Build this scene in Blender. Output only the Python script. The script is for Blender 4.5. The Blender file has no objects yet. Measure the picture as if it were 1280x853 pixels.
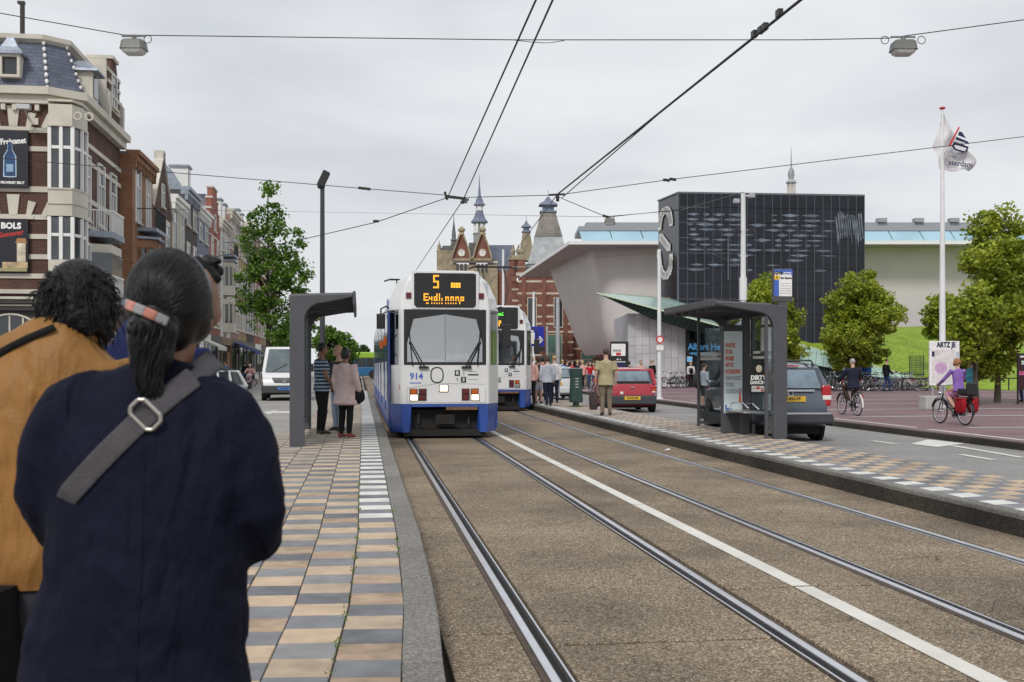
import bpy, bmesh, math, random
import numpy as np
from mathutils import Vector, Matrix, Euler
from math import sin, cos, pi, radians as R_
random.seed(7); np.random.seed(7)
SC = bpy.context.scene
COL = SC.collection
# ------------------------------------------------------------------ camera
FPX, HZ, CAMZ = 1400.0, 457.0, 1.531          # focal length in photo pixels, horizon row, lens height
TH = math.atan(190.0/FPX)                     # yaw away from the tracks
cam_d = bpy.data.cameras.new('camera'); cam = bpy.data.objects.new('camera', cam_d); COL.objects.link(cam)
cam.location = (0, 0, CAMZ); cam.rotation_euler = (pi/2, 0, -TH)
cam_d.sensor_width = 36; cam_d.lens = FPX/1280*36; cam_d.shift_y = (HZ-426.5)/1280
cam_d.clip_start = .1; cam_d.clip_end = 6000
cam_d.dof.use_dof = True; cam_d.dof.focus_distance = 19; cam_d.dof.aperture_fstop = 7.5
SC.camera = cam
# ------------------------------------------------------------------ sky, sun, exposure
SUN_EL, SUN_AZ = 44.0, 205.0
w = bpy.data.worlds.new('World'); SC.world = w; w.use_nodes = True
nt = w.node_tree; nt.nodes.clear()
def wn(t, **k):
    n = nt.nodes.new(t)
    for a, b in k.items(): setattr(n, a, b)
    return n
sky = wn('ShaderNodeTexSky', sky_type='NISHITA', sun_disc=False)
sky.sun_elevation = R_(SUN_EL); sky.sun_rotation = R_(SUN_AZ); sky.air_density = 1.2; sky.dust_density = 2.0
tc = wn('ShaderNodeTexCoord'); mp = wn('ShaderNodeMapping'); mp.inputs['Scale'].default_value = (1, 1, 3.6)
mp.inputs['Location'].default_value = (.3, 1.7, .2)
nz = wn('ShaderNodeTexNoise'); nz.inputs['Scale'].default_value = 2.7; nz.inputs['Detail'].default_value = 4.0; nz.inputs['Roughness'].default_value = .5
nz.inputs['Distortion'].default_value = .25
cr = wn('ShaderNodeValToRGB'); cr.color_ramp.elements[0].position = .32; cr.color_ramp.elements[1].position = .68
cr.color_ramp.elements[0].color = (6.6, 6.85, 7.3, 1); cr.color_ramp.elements[1].color = (9.0, 9.1, 9.25, 1)
mx = wn('ShaderNodeMix', data_type='RGBA'); mx.inputs['Factor'].default_value = .93
bg = wn('ShaderNodeBackground'); bg.inputs['Strength'].default_value = .1
out = wn('ShaderNodeOutputWorld')
L = nt.links.new
L(tc.outputs['Generated'], mp.inputs['Vector']); L(mp.outputs['Vector'], nz.inputs['Vector']); L(nz.outputs['Fac'], cr.inputs['Fac'])
L(sky.outputs['Color'], mx.inputs['A']); L(cr.outputs['Color'], mx.inputs['B']); L(mx.outputs['Result'], bg.inputs['Color']); L(bg.outputs['Background'], out.inputs['Surface'])
sun_d = bpy.data.lights.new('sun', 'SUN'); sun_d.energy = 1.9; sun_d.angle = R_(12); sun_d.color = (1, .96, .9)
sun = bpy.data.objects.new('sun', sun_d); COL.objects.link(sun)
sun.rotation_euler = Euler((R_(90-SUN_EL), 0, R_(180-SUN_AZ)), 'XYZ')
vs = SC.view_settings; vs.view_transform = 'Standard'; vs.look = 'None'; vs.exposure = 0.0; vs.gamma = 1
SC.render.engine = 'CYCLES'; SC.cycles.use_denoising = True; SC.cycles.max_bounces = 6; SC.cycles.transparent_max_bounces = 16
# ------------------------------------------------------------------ placing: a photo pixel to a world point
FW = Vector((sin(TH), cos(TH), 0)); RT = Vector((cos(TH), -sin(TH), 0))
def PD(px, D, z=0.0):
    v = FW*D + RT*((px-640)/FPX*D); return Vector((v.x, v.y, z))
def ZD(py, D): return CAMZ + (HZ-py)*D/FPX
def DG(py, z=0.0): return (CAMZ-z)*FPX/(py-HZ)
def G(px, py, z=0.0): return PD(px, DG(py, z), z)
def P3(px, py, D): return PD(px, D, ZD(py, D))
# ------------------------------------------------------------------ materials
MATS = {}
def mat(name, col=(.5,.5,.5), rough=.6, metal=0.0, var=.12, scale=6.0, bump=0.0, bscale=40.0, spec=.5, coat=0.0, col2=None, emit=None, estr=1.0, dirt=0.0):
    if name in MATS: return MATS[name]
    m = bpy.data.materials.new(name); m.use_nodes = True; t = m.node_tree; b = t.nodes['Principled BSDF']
    b.inputs['Roughness'].default_value = rough; b.inputs['Metallic'].default_value = metal
    b.inputs['Specular IOR Level'].default_value = spec; b.inputs['Coat Weight'].default_value = coat
    c = t.nodes.new('ShaderNodeTexCoord'); n = t.nodes.new('ShaderNodeTexNoise'); n.inputs['Scale'].default_value = scale; n.inputs['Detail'].default_value = 6
    t.links.new(c.outputs['Object'], n.inputs['Vector'])
    r = t.nodes.new('ShaderNodeValToRGB'); r.color_ramp.elements[0].position = .3; r.color_ramp.elements[1].position = .7
    a = [max(0, x*(1-var)) for x in col]; d = [min(1, x*(1+var)) for x in (col2 or col)]
    r.color_ramp.elements[0].color = (*a, 1); r.color_ramp.elements[1].color = (*d, 1)
    t.links.new(n.outputs['Fac'], r.inputs['Fac']); t.links.new(r.outputs['Color'], b.inputs['Base Color'])
    if dirt:
        n3 = t.nodes.new('ShaderNodeTexNoise'); n3.inputs['Scale'].default_value = scale*.35; n3.inputs['Detail'].default_value = 8
        t.links.new(c.outputs['Object'], n3.inputs['Vector'])
        mr = t.nodes.new('ShaderNodeMapRange'); mr.inputs['From Min'].default_value = .45; mr.inputs['From Max'].default_value = .75
        mr.inputs['To Min'].default_value = 1; mr.inputs['To Max'].default_value = 1-dirt
        t.links.new(n3.outputs['Fac'], mr.inputs['Value'])
        vm = t.nodes.new('ShaderNodeVectorMath'); vm.operation = 'SCALE'
        t.links.new(r.outputs['Color'], vm.inputs[0]); t.links.new(mr.outputs['Result'], vm.inputs['Scale']); t.links.new(vm.outputs['Vector'], b.inputs['Base Color'])
    if bump:
        n2 = t.nodes.new('ShaderNodeTexNoise'); n2.inputs['Scale'].default_value = bscale; n2.inputs['Detail'].default_value = 5
        t.links.new(c.outputs['Object'], n2.inputs['Vector']); bp = t.nodes.new('ShaderNodeBump'); bp.inputs['Strength'].default_value = bump; bp.inputs['Distance'].default_value = .02
        t.links.new(n2.outputs['Fac'], bp.inputs['Height']); t.links.new(bp.outputs['Normal'], b.inputs['Normal'])
    if emit:
        b.inputs['Emission Color'].default_value = (*emit, 1); b.inputs['Emission Strength'].default_value = estr
    MATS[name] = m; return m
def brick_mat(name, c1, c2, mortar, scale=1.0, bw=.22, bh=.065, band=None):
    m = bpy.data.materials.new(name); m.use_nodes = True; t = m.node_tree; b = t.nodes['Principled BSDF']; b.inputs['Roughness'].default_value = .85
    c = t.nodes.new('ShaderNodeTexCoord'); sp = t.nodes.new('ShaderNodeSeparateXYZ'); ad = t.nodes.new('ShaderNodeMath'); cb = t.nodes.new('ShaderNodeCombineXYZ')
    l = t.links.new
    l(c.outputs['Object'], sp.inputs[0]); l(sp.outputs['X'], ad.inputs[0]); l(sp.outputs['Y'], ad.inputs[1]); l(ad.outputs[0], cb.inputs['X']); l(sp.outputs['Z'], cb.inputs['Y'])
    br = t.nodes.new('ShaderNodeTexBrick'); br.inputs['Scale'].default_value = scale; br.inputs['Brick Width'].default_value = bw; br.inputs['Row Height'].default_value = bh
    br.inputs['Mortar Size'].default_value = .007; br.inputs['Color1'].default_value = (*c1, 1); br.inputs['Color2'].default_value = (*c2, 1); br.inputs['Mortar'].default_value = (*mortar, 1)
    l(cb.outputs[0], br.inputs['Vector'])
    n = t.nodes.new('ShaderNodeTexNoise'); n.inputs['Scale'].default_value = .9; n.inputs['Detail'].default_value = 7; l(c.outputs['Object'], n.inputs['Vector'])
    mr = t.nodes.new('ShaderNodeMapRange'); mr.inputs['From Min'].default_value = .3; mr.inputs['From Max'].default_value = .7; mr.inputs['To Min'].default_value = .72; mr.inputs['To Max'].default_value = 1.18
    l(n.outputs['Fac'], mr.inputs['Value']); vm = t.nodes.new('ShaderNodeVectorMath'); vm.operation = 'SCALE'
    l(br.outputs['Color'], vm.inputs[0]); l(mr.outputs['Result'], vm.inputs['Scale']); l(vm.outputs['Vector'], b.inputs['Base Color'])
    bp = t.nodes.new('ShaderNodeBump'); bp.inputs['Strength'].default_value = .5; bp.inputs['Distance'].default_value = .01; bp.invert = True
    l(br.outputs['Fac'], bp.inputs['Height']); l(bp.outputs['Normal'], b.inputs['Normal'])
    MATS[name] = m; return m
def glass_mat(name, tint=(.8,.85,.88), refl=.35, rough=.03):
    m = bpy.data.materials.new(name); m.use_nodes = True; t = m.node_tree; t.nodes.remove(t.nodes['Principled BSDF'])
    o = t.nodes['Material Output']; tr = t.nodes.new('ShaderNodeBsdfTransparent'); tr.inputs[0].default_value = (*tint, 1)
    gl = t.nodes.new('ShaderNodeBsdfGlossy'); gl.inputs['Roughness'].default_value = rough; gl.inputs['Color'].default_value = (.9,.93,.95,1)
    lw = t.nodes.new('ShaderNodeLayerWeight'); lw.inputs['Blend'].default_value = .35
    mr = t.nodes.new('ShaderNodeMapRange'); mr.inputs['To Min'].default_value = refl; mr.inputs['To Max'].default_value = min(1, refl+.6)
    mx = t.nodes.new('ShaderNodeMixShader')
    n = t.nodes.new('ShaderNodeTexNoise'); n.inputs['Scale'].default_value = .8; c = t.nodes.new('ShaderNodeTexCoord'); t.links.new(c.outputs['Object'], n.inputs['Vector'])
    bp = t.nodes.new('ShaderNodeBump'); bp.inputs['Strength'].default_value = .04; t.links.new(n.outputs['Fac'], bp.inputs['Height']); t.links.new(bp.outputs['Normal'], gl.inputs['Normal'])
    t.links.new(lw.outputs['Fresnel'], mr.inputs['Value']); t.links.new(mr.outputs['Result'], mx.inputs['Fac']); t.links.new(tr.outputs[0], mx.inputs[1]); t.links.new(gl.outputs[0], mx.inputs[2]); t.links.new(mx.outputs[0], o.inputs['Surface'])
    MATS[name] = m; return m
def leaf_mat(name, dark, light, trans=.35):
    m = bpy.data.materials.new(name); m.use_nodes = True; t = m.node_tree; b = t.nodes['Principled BSDF']; b.inputs['Roughness'].default_value = .5
    a = t.nodes.new('ShaderNodeAttribute'); a.attribute_name = 'tone'
    r = t.nodes.new('ShaderNodeValToRGB'); r.color_ramp.elements[0].color = (*dark, 1); r.color_ramp.elements[1].color = (*light, 1)
    t.links.new(a.outputs['Fac'], r.inputs['Fac']); t.links.new(r.outputs['Color'], b.inputs['Base Color'])
    tr = t.nodes.new('ShaderNodeBsdfTranslucent'); t.links.new(r.outputs['Color'], tr.inputs['Color']); mx = t.nodes.new('ShaderNodeMixShader'); mx.inputs[0].default_value = trans
    o = t.nodes['Material Output']; t.links.new(b.outputs[0], mx.inputs[1]); t.links.new(tr.outputs[0], mx.inputs[2]); t.links.new(mx.outputs[0], o.inputs['Surface'])
    MATS[name] = m; return m
# ------------------------------------------------------------------ mesh building
class MB:
    def __init__(s): s.v = []; s.f = []; s.sm = []; s.T = None
    def add(s, vs, fs, smooth=False):
        o = len(s.v)
        if s.T is not None: vs = [s.T @ Vector(p) for p in vs]
        s.v.extend([tuple(p) for p in vs]); s.f.extend([tuple(i+o for i in f) for f in fs]); s.sm.extend([smooth]*len(fs)); return s
    def box(s, x0, x1, y0, y1, z0, z1):
        return s.add([(x0,y0,z0),(x1,y0,z0),(x1,y1,z0),(x0,y1,z0),(x0,y0,z1),(x1,y0,z1),(x1,y1,z1),(x0,y1,z1)],
                     [(3,2,1,0),(4,5,6,7),(0,1,5,4),(1,2,6,5),(2,3,7,6),(3,0,4,7)])
    def cbox(s, c, d):
        return s.box(c[0]-d[0]/2, c[0]+d[0]/2, c[1]-d[1]/2, c[1]+d[1]/2, c[2]-d[2]/2, c[2]+d[2]/2)
    def bar(s, a, b, wx, wy=None, up=(0,0,1)):           # rectangular bar from a to b
        a, b = Vector(a), Vector(b); wy = wy or wx; t = (b-a).normalized(); u = Vector(up)
        if abs(t.dot(u)) > .98: u = Vector((0,1,0))
        x = t.cross(u).normalized(); y = x.cross(t)
        q = [(-1,-1),(1,-1),(1,1),(-1,1)]
        return s.add([a+x*i*wx/2+y*j*wy/2 for i,j in q]+[b+x*i*wx/2+y*j*wy/2 for i,j in q], [(3,2,1,0),(4,5,6,7),(0,1,5,4),(1,2,6,5),(2,3,7,6),(3,0,4,7)])
    def ring(s, c, t, r, n, r2=None, ref=(1,0,0)):
        t = Vector(t).normalized(); u = Vector(ref); u = u - t*u.dot(t)
        if u.length < .05: u = Vector((0,1,0)); u = u - t*u.dot(t)
        u.normalize(); w = t.cross(u); r2 = r if r2 is None else r2
        return [Vector(c)+u*(cos(2*pi*k/n)*r)+w*(sin(2*pi*k/n)*r2) for k in range(n)]
    def loft(s, rings, cap=True, smooth=True, close=True):
        n = len(rings[0]); vs = [p for r in rings for p in r]; fs = []
        for i in range(len(rings)-1):
            for k in range(n if close else n-1):
                a = i*n+k; b = i*n+(k+1)%n; fs.append((a, b, b+n, a+n))
        s.add(vs, fs, smooth)
        if cap and close:
            s.add(rings[0], [tuple(reversed(range(n)))]); s.add(rings[-1], [tuple(range(n))])
        return s
    def tube(s, pts, r, n=8, r2=None, smooth=True, ref=(1,0,0), cap=True):
        pts = [Vector(p) for p in pts]; k = len(pts); rs = r if isinstance(r, (list, tuple)) else [r]*k
        r2s = r2 if isinstance(r2, (list, tuple)) else ([r2]*k if r2 else rs); out = []
        for i, p in enumerate(pts):
            t = pts[min(i+1, k-1)] - pts[max(i-1, 0)]
            out.append(s.ring(p, t, rs[i], n, r2s[i], ref))
        return s.loft(out, cap, smooth)
    def cyl(s, a, b, r, n=12, rb=None, smooth=True): return s.tube([a, b], [r, r if rb is None else rb], n, smooth=smooth)
    def ball(s, c, r, n=12, m=8, rot=None):
        r = (r,)*3 if not isinstance(r, (tuple, list)) else r; M_ = rot or Matrix.Identity(3); vs = []; fs = []
        for i in range(1, m):
            a = pi*i/m
            for k in range(n): vs.append(Vector(c)+M_ @ Vector((r[0]*sin(a)*cos(2*pi*k/n), r[1]*sin(a)*sin(2*pi*k/n), r[2]*cos(a))))
        for i in range(m-2):
            for k in range(n): a = i*n+k; b = i*n+(k+1)%n; fs.append((b, a, a+n, b+n))
        vs += [Vector(c)+M_ @ Vector((0,0,r[2])), Vector(c)-M_ @ Vector((0,0,r[2]))]; q = len(vs)
        for k in range(n): fs.append((k, (k+1)%n, q-2)); fs.append(((m-2)*n+(k+1)%n, (m-2)*n+k, q-1))
        return s.add(vs, fs, True)
    def lathe(s, prof, n=16, c=(0,0,0), smooth=True):
        return s.loft([[Vector((c[0]+r*cos(2*pi*k/n), c[1]+r*sin(2*pi*k/n), c[2]+z)) for k in range(n)] for r, z in prof], True, smooth)
    def prism(s, poly, d, axis='y', o=0.0):              # 2-D outline pushed from o to o+d along an axis
        f = {'y': lambda p, q: (p[0], q, p[1]), 'x': lambda p, q: (q, p[0], p[1]), 'z': lambda p, q: (p[0], p[1], q)}[axis]
        n = len(poly); vs = [f(p, o) for p in poly]+[f(p, o+d) for p in poly]
        fs = [tuple(range(n)), tuple(reversed(range(n, 2*n)))]+[(k+n, (k+1)%n+n, (k+1)%n, k) for k in range(n)]
        return s.add(vs, fs)
    def frame(s, x0, x1, z0, z1, y0, y1, t, tb=None):    # rectangular frame in the xz plane
        tb = tb or t
        s.box(x0, x1, y0, y1, z0, z0+tb); s.box(x0, x1, y0, y1, z1-t, z1); s.box(x0, x0+t, y0, y1, z0+tb, z1-t); return s.box(x1-t, x1, y0, y1, z0+tb, z1-t)
    def torus(s, c, ax, r, rr, n=24, m=6):
        ax = Vector(ax).normalized(); u = ax.orthogonal().normalized(); w = ax.cross(u); rings = []
        for i in range(n):
            d = u*cos(2*pi*i/n)+w*sin(2*pi*i/n)
            rings.append([Vector(c)+d*(r+rr*cos(2*pi*k/m))+ax*(rr*sin(2*pi*k/m)) for k in range(m)])
        vs = [p for q in rings for p in q]; fs = [(i*m+k, i*m+(k+1)%m, ((i+1)%n)*m+(k+1)%m, ((i+1)%n)*m+k) for i in range(n) for k in range(m)]
        return s.add(vs, fs, True)
    def mesh(s, name):
        me = bpy.data.meshes.new(name); me.from_pydata(s.v, [], s.f); me.polygons.foreach_set('use_smooth', s.sm)
        bm = bmesh.new(); bm.from_mesh(me); bmesh.ops.recalc_face_normals(bm, faces=bm.faces); bm.to_mesh(me); bm.free()
        return me
    def build(s, name, m, parent=None, bevel=0, kind=None, label=None, sharp=True, loc=None):
        me = s.mesh(name); me.materials.append(m)
        if sharp and any(s.sm): me.set_sharp_from_angle(angle=R_(42))
        o = bpy.data.objects.new(name, me); COL.objects.link(o)
        if parent is not None: o.parent = parent
        if loc is not None: o.location = loc
        if bevel:
            b = o.modifiers.new('bevel', 'BEVEL'); b.width = bevel; b.segments = 2; b.limit_method = 'ANGLE'; b.angle_limit = R_(40)
        if kind: o['kind'] = kind
        if label: o['label'] = label
        return o
def thing(name, label, cat, loc=(0,0,0), rz=0, group=None):
    o = bpy.data.objects.new(name, None); COL.objects.link(o); o.location = loc; o.rotation_euler = (0, 0, rz); o.empty_display_size = .2
    o['label'] = label; o['category'] = cat
    if group: o['group'] = group
    return o
def tag(o, label, cat, group=None):
    o['label'] = label; o['category'] = cat
    if group: o['group'] = group
    return o
def structure(o): o['kind'] = 'structure'; return o
def copy_tree(o, parent=None, subs=None):
    c = o.copy(); COL.objects.link(c); c.parent = parent
    if subs and c.type == 'MESH':
        m0 = o.data.materials[0].name if o.data.materials else None
        if m0 in subs:
            c.material_slots[0].link = 'OBJECT'; c.material_slots[0].material = subs[m0]
    for ch in list(o.children): copy_tree(ch, c, subs)
    return c
def text_mb(body, size, align='CENTER', bold=0.0, depth=.004, sx=1.0):
    cu = bpy.data.curves.new('t', 'FONT'); cu.body = body; cu.size = size; cu.align_x = align; cu.align_y = 'CENTER'; cu.resolution_u = 2; cu.offset = bold; cu.extrude = depth/2
    o = bpy.data.objects.new('t', cu); COL.objects.link(o); me = o.to_mesh()
    mb = MB(); mb.add([(v.co.x*sx, -v.co.z, v.co.y) for v in me.vertices], [tuple(p.vertices) for p in me.polygons])
    o.to_mesh_clear(); bpy.data.objects.remove(o); bpy.data.curves.remove(cu); return mb
def lettering(body, size, m, parent, loc, rz=0, name='lettering', align='CENTER', bold=0.0, depth=.006, sx=1.0, tilt=0, rx=0):
    mb = text_mb(body, size, align, bold, depth, sx)
    o = mb.build(name, m, parent); o.location = loc; o.rotation_euler = (rx, tilt, rz); return o
def smooth_mods(o, voxel, it=3, fac=.5):
    r = o.modifiers.new('fuse', 'REMESH'); r.mode = 'VOXEL'; r.voxel_size = voxel; r.use_smooth_shade = True
    if it: q = o.modifiers.new('soft', 'SMOOTH'); q.iterations = it; q.factor = fac
    return o
# shared materials
WHITE = mat('white_paint', (.78,.78,.76), .5, var=.05, scale=1.5, dirt=.12)
CREAM = mat('cream_paint', (.58,.55,.47), .6, var=.08, scale=1.2, dirt=.25)
STONEW = mat('pale_stone', (.62,.59,.52), .8, var=.1, scale=3, dirt=.3)
BLACKP = mat('black_plastic', (.016,.016,.018), .45, var=.2, scale=9)
RUBBER = mat('rubber', (.018,.018,.019), .8, var=.25, scale=12)
STEELG = mat('grey_steel', (.075,.075,.085), .5, .1, var=.08, scale=4, bump=.04, bscale=60)
CHROME = mat('bright_metal', (.62,.63,.66), .28, 1.0, var=.06)
GALV = mat('galvanised', (.46,.48,.5), .45, .6, var=.12, scale=8)
POLEW = mat('pole_white', (.74,.75,.76), .45, var=.05, scale=2, dirt=.12)
DARKGLASS = mat('dark_glass', (.03,.036,.042), .06, 0, var=.15, scale=.7, spec=.8)
GLASS = glass_mat('clear_glass', (.86,.9,.9), .08)
GLASST = glass_mat('tinted_glass', (.30,.36,.40), .16)
YPLATE = mat('yellow_plate', (.75,.46,.03), .5, var=.03)
# ================================================================== the setting: ground, tracks, platforms, roads
def speckle_mat(name, cols, scale, rough=.85, bump=.35, big=.5, cracks=0.0):
    m = bpy.data.materials.new(name); m.use_nodes = True; t = m.node_tree; b = t.nodes['Principled BSDF']; b.inputs['Roughness'].default_value = rough; l = t.links.new
    c = t.nodes.new('ShaderNodeTexCoord'); v = t.nodes.new('ShaderNodeTexVoronoi'); v.inputs['Scale'].default_value = scale; l(c.outputs['Object'], v.inputs['Vector'])
    sp = t.nodes.new('ShaderNodeSeparateColor'); l(v.outputs['Color'], sp.inputs[0])
    r = t.nodes.new('ShaderNodeValToRGB'); e = r.color_ramp.elements
    while len(e) < len(cols): e.new(.5)
    for i, (p, q) in enumerate(cols): e[i].position = p; e[i].color = (*q, 1)
    l(sp.outputs[0], r.inputs['Fac'])
    n = t.nodes.new('ShaderNodeTexNoise'); n.inputs['Scale'].default_value = .55; n.inputs['Detail'].default_value = 9; n.inputs['Roughness'].default_value = .62; l(c.outputs['Object'], n.inputs['Vector'])
    mr = t.nodes.new('ShaderNodeMapRange'); mr.inputs['From Min'].default_value = .32; mr.inputs['From Max'].default_value = .68; mr.inputs['To Min'].default_value = 1-big; mr.inputs['To Max'].default_value = 1+big*.45
    l(n.outputs['Fac'], mr.inputs['Value']); vm = t.nodes.new('ShaderNodeVectorMath'); vm.operation = 'SCALE'; l(r.outputs['Color'], vm.inputs[0]); l(mr.outputs['Result'], vm.inputs['Scale'])
    l(vm.outputs['Vector'], b.inputs['Base Color'])
    if cracks:
        v2 = t.nodes.new('ShaderNodeTexVoronoi'); v2.feature = 'DISTANCE_TO_EDGE'; v2.inputs['Scale'].default_value = .55
        n4 = t.nodes.new('ShaderNodeTexNoise'); n4.inputs['Scale'].default_value = 2.2; n4.inputs['Detail'].default_value = 6; l(c.outputs['Object'], n4.inputs['Vector'])
        mxv = t.nodes.new('ShaderNodeMix'); mxv.data_type = 'VECTOR'; mxv.inputs['Factor'].default_value = .22; l(c.outputs['Object'], mxv.inputs[4]); l(n4.outputs['Color'], mxv.inputs[5]); l(mxv.outputs[1], v2.inputs['Vector'])
        lt = t.nodes.new('ShaderNodeMath'); lt.operation = 'LESS_THAN'; lt.inputs[1].default_value = .0012; l(v2.outputs['Distance'], lt.inputs[0])
        n5 = t.nodes.new('ShaderNodeTexNoise'); n5.inputs['Scale'].default_value = .35; l(c.outputs['Object'], n5.inputs['Vector']); gt = t.nodes.new('ShaderNodeMath'); gt.operation = 'GREATER_THAN'; gt.inputs[1].default_value = .56; l(n5.outputs['Fac'], gt.inputs[0])
        ml = t.nodes.new('ShaderNodeMath'); ml.operation = 'MULTIPLY'; l(lt.outputs[0], ml.inputs[0]); l(gt.outputs[0], ml.inputs[1])
        n6 = t.nodes.new('ShaderNodeTexNoise'); n6.inputs['Scale'].default_value = 1.7; n6.inputs['Detail'].default_value = 8; n6.inputs['Roughness'].default_value = .7; l(c.outputs['Object'], n6.inputs['Vector']); m6 = t.nodes.new('ShaderNodeMapRange'); m6.inputs['From Min'].default_value = .57; m6.inputs['From Max'].default_value = .80; m6.inputs['To Max'].default_value = .6; l(n6.outputs['Fac'], m6.inputs['Value'])
        mm = t.nodes.new('ShaderNodeMath'); mm.operation = 'MAXIMUM'; l(ml.outputs[0], mm.inputs[0]); l(m6.outputs['Result'], mm.inputs[1])
        mc = t.nodes.new('ShaderNodeMix'); mc.data_type = 'RGBA'; l(mm.outputs[0], mc.inputs['Factor']); l(vm.outputs['Vector'], mc.inputs['A']); mc.inputs['B'].default_value = (.045,.035,.028,1); l(mc.outputs['Result'], b.inputs['Base Color'])
    bp = t.nodes.new('ShaderNodeBump'); bp.inputs['Strength'].default_value = bump; bp.inputs['Distance'].default_value = .008; l(v.outputs['Distance'], bp.inputs['Height']); bp.invert = True; l(bp.outputs['Normal'], b.inputs['Normal'])
    MATS[name] = m; return m
M_SLAB = speckle_mat('aggregate_concrete', [(0,(.06,.041,.027)),(.28,(.155,.113,.072)),(.58,(.245,.185,.122)),(.84,(.335,.262,.178)),(1,(.56,.48,.37))], 105, bump=.45, cracks=1)
M_SLABB = mat('track_base', (.03,.024,.018), .95, var=.3, scale=5)
M_ASPH = speckle_mat('road_asphalt', [(0,(.20,.195,.19)),(.6,(.26,.255,.25)),(1,(.34,.33,.32))], 70, bump=.15, big=.22)
M_ASPHL = speckle_mat('pale_asphalt', [(0,(.26,.25,.235)),(.6,(.33,.32,.30)),(1,(.4,.39,.36))], 60, bump=.15, big=.2)
M_GRND = mat('far_ground', (.25,.24,.22), .95, var=.2, scale=.3)
M_KERB = speckle_mat('kerb_concrete', [(0,(.12,.113,.10)),(.5,(.19,.18,.165)),(1,(.29,.28,.255))], 95, bump=.25, big=.35)
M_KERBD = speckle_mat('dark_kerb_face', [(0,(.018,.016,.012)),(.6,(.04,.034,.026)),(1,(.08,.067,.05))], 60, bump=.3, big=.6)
M_TAN = mat('tan_paver', (.52,.40,.28), .85, var=.13, scale=7, bump=.2, bscale=120, dirt=.22)
M_TAN2 = mat('tan_paver_worn', (.45,.355,.255), .85, var=.15, scale=7, bump=.2, bscale=120, dirt=.3)
M_GREY = mat('grey_paver', (.205,.21,.225), .85, var=.13, scale=7, bump=.2, bscale=120, dirt=.25)
M_GREY2 = mat('grey_paver_light', (.25,.25,.255), .85, var=.13, scale=7, bump=.2, bscale=120, dirt=.25)
M_TAN3 = mat('tan_paver_dark', (.40,.295,.205), .85, var=.18, scale=9, bump=.25, bscale=120, dirt=.4); M_GREY3 = mat('grey_paver_dark', (.165,.17,.185), .85, var=.18, scale=9, bump=.25, bscale=120, dirt=.4)
M_WTILE = mat('white_paver', (.68,.68,.64), .75, var=.1, scale=9, bump=.1, bscale=90, dirt=.3)
M_JOINT = mat('paver_joint', (.17,.145,.11), .95, var=.3, scale=14)
M_RAIL = mat('polished_rail', (.78,.79,.82), .3, 1.0, var=.08, scale=3)
M_GROOVE = mat('groove_black', (.008,.007,.006), .9)  # near-black tone for the floor of the rail grooves
M_RAILD = mat('rusty_rail', (.085,.055,.035), .6, .5, var=.35, scale=8)
M_LINE = mat('road_marking', (.66,.65,.60), .7, var=.06, scale=5, dirt=.2)
M_PURPLE = speckle_mat('purple_asphalt', [(0,(.145,.085,.095)),(.6,(.21,.13,.142)),(1,(.28,.185,.195))], 60, bump=.15, big=.22)
M_PLAZA = mat('plaza_strip', (.34,.32,.32), .85, var=.1, scale=2, dirt=.15)
M_WEED = leaf_mat('weed_green', (.06,.11,.015), (.22,.32,.05))

def quad_sheet(name, pts, z, m, parent=None, kind='structure'):
    mb = MB(); mb.add([(p[0], p[1], z) for p in pts], [tuple(range(len(pts)))]); o = mb.build(name, m, parent)
    if kind and parent is None: o['kind'] = kind
    return o
quad_sheet('ground', [(-1600,-400),(1600,-400),(1600,2600),(-1600,2600)], -.09, M_GRND)
# ---- track bed of concrete slabs, with grooved rails
tb = quad_sheet('track_bed', [(.3,-4),(5.95,-4),(5.95,190),(.3,190)], -.045, M_SLABB)
RX = [.942, 2.377, 3.71, 5.145]
strips = [(.455,.865,0),(1.04,2.285,1),(2.475,3.62,0),(3.80,5.055,1),(5.235,5.86,0)]
joints = [[-4,1.2,6.35,11.2,14.8,17.2,19.4,25,31,37,43,50],[-4,.4,6.05,11.85,13.6,19.5,25,31,37,43,50],[-4,3.1,7.4,12.0,17.9,24,30,36,42,50],[-4,4.1,9.9,15.8,21.6,27.5,33.4,39,45,50],[-4,5.2,11,17,23,29,35,41,50]]
def warp(mb):                                     # the left track swings a hand's width to the right far off
    mb.v = [(p[0]+p[1]*float(np.interp(p[0], [.45,.865,2.42,3.62], [0,.003,.003,0])), p[1], p[2]) for p in mb.v]; return mb
for (x0, x1, _), js in zip(strips, joints):
    for a, b in zip(js[:-1], js[1:]):
        dz = random.uniform(-.003, .003); t1 = random.uniform(-.004, .004)
        mb = MB(); mb.box(x0+.004, x1-.004, a+.012, b-.012, -.044, dz)
        mb.v = [(p[0], p[1], p[2]+(t1 if p[2] > -.02 and p[1] > (a+b)/2 else 0)) for p in mb.v]
        warp(mb).build('slab', M_SLAB, tb, bevel=.006)
    warp(MB().box(x0+.004, x1-.004, 50.007, 190, -.044, 0)).build('slab', M_SLAB, tb)
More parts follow.
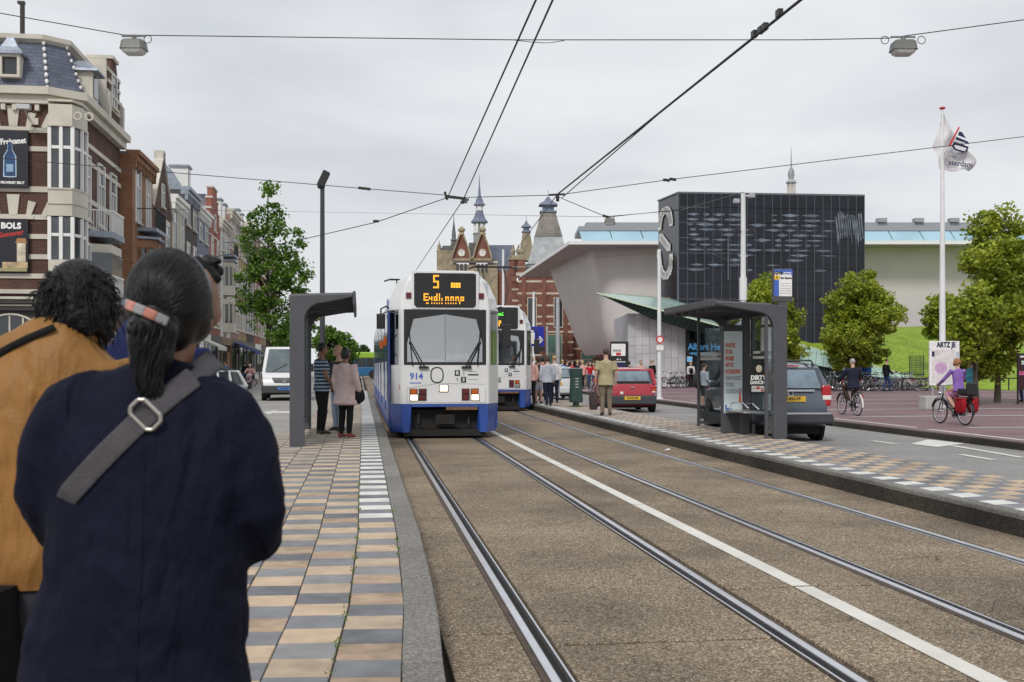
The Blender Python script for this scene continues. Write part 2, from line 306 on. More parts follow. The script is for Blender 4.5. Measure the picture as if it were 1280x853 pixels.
for i, x in enumerate(RX):
    s = -1 if i % 2 == 0 else 1                    # outer side of its track
    y0, y1 = -4, 190
    hd = MB().box(x-.026+s*.016, x+.026+s*.016, y0, y1, -.043, .006)
    r = warp(hd).build('rail', M_RAIL, tb, bevel=.008)
    xg = x-s*.070; k = MB().box(xg-.007, xg+.007, y0, y1, -.043, .003); warp(k).build('rail_lip', M_RAIL, r, bevel=.004)
    g0, g1 = sorted([x-s*.063, x-s*.010]); warp(MB().box(g0, g1, y0, y1, -.0435, -.034)).build('rail_groove', M_GROOVE, r)
    o0, o1 = sorted([x+s*.043, x+s*.077]); warp(MB().box(o0, o1, y0, y1, -.0425, -.006)).build('rail_edge', M_RAILD, r)
lm = MB()
for a, b in zip([-4,3.1,7.4,12.0,17.9,24,30,36,42,50], [3.1,7.4,12.0,17.9,24,30,36,42,50,150]): lm.box(2.965, 3.095, a+.02, b-.02, .0035, .0065)
lm.build('track_line', M_LINE, tb)
# rail splice marks and small debris
# ---- left platform
PZ = .2
EY = [-3, 2, 4.5, 6.3, 9, 12, 17, 25, 60]; EXX = [.27,.30,.345,.43,.475,.48,.50,.52,.54]
def edge(y): return float(np.interp(y, EY, EXX))
def colx(y, k):                                   # left side of paver column k (0 = the edge column)
    e = edge(y); f = max(0, 1-k/6)
    return .51+(e-.51)*f-.185-.305*(k+1)*(1+.012*k)
lp = MB(); ys = list(np.arange(-3, 60.1, .5)); outl = [(edge(y)-.012, y) for y in ys]+[(-1.42+.012*min(y,30), y) for y in reversed(ys)]
lp.prism(outl, PZ-.02+.06, 'z', -.06); lplat = structure(lp.build('platform', M_JOINT))
n_p = 0; stuff = {m: MB() for m in (M_TAN, M_GREY, M_WTILE)}
def paver_geo(mb, c, z0=.0, h=.024):
    a = random.uniform(-.0018, .0018); b = random.uniform(-.0018, .0018); e = .006
    cx = sum(p[0] for p in c)/4; cy = sum(p[1] for p in c)/4; z = PZ-.021
    top = [(p[0]+(cx-p[0])*.02, p[1]+(cy-p[1])*.03, z+h+(a if i in (0,1) else b)) for i, p in enumerate(c)]
    mid = [(p[0], p[1], z+h-.005) for p in c]; bot = [(p[0], p[1], z) for p in c]
    mb.add(bot+mid+top, [(8,9,10,11)]+[(k, (k+1)%4, (k+1)%4+4, k+4) for k in range(4)]+[(k+4, (k+1)%4+4, (k+1)%4+8, k+8) for k in range(4)])
def yrow(j, x, k): return 4.0+.292*j-.10*max(0, x+.75)*max(0, 1-.05*j)+[0,.03,-.02,.05,.0,.03,.06][k]
W0 = 9.35
for j in range(-18, 190):
    y = 4.0+.292*j
    for k in range(6):
        if k == 5 and y > 22: continue
        c = []
        for (kk, jj) in ((k, j), (k-1, j), (k-1, j+1), (k, j+1)):
            yy = 4.0+.292*jj; xx = colx(yy, kk) if kk >= 0 else edge(yy)-.19
            xx += .0035 if kk == k else -(.0035 if kk >= 0 else 0)
            c.append((xx, yrow(jj, xx, k)+(.004 if jj == j else -.004)))
        if (j+k) % 2 == 0: m = M_WTILE if (k == 0 and y > W0) else M_TAN
        else: m = M_GREY
        vis = y > 3.6 and y < 19.6 and (c[0][0] > -.9-.0*y or y > 5)
        if vis and n_p < 300:
            mb = MB(); paver_geo(mb, c)
            if m is M_TAN: m = random.choice([M_TAN, M_TAN, M_TAN2, M_TAN3])
            if m is M_GREY: m = random.choice([M_GREY, M_GREY, M_GREY2, M_GREY3])
            mb.build('paver', m, lplat); n_p += 1
        else: paver_geo(stuff[m], c)
for m, mb in stuff.items():
    o = mb.build('paver_field', m, lplat); o['kind'] = 'stuff'
for a in list(np.arange(-3, 45, 1.0)):            # kerb stones of the left platform
    c = [(edge(a+.006)-.185, a+.005), (edge(a)+0, a+.005), (edge(a+1), a+.995), (edge(a+1)-.185, a+.995)]
    mb = MB(); z1 = PZ+.006+random.uniform(-.003,.003)
    mb.add([(p[0], p[1], -.04) for p in c]+[(p[0], p[1], z1) for p in c], [(0,1,2,3),(7,6,5,4)]+[(k,(k+1)%4,(k+1)%4+4,k+4) for k in range(4)])
    mb.build('kerb_stone', M_KERB, lplat, bevel=.012)
for a in list(np.arange(-3, 60, 1.0)):
    x = -1.42+.012*min(a,30)
    if a > 4: MB().box(x-.13, x-.005, a+.005, a+.995, -.05, PZ-.01).build('kerb_stone', M_KERB, lplat, bevel=.01)
# weeds in the joints
wm = MB(); tones = []
for y in [5.4,5.9,6.0,6.15,6.5,6.9,7.3,7.35,7.4,7.8,8.0,8.2,8.3,8.7,9.2,9.4,9.8,10.4,10.5,11,11.1,11.3,11.5,11.8,12.4,12.6,13,13.5,4.9,5.1]:
    x0 = colx(y, 0 if y > 4.7 else 1)
    for _ in range(random.choice([3,6,9,14,20])):
        x = x0+random.gauss(0,.011); yy = y+random.gauss(0,.05); h = random.uniform(.006,.024); a = random.uniform(0,6.3); d = .006
        wm.add([(x-d*cos(a), yy-d*sin(a), PZ), (x+d*cos(a), yy+d*sin(a), PZ), (x+random.gauss(0,.014), yy+random.gauss(0,.014), PZ+h)], [(0,1,2)])
for y in [8.2, 8.6, 7.9, 10.2]:
    for _ in range(14):
        x = edge(y)-.19+random.gauss(0,.012); yy = y+random.gauss(0,.04); a = random.uniform(0,6.3); d = .006
        wm.add([(x-d*cos(a), yy-d*sin(a), PZ), (x+d*cos(a), yy+d*sin(a), PZ), (x+random.gauss(0,.014), yy+random.gauss(0,.014), PZ+random.uniform(.01,.03))], [(0,1,2)])
def set_tone(o, per):
    me = o.data; at = me.attributes.new('tone', 'FLOAT', 'POINT'); n = len(me.vertices)
    v = np.repeat(np.random.beta(2, 2, (n+per-1)//per), per)[:n]; at.data.foreach_set('value', v.astype(np.float32))
wo = wm.build('weed', M_WEED); wo['kind'] = 'stuff'; set_tone(wo, 3)
tag(wo, 'small green weeds growing in the joint between the pavers', 'weeds')
# ---- right platform
RX0, RX1 = 5.86, 7.62
rp = MB().box(RX0+.01, RX1, 4, 74, -.06, PZ-.02); rplat = structure(rp.build('platform', M_JOINT))
SK = .22
stuff = {m: MB() for m in (M_TAN, M_GREY, M_WTILE)}; cells = []
for j in range(0, 222):
    for k in range(6):
        xa = RX0+.155+.27*k+(.03 if k else 0); xb = RX0+.155+.27*(k+1)+.02
        if k == 5: xb = RX1-.01
        y0 = 4.6+.297*j; off = .0 if k == 0 else (.297 if k % 2 else 0)*0
        c = [(xa+.004, y0+SK*(xa-RX0)+.004), (xb-.004, y0+SK*(xb-RX0)+.004), (xb-.004, y0+SK*(xb-RX0)+.293), (xa+.004, y0+SK*(xa-RX0)+.293)]
        if (j+k) % 2 == 0: m = M_WTILE if k == 0 else M_TAN
        else: m = M_GREY
        cells.append((0 if 8.6 < y0 < 23.5 else 1, y0, c, m))
n_p = 0
for vis, y0, c, m in sorted(cells, key=lambda q: q[:2]):
    if vis == 0 and n_p < 300:
        mb = MB(); paver_geo(mb, c)
        if m is M_TAN: m = random.choice([M_TAN, M_TAN, M_TAN2, M_TAN3])
        if m is M_GREY: m = random.choice([M_GREY, M_GREY, M_GREY2, M_GREY3])
        mb.build('paver', m, rplat); n_p += 1
    else: paver_geo(stuff[m], c)
for m, mb in stuff.items():
    o = mb.build('paver_field', m, rplat); o['kind'] = 'stuff'
for a in np.arange(4, 74, 1.0):
    z1 = PZ+.005+random.uniform(-.003,.003); e = random.uniform(-.004,.004)
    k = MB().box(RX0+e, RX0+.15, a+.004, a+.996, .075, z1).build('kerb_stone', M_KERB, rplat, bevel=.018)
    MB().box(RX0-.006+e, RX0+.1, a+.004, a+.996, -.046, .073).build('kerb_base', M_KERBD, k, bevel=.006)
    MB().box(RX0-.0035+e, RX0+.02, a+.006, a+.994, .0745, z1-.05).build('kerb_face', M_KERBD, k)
# ---- left road, right road and pavements
quad_sheet('road', [(-8.2,-10),(-1.5,-10),(-1.3,60),(.45,190),(-8.2,190)], -.012, M_ASPHL)
quad_sheet('road', [(7.6,-10),(11.9,-10),(11.9,200),(7.6,200)], -.008, M_ASPH)
quad_sheet('road', [(-40,190.1),(60,190.1),(60,260),(-40,260)], -.012, M_ASPHL)
pv = MB().box(-10.75, -8.2, -10, 46, -.06, .11).box(-10.75, -8.2, 46.01, 190, -.06, .11).box(-60, -10.76, 20, 45.9, -.06, .11)
structure(pv.build('pavement', mat('pavement_brick', (.3,.26,.235), .9, var=.14, scale=3, bump=.3, bscale=30)))
sp = structure(MB().box(12.02, 16.6, -8, 120, -.06, .12).build('cycle_path', M_PURPLE))
MB().box(12.34, 12.46, -8, 23.2, .123, .126).build('path_line', M_LINE, sp); MB().box(12.44, 12.54, 23.9, 90, .123, .126).build('path_line', M_LINE, sp)
pz = structure(MB().box(16.6, 150, -8, 210, -.06, .116).build('plaza', M_PURPLE))
for y, x0, x1, wd in [(18,14,60,.45),(23.5,13.6,60,.4),(29,13.4,60,.5),(33.8,13.3,70,.45),(38.5,13.3,70,.5),(43.5,13.2,70,.45),(49.5,13.2,70,.5),(56,13.2,70,.5),(62,13.2,40,.6)]:
    MB().box(x0, x1, y, y+wd, .1225, .1255).build('paving_band', M_PLAZA, pz)
for a in np.arange(-4, 74, 1.0):
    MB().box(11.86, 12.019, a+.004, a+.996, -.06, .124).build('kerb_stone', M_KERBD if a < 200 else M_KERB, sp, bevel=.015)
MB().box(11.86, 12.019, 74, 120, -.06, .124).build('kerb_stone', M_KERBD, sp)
for a in np.arange(10, 60, 1.0): MB().box(-8.2, -8.05, a+.004, a+.996, -.06, .115).build('kerb_stone', M_KERB, bpy.data.objects['pavement'], bevel=.015)
# road markings
mk = MB(); p = [G(1140,552),G(1158,549.5),G(1215,560),G(1198,563)]
quad_sheet('road_marking', [(q.x,q.y) for q in (G(1138,555,0),G(1160,549.5,0),G(1206,554.5,0),G(1172,559,0))], .0, M_LINE)
for a, b in (((1190,557),(1278,572)),((1200,568),(1242,575)),((1090,551),(1120,555))):
    A = G(*a); B = G(*b); d = (B-A).normalized(); nrm = Vector((-d.y, d.x, 0))*.07
    quad_sheet('road_marking', [(q.x,q.y) for q in (A-nrm, B-nrm, B+nrm, A+nrm)], .0, M_LINE)
ar = [(-3.35,20.4),(-3.0,21.6),(-3.0,21.1),(-1.9,21.1),(-1.9,19.7),(-3.0,19.7),(-3.0,19.2)]
c = G(347,515,0)
ar = [(c.x+px*.62, c.y+py*2.4) for px, py in [(-.75,0),(-.2,.75),(-.2,.3),(.9,.3),(.9,-.3),(-.2,-.3),(-.2,-.75)]]
quad_sheet('road_marking', ar, -.006, M_LINE)
quad_sheet('road_marking', [(-4.75,24),(-4.63,24),(-4.63,27),(-4.75,27)], -.006, M_LINE)
for y in (32,40,48,56): quad_sheet('road_marking', [(-4.75,y),(-4.63,y),(-4.63,y+3),(-4.75,y+3)], -.006, M_LINE)
# ================================================================== the houses along the left street
BR_DK = brick_mat('brown_brick', (.075,.030,.022), (.105,.042,.030), (.12,.09,.075))
BR_RED = brick_mat('red_brick', (.30,.075,.045), (.36,.105,.06), (.3,.22,.18))
BR_OR = brick_mat('orange_brick', (.26,.112,.05), (.33,.15,.07), (.28,.21,.16))
BR_PK = brick_mat('pink_brick', (.34,.17,.14), (.40,.21,.17), (.36,.3,.26))
BR_BLK = brick_mat('black_brick', (.045,.04,.04), (.065,.058,.055), (.12,.11,.1))
BR_TAN = brick_mat('ochre_brick', (.36,.25,.12), (.42,.29,.15), (.36,.3,.22))
def slate_mat(name, c1, c2):
    m = brick_mat(name, c1, c2, tuple(x*.5 for x in c1), bw=.28, bh=.16); return m
SLATE = slate_mat('blue_slate', (.095,.11,.155), (.13,.145,.195))
SLATEG = slate_mat('grey_slate', (.13,.135,.145), (.2,.2,.205))
GREENR = mat('green_roof_tile', (.05,.11,.055), .6, var=.2, scale=5)
CURT = mat('net_curtain', (.42,.42,.40), .9, var=.2, scale=5)
WINGL = mat('house_window_glass', (.055,.065,.075), .05, var=.6, scale=.5, spec=.9)
DGREEN = mat('dark_green_paint', (.02,.05,.04), .5); DBLUE = mat('dark_blue_paint', (.02,.03,.09), .5)
ZINC = mat('zinc', (.27,.31,.37), .5, .4, var=.2, scale=4); IRON = mat('black_iron', (.015,.016,.018), .5)
SHOPD = mat('dark_shopfront', (.035,.03,.028), .5, var=.2); TIMBER = mat('varnished_timber', (.19,.085,.03), .5, var=.25, scale=6)
AWNB = mat('blue_awning', (.02,.05,.22), .8); AWNW = mat('pale_awning', (.6,.58,.54), .8)
GOLDT = mat('gold_lettering', (.62,.48,.2), .5); WHITET = mat('white_lettering', (.8,.8,.78), .6); REDT = mat('red_lettering', (.55,.03,.03), .6)
SIGNB = mat('signboard_black', (.012,.013,.02), .4, var=.2)
XF = -10.72                                       # plane of the street facades; they look towards +x
def win(t, y, z, w, h, fm=WHITE, x=XF, arch=False, cross=True, sill=True, depth=.06, sm=None):
    """window in a facade that looks towards +x; y is its middle, z its sill"""
    f = MB(); e = .07
    f.box(x-.02, x+depth, y-w/2, y-w/2+e, z, z+h).box(x-.02, x+depth, y+w/2-e, y+w/2, z, z+h).box(x-.02, x+depth, y-w/2+e, y+w/2-e, z, z+e).box(x-.02, x+depth, y-w/2+e, y+w/2-e, z+h-e, z+h)
    if cross: f.box(x-.02, x+depth-.02, y-w/2+e, y+w/2-e, z+h*.66-.03, z+h*.66+.03).box(x-.02, x+depth-.02, y-.03, y+.03, z+e, z+h*.66-.03)
    o = f.build('window', fm, t); MB().box(x-.02, x+.012, y-w/2+e, y+w/2-e, z+e, z+h-e).build('pane', WINGL if random.random() < .8 else CURT, o)
    if sill: MB().box(x-.02, x+.14, y-w/2-.08, y+w/2+.08, z-.11, z-.002).build('sill', sm or STONEW, o)
    return o
def winS(t, x, z, w, h, y, fm=WHITE, bars=1, tr=.6):
    """window in a wall that looks towards -y"""
    f = MB(); e = .06
    f.box(x-w/2, x-w/2+e, y-.06, y+.02, z, z+h).box(x+w/2-e, x+w/2, y-.06, y+.02, z, z+h).box(x-w/2+e, x+w/2-e, y-.06, y+.02, z, z+e).box(x-w/2+e, x+w/2-e, y-.06, y+.02, z+h-e, z+h)
    for b in range(bars): q = x-w/2+w*(b+1)/(bars+1); f.box(q-.03, q+.03, y-.05, y+.02, z+e, z+h-e)
    if tr: f.box(x-w/2+e, x+w/2-e, y-.045, y+.02, z+h*tr-.03, z+h*tr+.03)
    o = f.build('window', fm, t); MB().box(x-w/2+e, x+w/2-e, y-.015, y+.02, z+e, z+h-e).build('pane', WINGL, o); return o
def gable_poly(kind, y0, y1, z0, h):
    w = y1-y0; m = (y0+y1)/2
    if kind == 'step':
        n = 4; pts = [(y0, z0)]
        for i in range(n): pts += [(y0+w*.42*i/n, z0+h*(i+1)/(n+.0)), (y0+w*.42*(i+1)/n, z0+h*(i+1)/(n+.0))]
        pts += [(y0+y1-p[0], p[1]) for p in reversed(pts)]
    elif kind == 'neck': pts = [(y0,z0),(y0+w*.06,z0+h*.18),(y0+w*.2,z0+h*.42),(y0+w*.27,z0+h*.8),(y0+w*.36,z0+h*.9),(m,z0+h),(y1-w*.36,z0+h*.9),(y1-w*.27,z0+h*.8),(y1-w*.2,z0+h*.42),(y1-w*.06,z0+h*.18),(y1,z0)]
    else: pts = [(y0,z0),(m-.3,z0+h-.4),(m-.3,z0+h),(m+.3,z0+h),(m+.3,z0+h-.4),(y1,z0)]
    return pts
def house(label, y0, y1, h, wm, n=3, cols=2, roof='flat', gh=2.4, fm=WHITE, cornice=CREAM, bay=None, shop='dark', bands=None, roofm=None, balcony=False, xf=XF, gm=None, group='terraced houses along the left street', chim=True):
    t = thing('terraced_house', label, 'house', (0,0,0), 0, group); t.location = (xf, y0, 0); W = y1-y0; x = 0.0
    MB().box(-9.5, x, .012, W-.012, 0, h).build('wall', wm, t)
    fh = (h-3.9)/n
    if roof in ('step','neck','gable'):
        MB().prism(gable_poly(roof, .012, W-.012, h+.002, gh), .4, 'x', -.4).build('gable', gm or wm, t)
        rf = MB(); rf.prism([(.2,h+.003),(W/2,h+gh*.82),(W-.2,h+.003)], 8.9, 'x', -9.4).build('roof', roofm or SLATEG, t)
        if roof != 'step':
            g = gable_poly(roof, -.04, W+.04, h+.002, gh+.1); tr = MB()
            for a, b in zip(g[:-1], g[1:]): tr.bar((-.15, a[0], a[1]), (-.15, b[0], b[1]), .5, .14)
            tr.build('gable_coping', STONEW, t)
        else:
            g = gable_poly('step', .012, W-.012, h, gh); tr = MB()
            for a, b in zip(g[:-1], g[1:]):
                if abs(a[1]-b[1]) < .01: tr.box(-.45, .06, min(a[0],b[0])-.05, max(a[0],b[0])+.05, a[1]+.004, a[1]+.13)
            tr.build('gable_coping', STONEW, t)
        win(t, W/2, h+.3, .9, 1.25, fm, x)
    elif roof == 'mansard':
        MB().prism([(-9.4,h+.003),(-.15,h+.003),(-1.1,h+gh),(-8.5,h+gh)], W-.06, 'y', .03).build('roof', roofm or SLATE, t)
        for yy in ([W/2] if W < 5.5 else [W*.28, W*.72]):
            d = MB().box(-1.2, -.12, yy-.55, yy+.55, h+.3, h+1.75).build('dormer', fm, t); MB().box(-1.3, -.02, yy-.68, yy+.68, h+1.752, h+1.88).build('dormer_roof', ZINC, d); MB().box(-.13,-.10,yy-.42,yy+.42,h+.42,h+1.62).build('dormer_pane', WINGL, d)
    else:
        MB().box(-9.3, -.1, .1, W-.1, h+.003, h+.14).build('roof', ZINC, t)
    if roof in ('flat','mansard'):
        c = MB().box(-.3, .34, 0, W, h-.02, h+.2).box(-.25, .22, .004, W-.004, h-.28, h-.021).build('cornice', cornice, t)
        nb = max(3, int(W/.55)); br = MB()
        for i in range(nb): q = .1+(W-.2)*i/(nb-1); br.box(-.02, .19, q-.07, q+.07, h-.62, h-.281)
        br.build('cornice_brackets', cornice, t)['kind'] = 'stuff'
    for f in range(n):
        z = 3.9+fh*f+.75; wh = fh-1.25
        for c in range(cols):
            yy = W*(c+.5)/cols
            if bay and f < bay and abs(yy-W/2) < W*.30: continue
            win(t, yy, z, min(1.25, W/cols*.62), wh, fm, x)
            MB().box(-.02, .05, yy-.75, yy+.75, z+wh+.02, z+wh+.22).build('lintel', STONEW, t)
        if bands: MB().box(-.02, .055, .02, W-.02, z-.36, z-.16).build('stone_band', bands, t); MB().box(-.02, .055, .02, W-.02, z+wh+.24, z+wh+.36).build('stone_band', bands, t)
    if bay:
        for f in range(bay):
            z = 3.9+fh*f+.25; b = MB(); b2 = MB(); hh = fh-.3; pl = [(0,W/2-1.35),(.75,W/2-.85),(.75,W/2+.85),(0,W/2+1.35)]
            b.prism(pl, .75, 'z', z); o = b.build('bay', cornice, t); b2.prism(pl, .4, 'z', z+hh-.42).build('bay_head', cornice, o)
            MB().prism([(p[0]*.92, W/2+(p[1]-W/2)*.95) for p in pl], hh-1.17, 'z', z+.75).build('bay_pane', WINGL, o)
            ps = MB(); [ps.box(px-.06, px+.06, py-.06, py+.06, z+.75, z+hh-.42) for px, py in ((.70,W/2-.8),(.72,W/2),(.70,W/2+.8),(.08,W/2-1.28),(.08,W/2+1.28),(.4,W/2-1.05),(.4,W/2+1.05))]; ps.build('bay_post', cornice, o)
        MB().prism([(0,W/2-1.5),(.9,W/2-.95),(.9,W/2+.95),(0,W/2+1.5)], .12, 'z', 3.9+fh*bay-.04).build('bay_roof', ZINC, t)
    if balcony:
        z = 3.9+fh*(n-1)+.5; b = MB().box(0, .9, W/2-1.4, W/2+1.4, z-.18, z).build('balcony', ZINC, t)
        r = MB(); [r.box(.84,.88,W/2-1.36+.16*i,W/2-1.33+.16*i,z,z+.9) for i in range(18)]; r.box(.82,.9,W/2-1.4,W/2+1.4,z+.9,z+.95); r.bar((.0,W/2-1.38,z+.92),(.86,W/2-1.38,z+.92),.04).build('railing', IRON, b)
    # ground floor shop
    sm = {'dark':SHOPD,'white':WHITE,'timber':TIMBER,'green':DGREEN}[shop]
    s = MB().box(-.02, .16, .1, W-.1, 3.15, 3.75).box(-.02, .12, .1, .38, .12, 3.149).box(-.02, .12, W-.38, W-.1, .12, 3.149).box(-.02, .1, W*.62-.1, W*.62+.1, .12, 3.149).box(-.02,.1,.38,W*.62-.1,.12,.6).build('shopfront', sm, t)
    MB().box(-.02, .03, .38, W*.62-.1, .601, 3.149).build('shop_pane', DARKGLASS, s); MB().box(-.02, .05, W*.62+.1, W-.38, .12, 2.6).build('door', sm if shop != 'white' else DGREEN, t); MB().box(-.02,.025,W*.62+.1,W-.38,2.601,3.149).build('door_light', DARKGLASS, s)
    if chim:
        c = MB().box(-4.2, -3.3, W-.7, W-.02, h, h+gh*.8+1.2 if roof != 'flat' else h+1.6).build('chimney', wm, t)
        top = h+gh*.8+1.2 if roof != 'flat' else h+1.6
        for xq in (-4.0, -3.5): MB().cyl((xq,W-.36,top),(xq,W-.36,top+.45),.11,8).build('chimney_pot', BR_OR, c)
    return t
# far-to-near row: street facade at XF; y is metres up the street
house('orange brick house with an iron balcony next to the dark brick corner building', 55.2, 60.4, 11.6, BR_OR, 2, 2, 'flat', cornice=BR_OR, bay=1, shop='dark', balcony=True)
house('house with a steep green tiled roof and white bargeboards in the left terrace', 60.4, 66.4, 9.9, BR_DK, 2, 2, 'gable', 3.2, roofm=GREENR, cornice=CREAM, bay=1, shop='white', fm=WHITE)
house('cream painted house with a row of small arched windows below its gutter', 66.4, 71.2, 11.2, mat('cream_render',(.50,.46,.37),.8,var=.08,dirt=.3), 2, 2, 'flat', cornice=WHITE, shop='white')
house('dark slate fronted house with a zinc roof and spiked ridge', 71.2, 76.6, 12.4, BR_BLK, 3, 2, 'mansard', 1.5, roofm=ZINC, shop='dark', cornice=ZINC)
house('grey blue painted house with a plain flat gutter', 76.6, 82.4, 12.0, mat('blue_render',(.17,.20,.26),.8,var=.08,dirt=.2), 3, 2, 'flat', shop='white', cornice=WHITE)
house('bright red brick house with a stepped gable', 82.4, 89, 11.2, BR_RED, 3, 2, 'step', 3.4, shop='dark', bands=STONEW)
house('white bay fronted house beyond the stepped gable', 89, 95.4, 12.8, mat('white_render',(.64,.63,.6),.8,var=.06,dirt=.25), 3, 2, 'mansard', 2.0, bay=2, shop='timber', balcony=True)
house('pink brick house with tall sash windows', 95.4, 102, 14.4, BR_PK, 3, 3, 'flat', shop='dark', bands=STONEW)
house('ochre brick house with pale window surrounds', 102, 109, 13.8, BR_TAN, 3, 3, 'mansard', 2.0, shop='green')
house('black brick house with white windows', 109, 116.5, 15.0, BR_BLK, 3, 3, 'flat', shop='dark')
house('dark red house with neck gable beyond the black house', 116.5, 123.5, 13.6, BR_RED, 3, 2, 'neck', 3.0, shop='white')
house('ochre house far along the terrace with a tall slate mansard', 123.5, 132, 14, BR_TAN, 3, 3, 'mansard', 2.4, shop='dark')
house('brown brick house near the far end of the terrace', 132, 141, 14.2, BR_DK, 3, 3, 'mansard', 2.4, shop='dark', bands=STONEW)
house('orange brick house at the far end of the terrace', 141, 150, 13.6, BR_OR, 3, 3, 'step', 3, shop='green')
# ------------------------------------------------------------------ corner building with the wine boards
cb = thing('corner_building', 'dark brown brick corner building with cream bands, slate mansard and two hanging drink boards', 'building', (0, 0, 0))
YF = 46.0; CX0, CX1 = -30.0, -12.05; H0 = 12.05
MB().box(CX0, CX1, YF, 55.1, 4.25, H0).box(CX1+.001, XF-.55, YF+.9, 55.1, 4.25, H0).build('wall', BR_DK, cb)
def zy(py): return ZD(py, 46.2)
def xp(px, y=YF): # x where a photo column meets the south wall
    k = (px-640)/FPX; return (k*cos(TH)+sin(TH))*y/(cos(TH)-k*sin(TH))
for py, w in ((178,.19),(200,.19),(248,.22),(281,.19),(304,.19),(328,.19),(351,.19)):
    MB().box(CX0, CX1, YF-.05, YF+.01, zy(py)-w/2, zy(py)+w/2).build('stone_band', CREAM, cb); MB().box(XF-.56, XF-.50, YF+1.2, 55.1, zy(py)-w/2, zy(py)+w/2).build('stone_band', CREAM, cb)
co = MB(); co.prism([(CX0,YF-.45),(XF-1.3,YF-.45),(XF-.05,YF+.55),(XF-.05,55.1),(XF-1.2,55.1),(XF-1.2,YF+1.2),(XF-1.9,YF+.3),(CX0,YF+.3)], .3, 'z', H0+.03).prism([(CX0,YF-.25),(XF-1.35,YF-.25),(XF-.25,YF+.65),(XF-.25,55.1),(XF-1.2,55.1),(XF-1.2,YF+1.2),(XF-1.9,YF+.3),(CX0,YF+.3)], .32, 'z', H0-.3); co.build('cornice', CREAM, cb)
dent = MB(); x = CX0+.2
while x < CX1-.2: dent.box(x, x+.16, YF-.2, YF, H0-.56, H0-.32); x += .42
x = CX0+.5
while x < CX1-.2: dent.box(x, x+.22, YF-.08, YF, H0-1.1, H0-.84); x += .84
dent.build('dentils', CREAM, cb)['kind'] = 'stuff'
mr = MB(); z0, z1 = H0+.335, ZD(75, 47); b0 = [(CX0,YF-.1),(XF-1.4,YF-.1),(XF-.3,YF+.8),(XF-.3,52.2),(CX0,52.2)]; b1 = [(CX0,YF+.7),(XF-1.75,YF+.7),(XF-1.05,YF+1.3),(XF-1.05,52.2),(CX0,52.2)]
mr.loft([[Vector((*p, z0)) for p in b0], [Vector((*p, z1)) for p in b1]], True, False); mr.build('mansard_roof', SLATE, cb)
tp = MB(); b2 = [(CX0,YF+.5),(XF-1.75,YF+.5),(XF-.85,YF+1.25),(XF-.85,52.2),(CX0,52.2)]; b3 = [(CX0,YF+1.0),(XF-1.9,YF+1.0),(XF-1.35,YF+1.5),(XF-1.35,52.2),(CX0,52.2)]
tp.loft([[Vector((*p, z1+.003)) for p in b1], [Vector((*p, z1+.12)) for p in b2], [Vector((*p, z1+.30)) for p in b2], [Vector((*p, z1+.34)) for p in b3]], True, False); tp.build('roof_trim', CREAM, cb)
kn = MB()
for i in range(8):
    f = i/7; p0 = Vector((XF-1.4,YF-.1,z0)).lerp(Vector((XF-1.75,YF+.7,z1)), f); kn.ball(p0+Vector((-.0,-.06,0)), (.07,.06,.1), 8, 6); q = Vector((XF-.3,YF+.8,z0)).lerp(Vector((XF-1.05,YF+1.3,z1)), f); kn.ball(q+Vector((.03,-.05,0)), (.06,.06,.08), 8, 6)
kn.build('hip_caps', WHITE, cb)['kind'] = 'stuff'
# dormer
xd = xp(17, 46.3); za, zb_ = zy(117), zy(90)
d = MB().frame(xd-.38, xd+.38, za, zb_, YF-.25, YF+.2, .10).box(xd-.36, xd+.36, YF+.2, YF+1.4, za, zb_).build('dormer', CREAM, cb); MB().box(xd-.28, xd+.28, YF-.08, YF+.1, za+.1, zb_-.1).build('dormer_pane', DARKGLASS, d)
MB().loft([[Vector((xd+a*s_, YF-.35+b*s_*.5+(.5-.5*s_)*.6, z)) for a, b in ((-.5,0),(.5,0),(.5,2.6),(-.5,2.6))] for z, s_ in ((zb_,1),(zb_+.12,.98),(zb_+.3,.62),(zb_+.62,.28),(zb_+.68,.24))], True, False).build('dormer_roof', ZINC, d)
yd = 47.9; d = MB().box(XF-1.1, XF-.05, yd-.5, yd+.5, zy(128), zy(95)).build('dormer', CREAM, cb); MB().box(XF-.06, XF-.02, yd-.36, yd+.36, zy(125), zy(98)).build('dormer_pane', WINGL, d)
MB().loft([[Vector((XF-.5+a*s_, yd+b*s_, z)) for a, b in ((-.75,-.7),(.7,-.7),(.7,.7),(-.75,.7))] for z, s_ in ((zy(95),1),(zy(92),.97),(zy(87),.6),(zy(80),.3))], True, False).build('dormer_roof', ZINC, d)
# corner bay
bx0, bx1 = xp(88), xp(120); BP = [(CX1-.02,YF+.02),(CX1-.02,YF-.42),(-11.25,YF-.42),(XF-.15,YF+.55),(XF-.15,YF+1.35),(XF-.56,YF+1.35)]
BP = [(-12.03,YF+.02),(-12.03,YF-.35),(-11.15,YF-.30),(XF-.20,YF+.35),(XF-.20,YF+1.2),(XF-.56,YF+1.2)]
def bayslab(z0, z1, g=0.0, m=CREAM, nm='bay_wall'):
    c = Vector((-11.6, YF+.6)); pl = [((p[0]-c.x)*(1+g)+c.x, (p[1]-c.y)*(1+g)+c.y) for p in BP]
    return MB().prism(pl, z1-z0, 'z', z0).build(nm, m, cb)
bayslab(zy(172), H0-.32); bayslab(zy(265)+.003, zy(248), .02); bayslab(zy(280), zy(266)); bayslab(zy(372), zy(332)); bayslab(zy(174), zy(171.5), .05, nm='bay_moulding'); bayslab(zy(249), zy(247), .06, nm='bay_moulding'); bayslab(zy(266), zy(264.5), .05, nm='bay_moulding'); bayslab(zy(145), zy(142.5), .05, nm='bay_moulding')
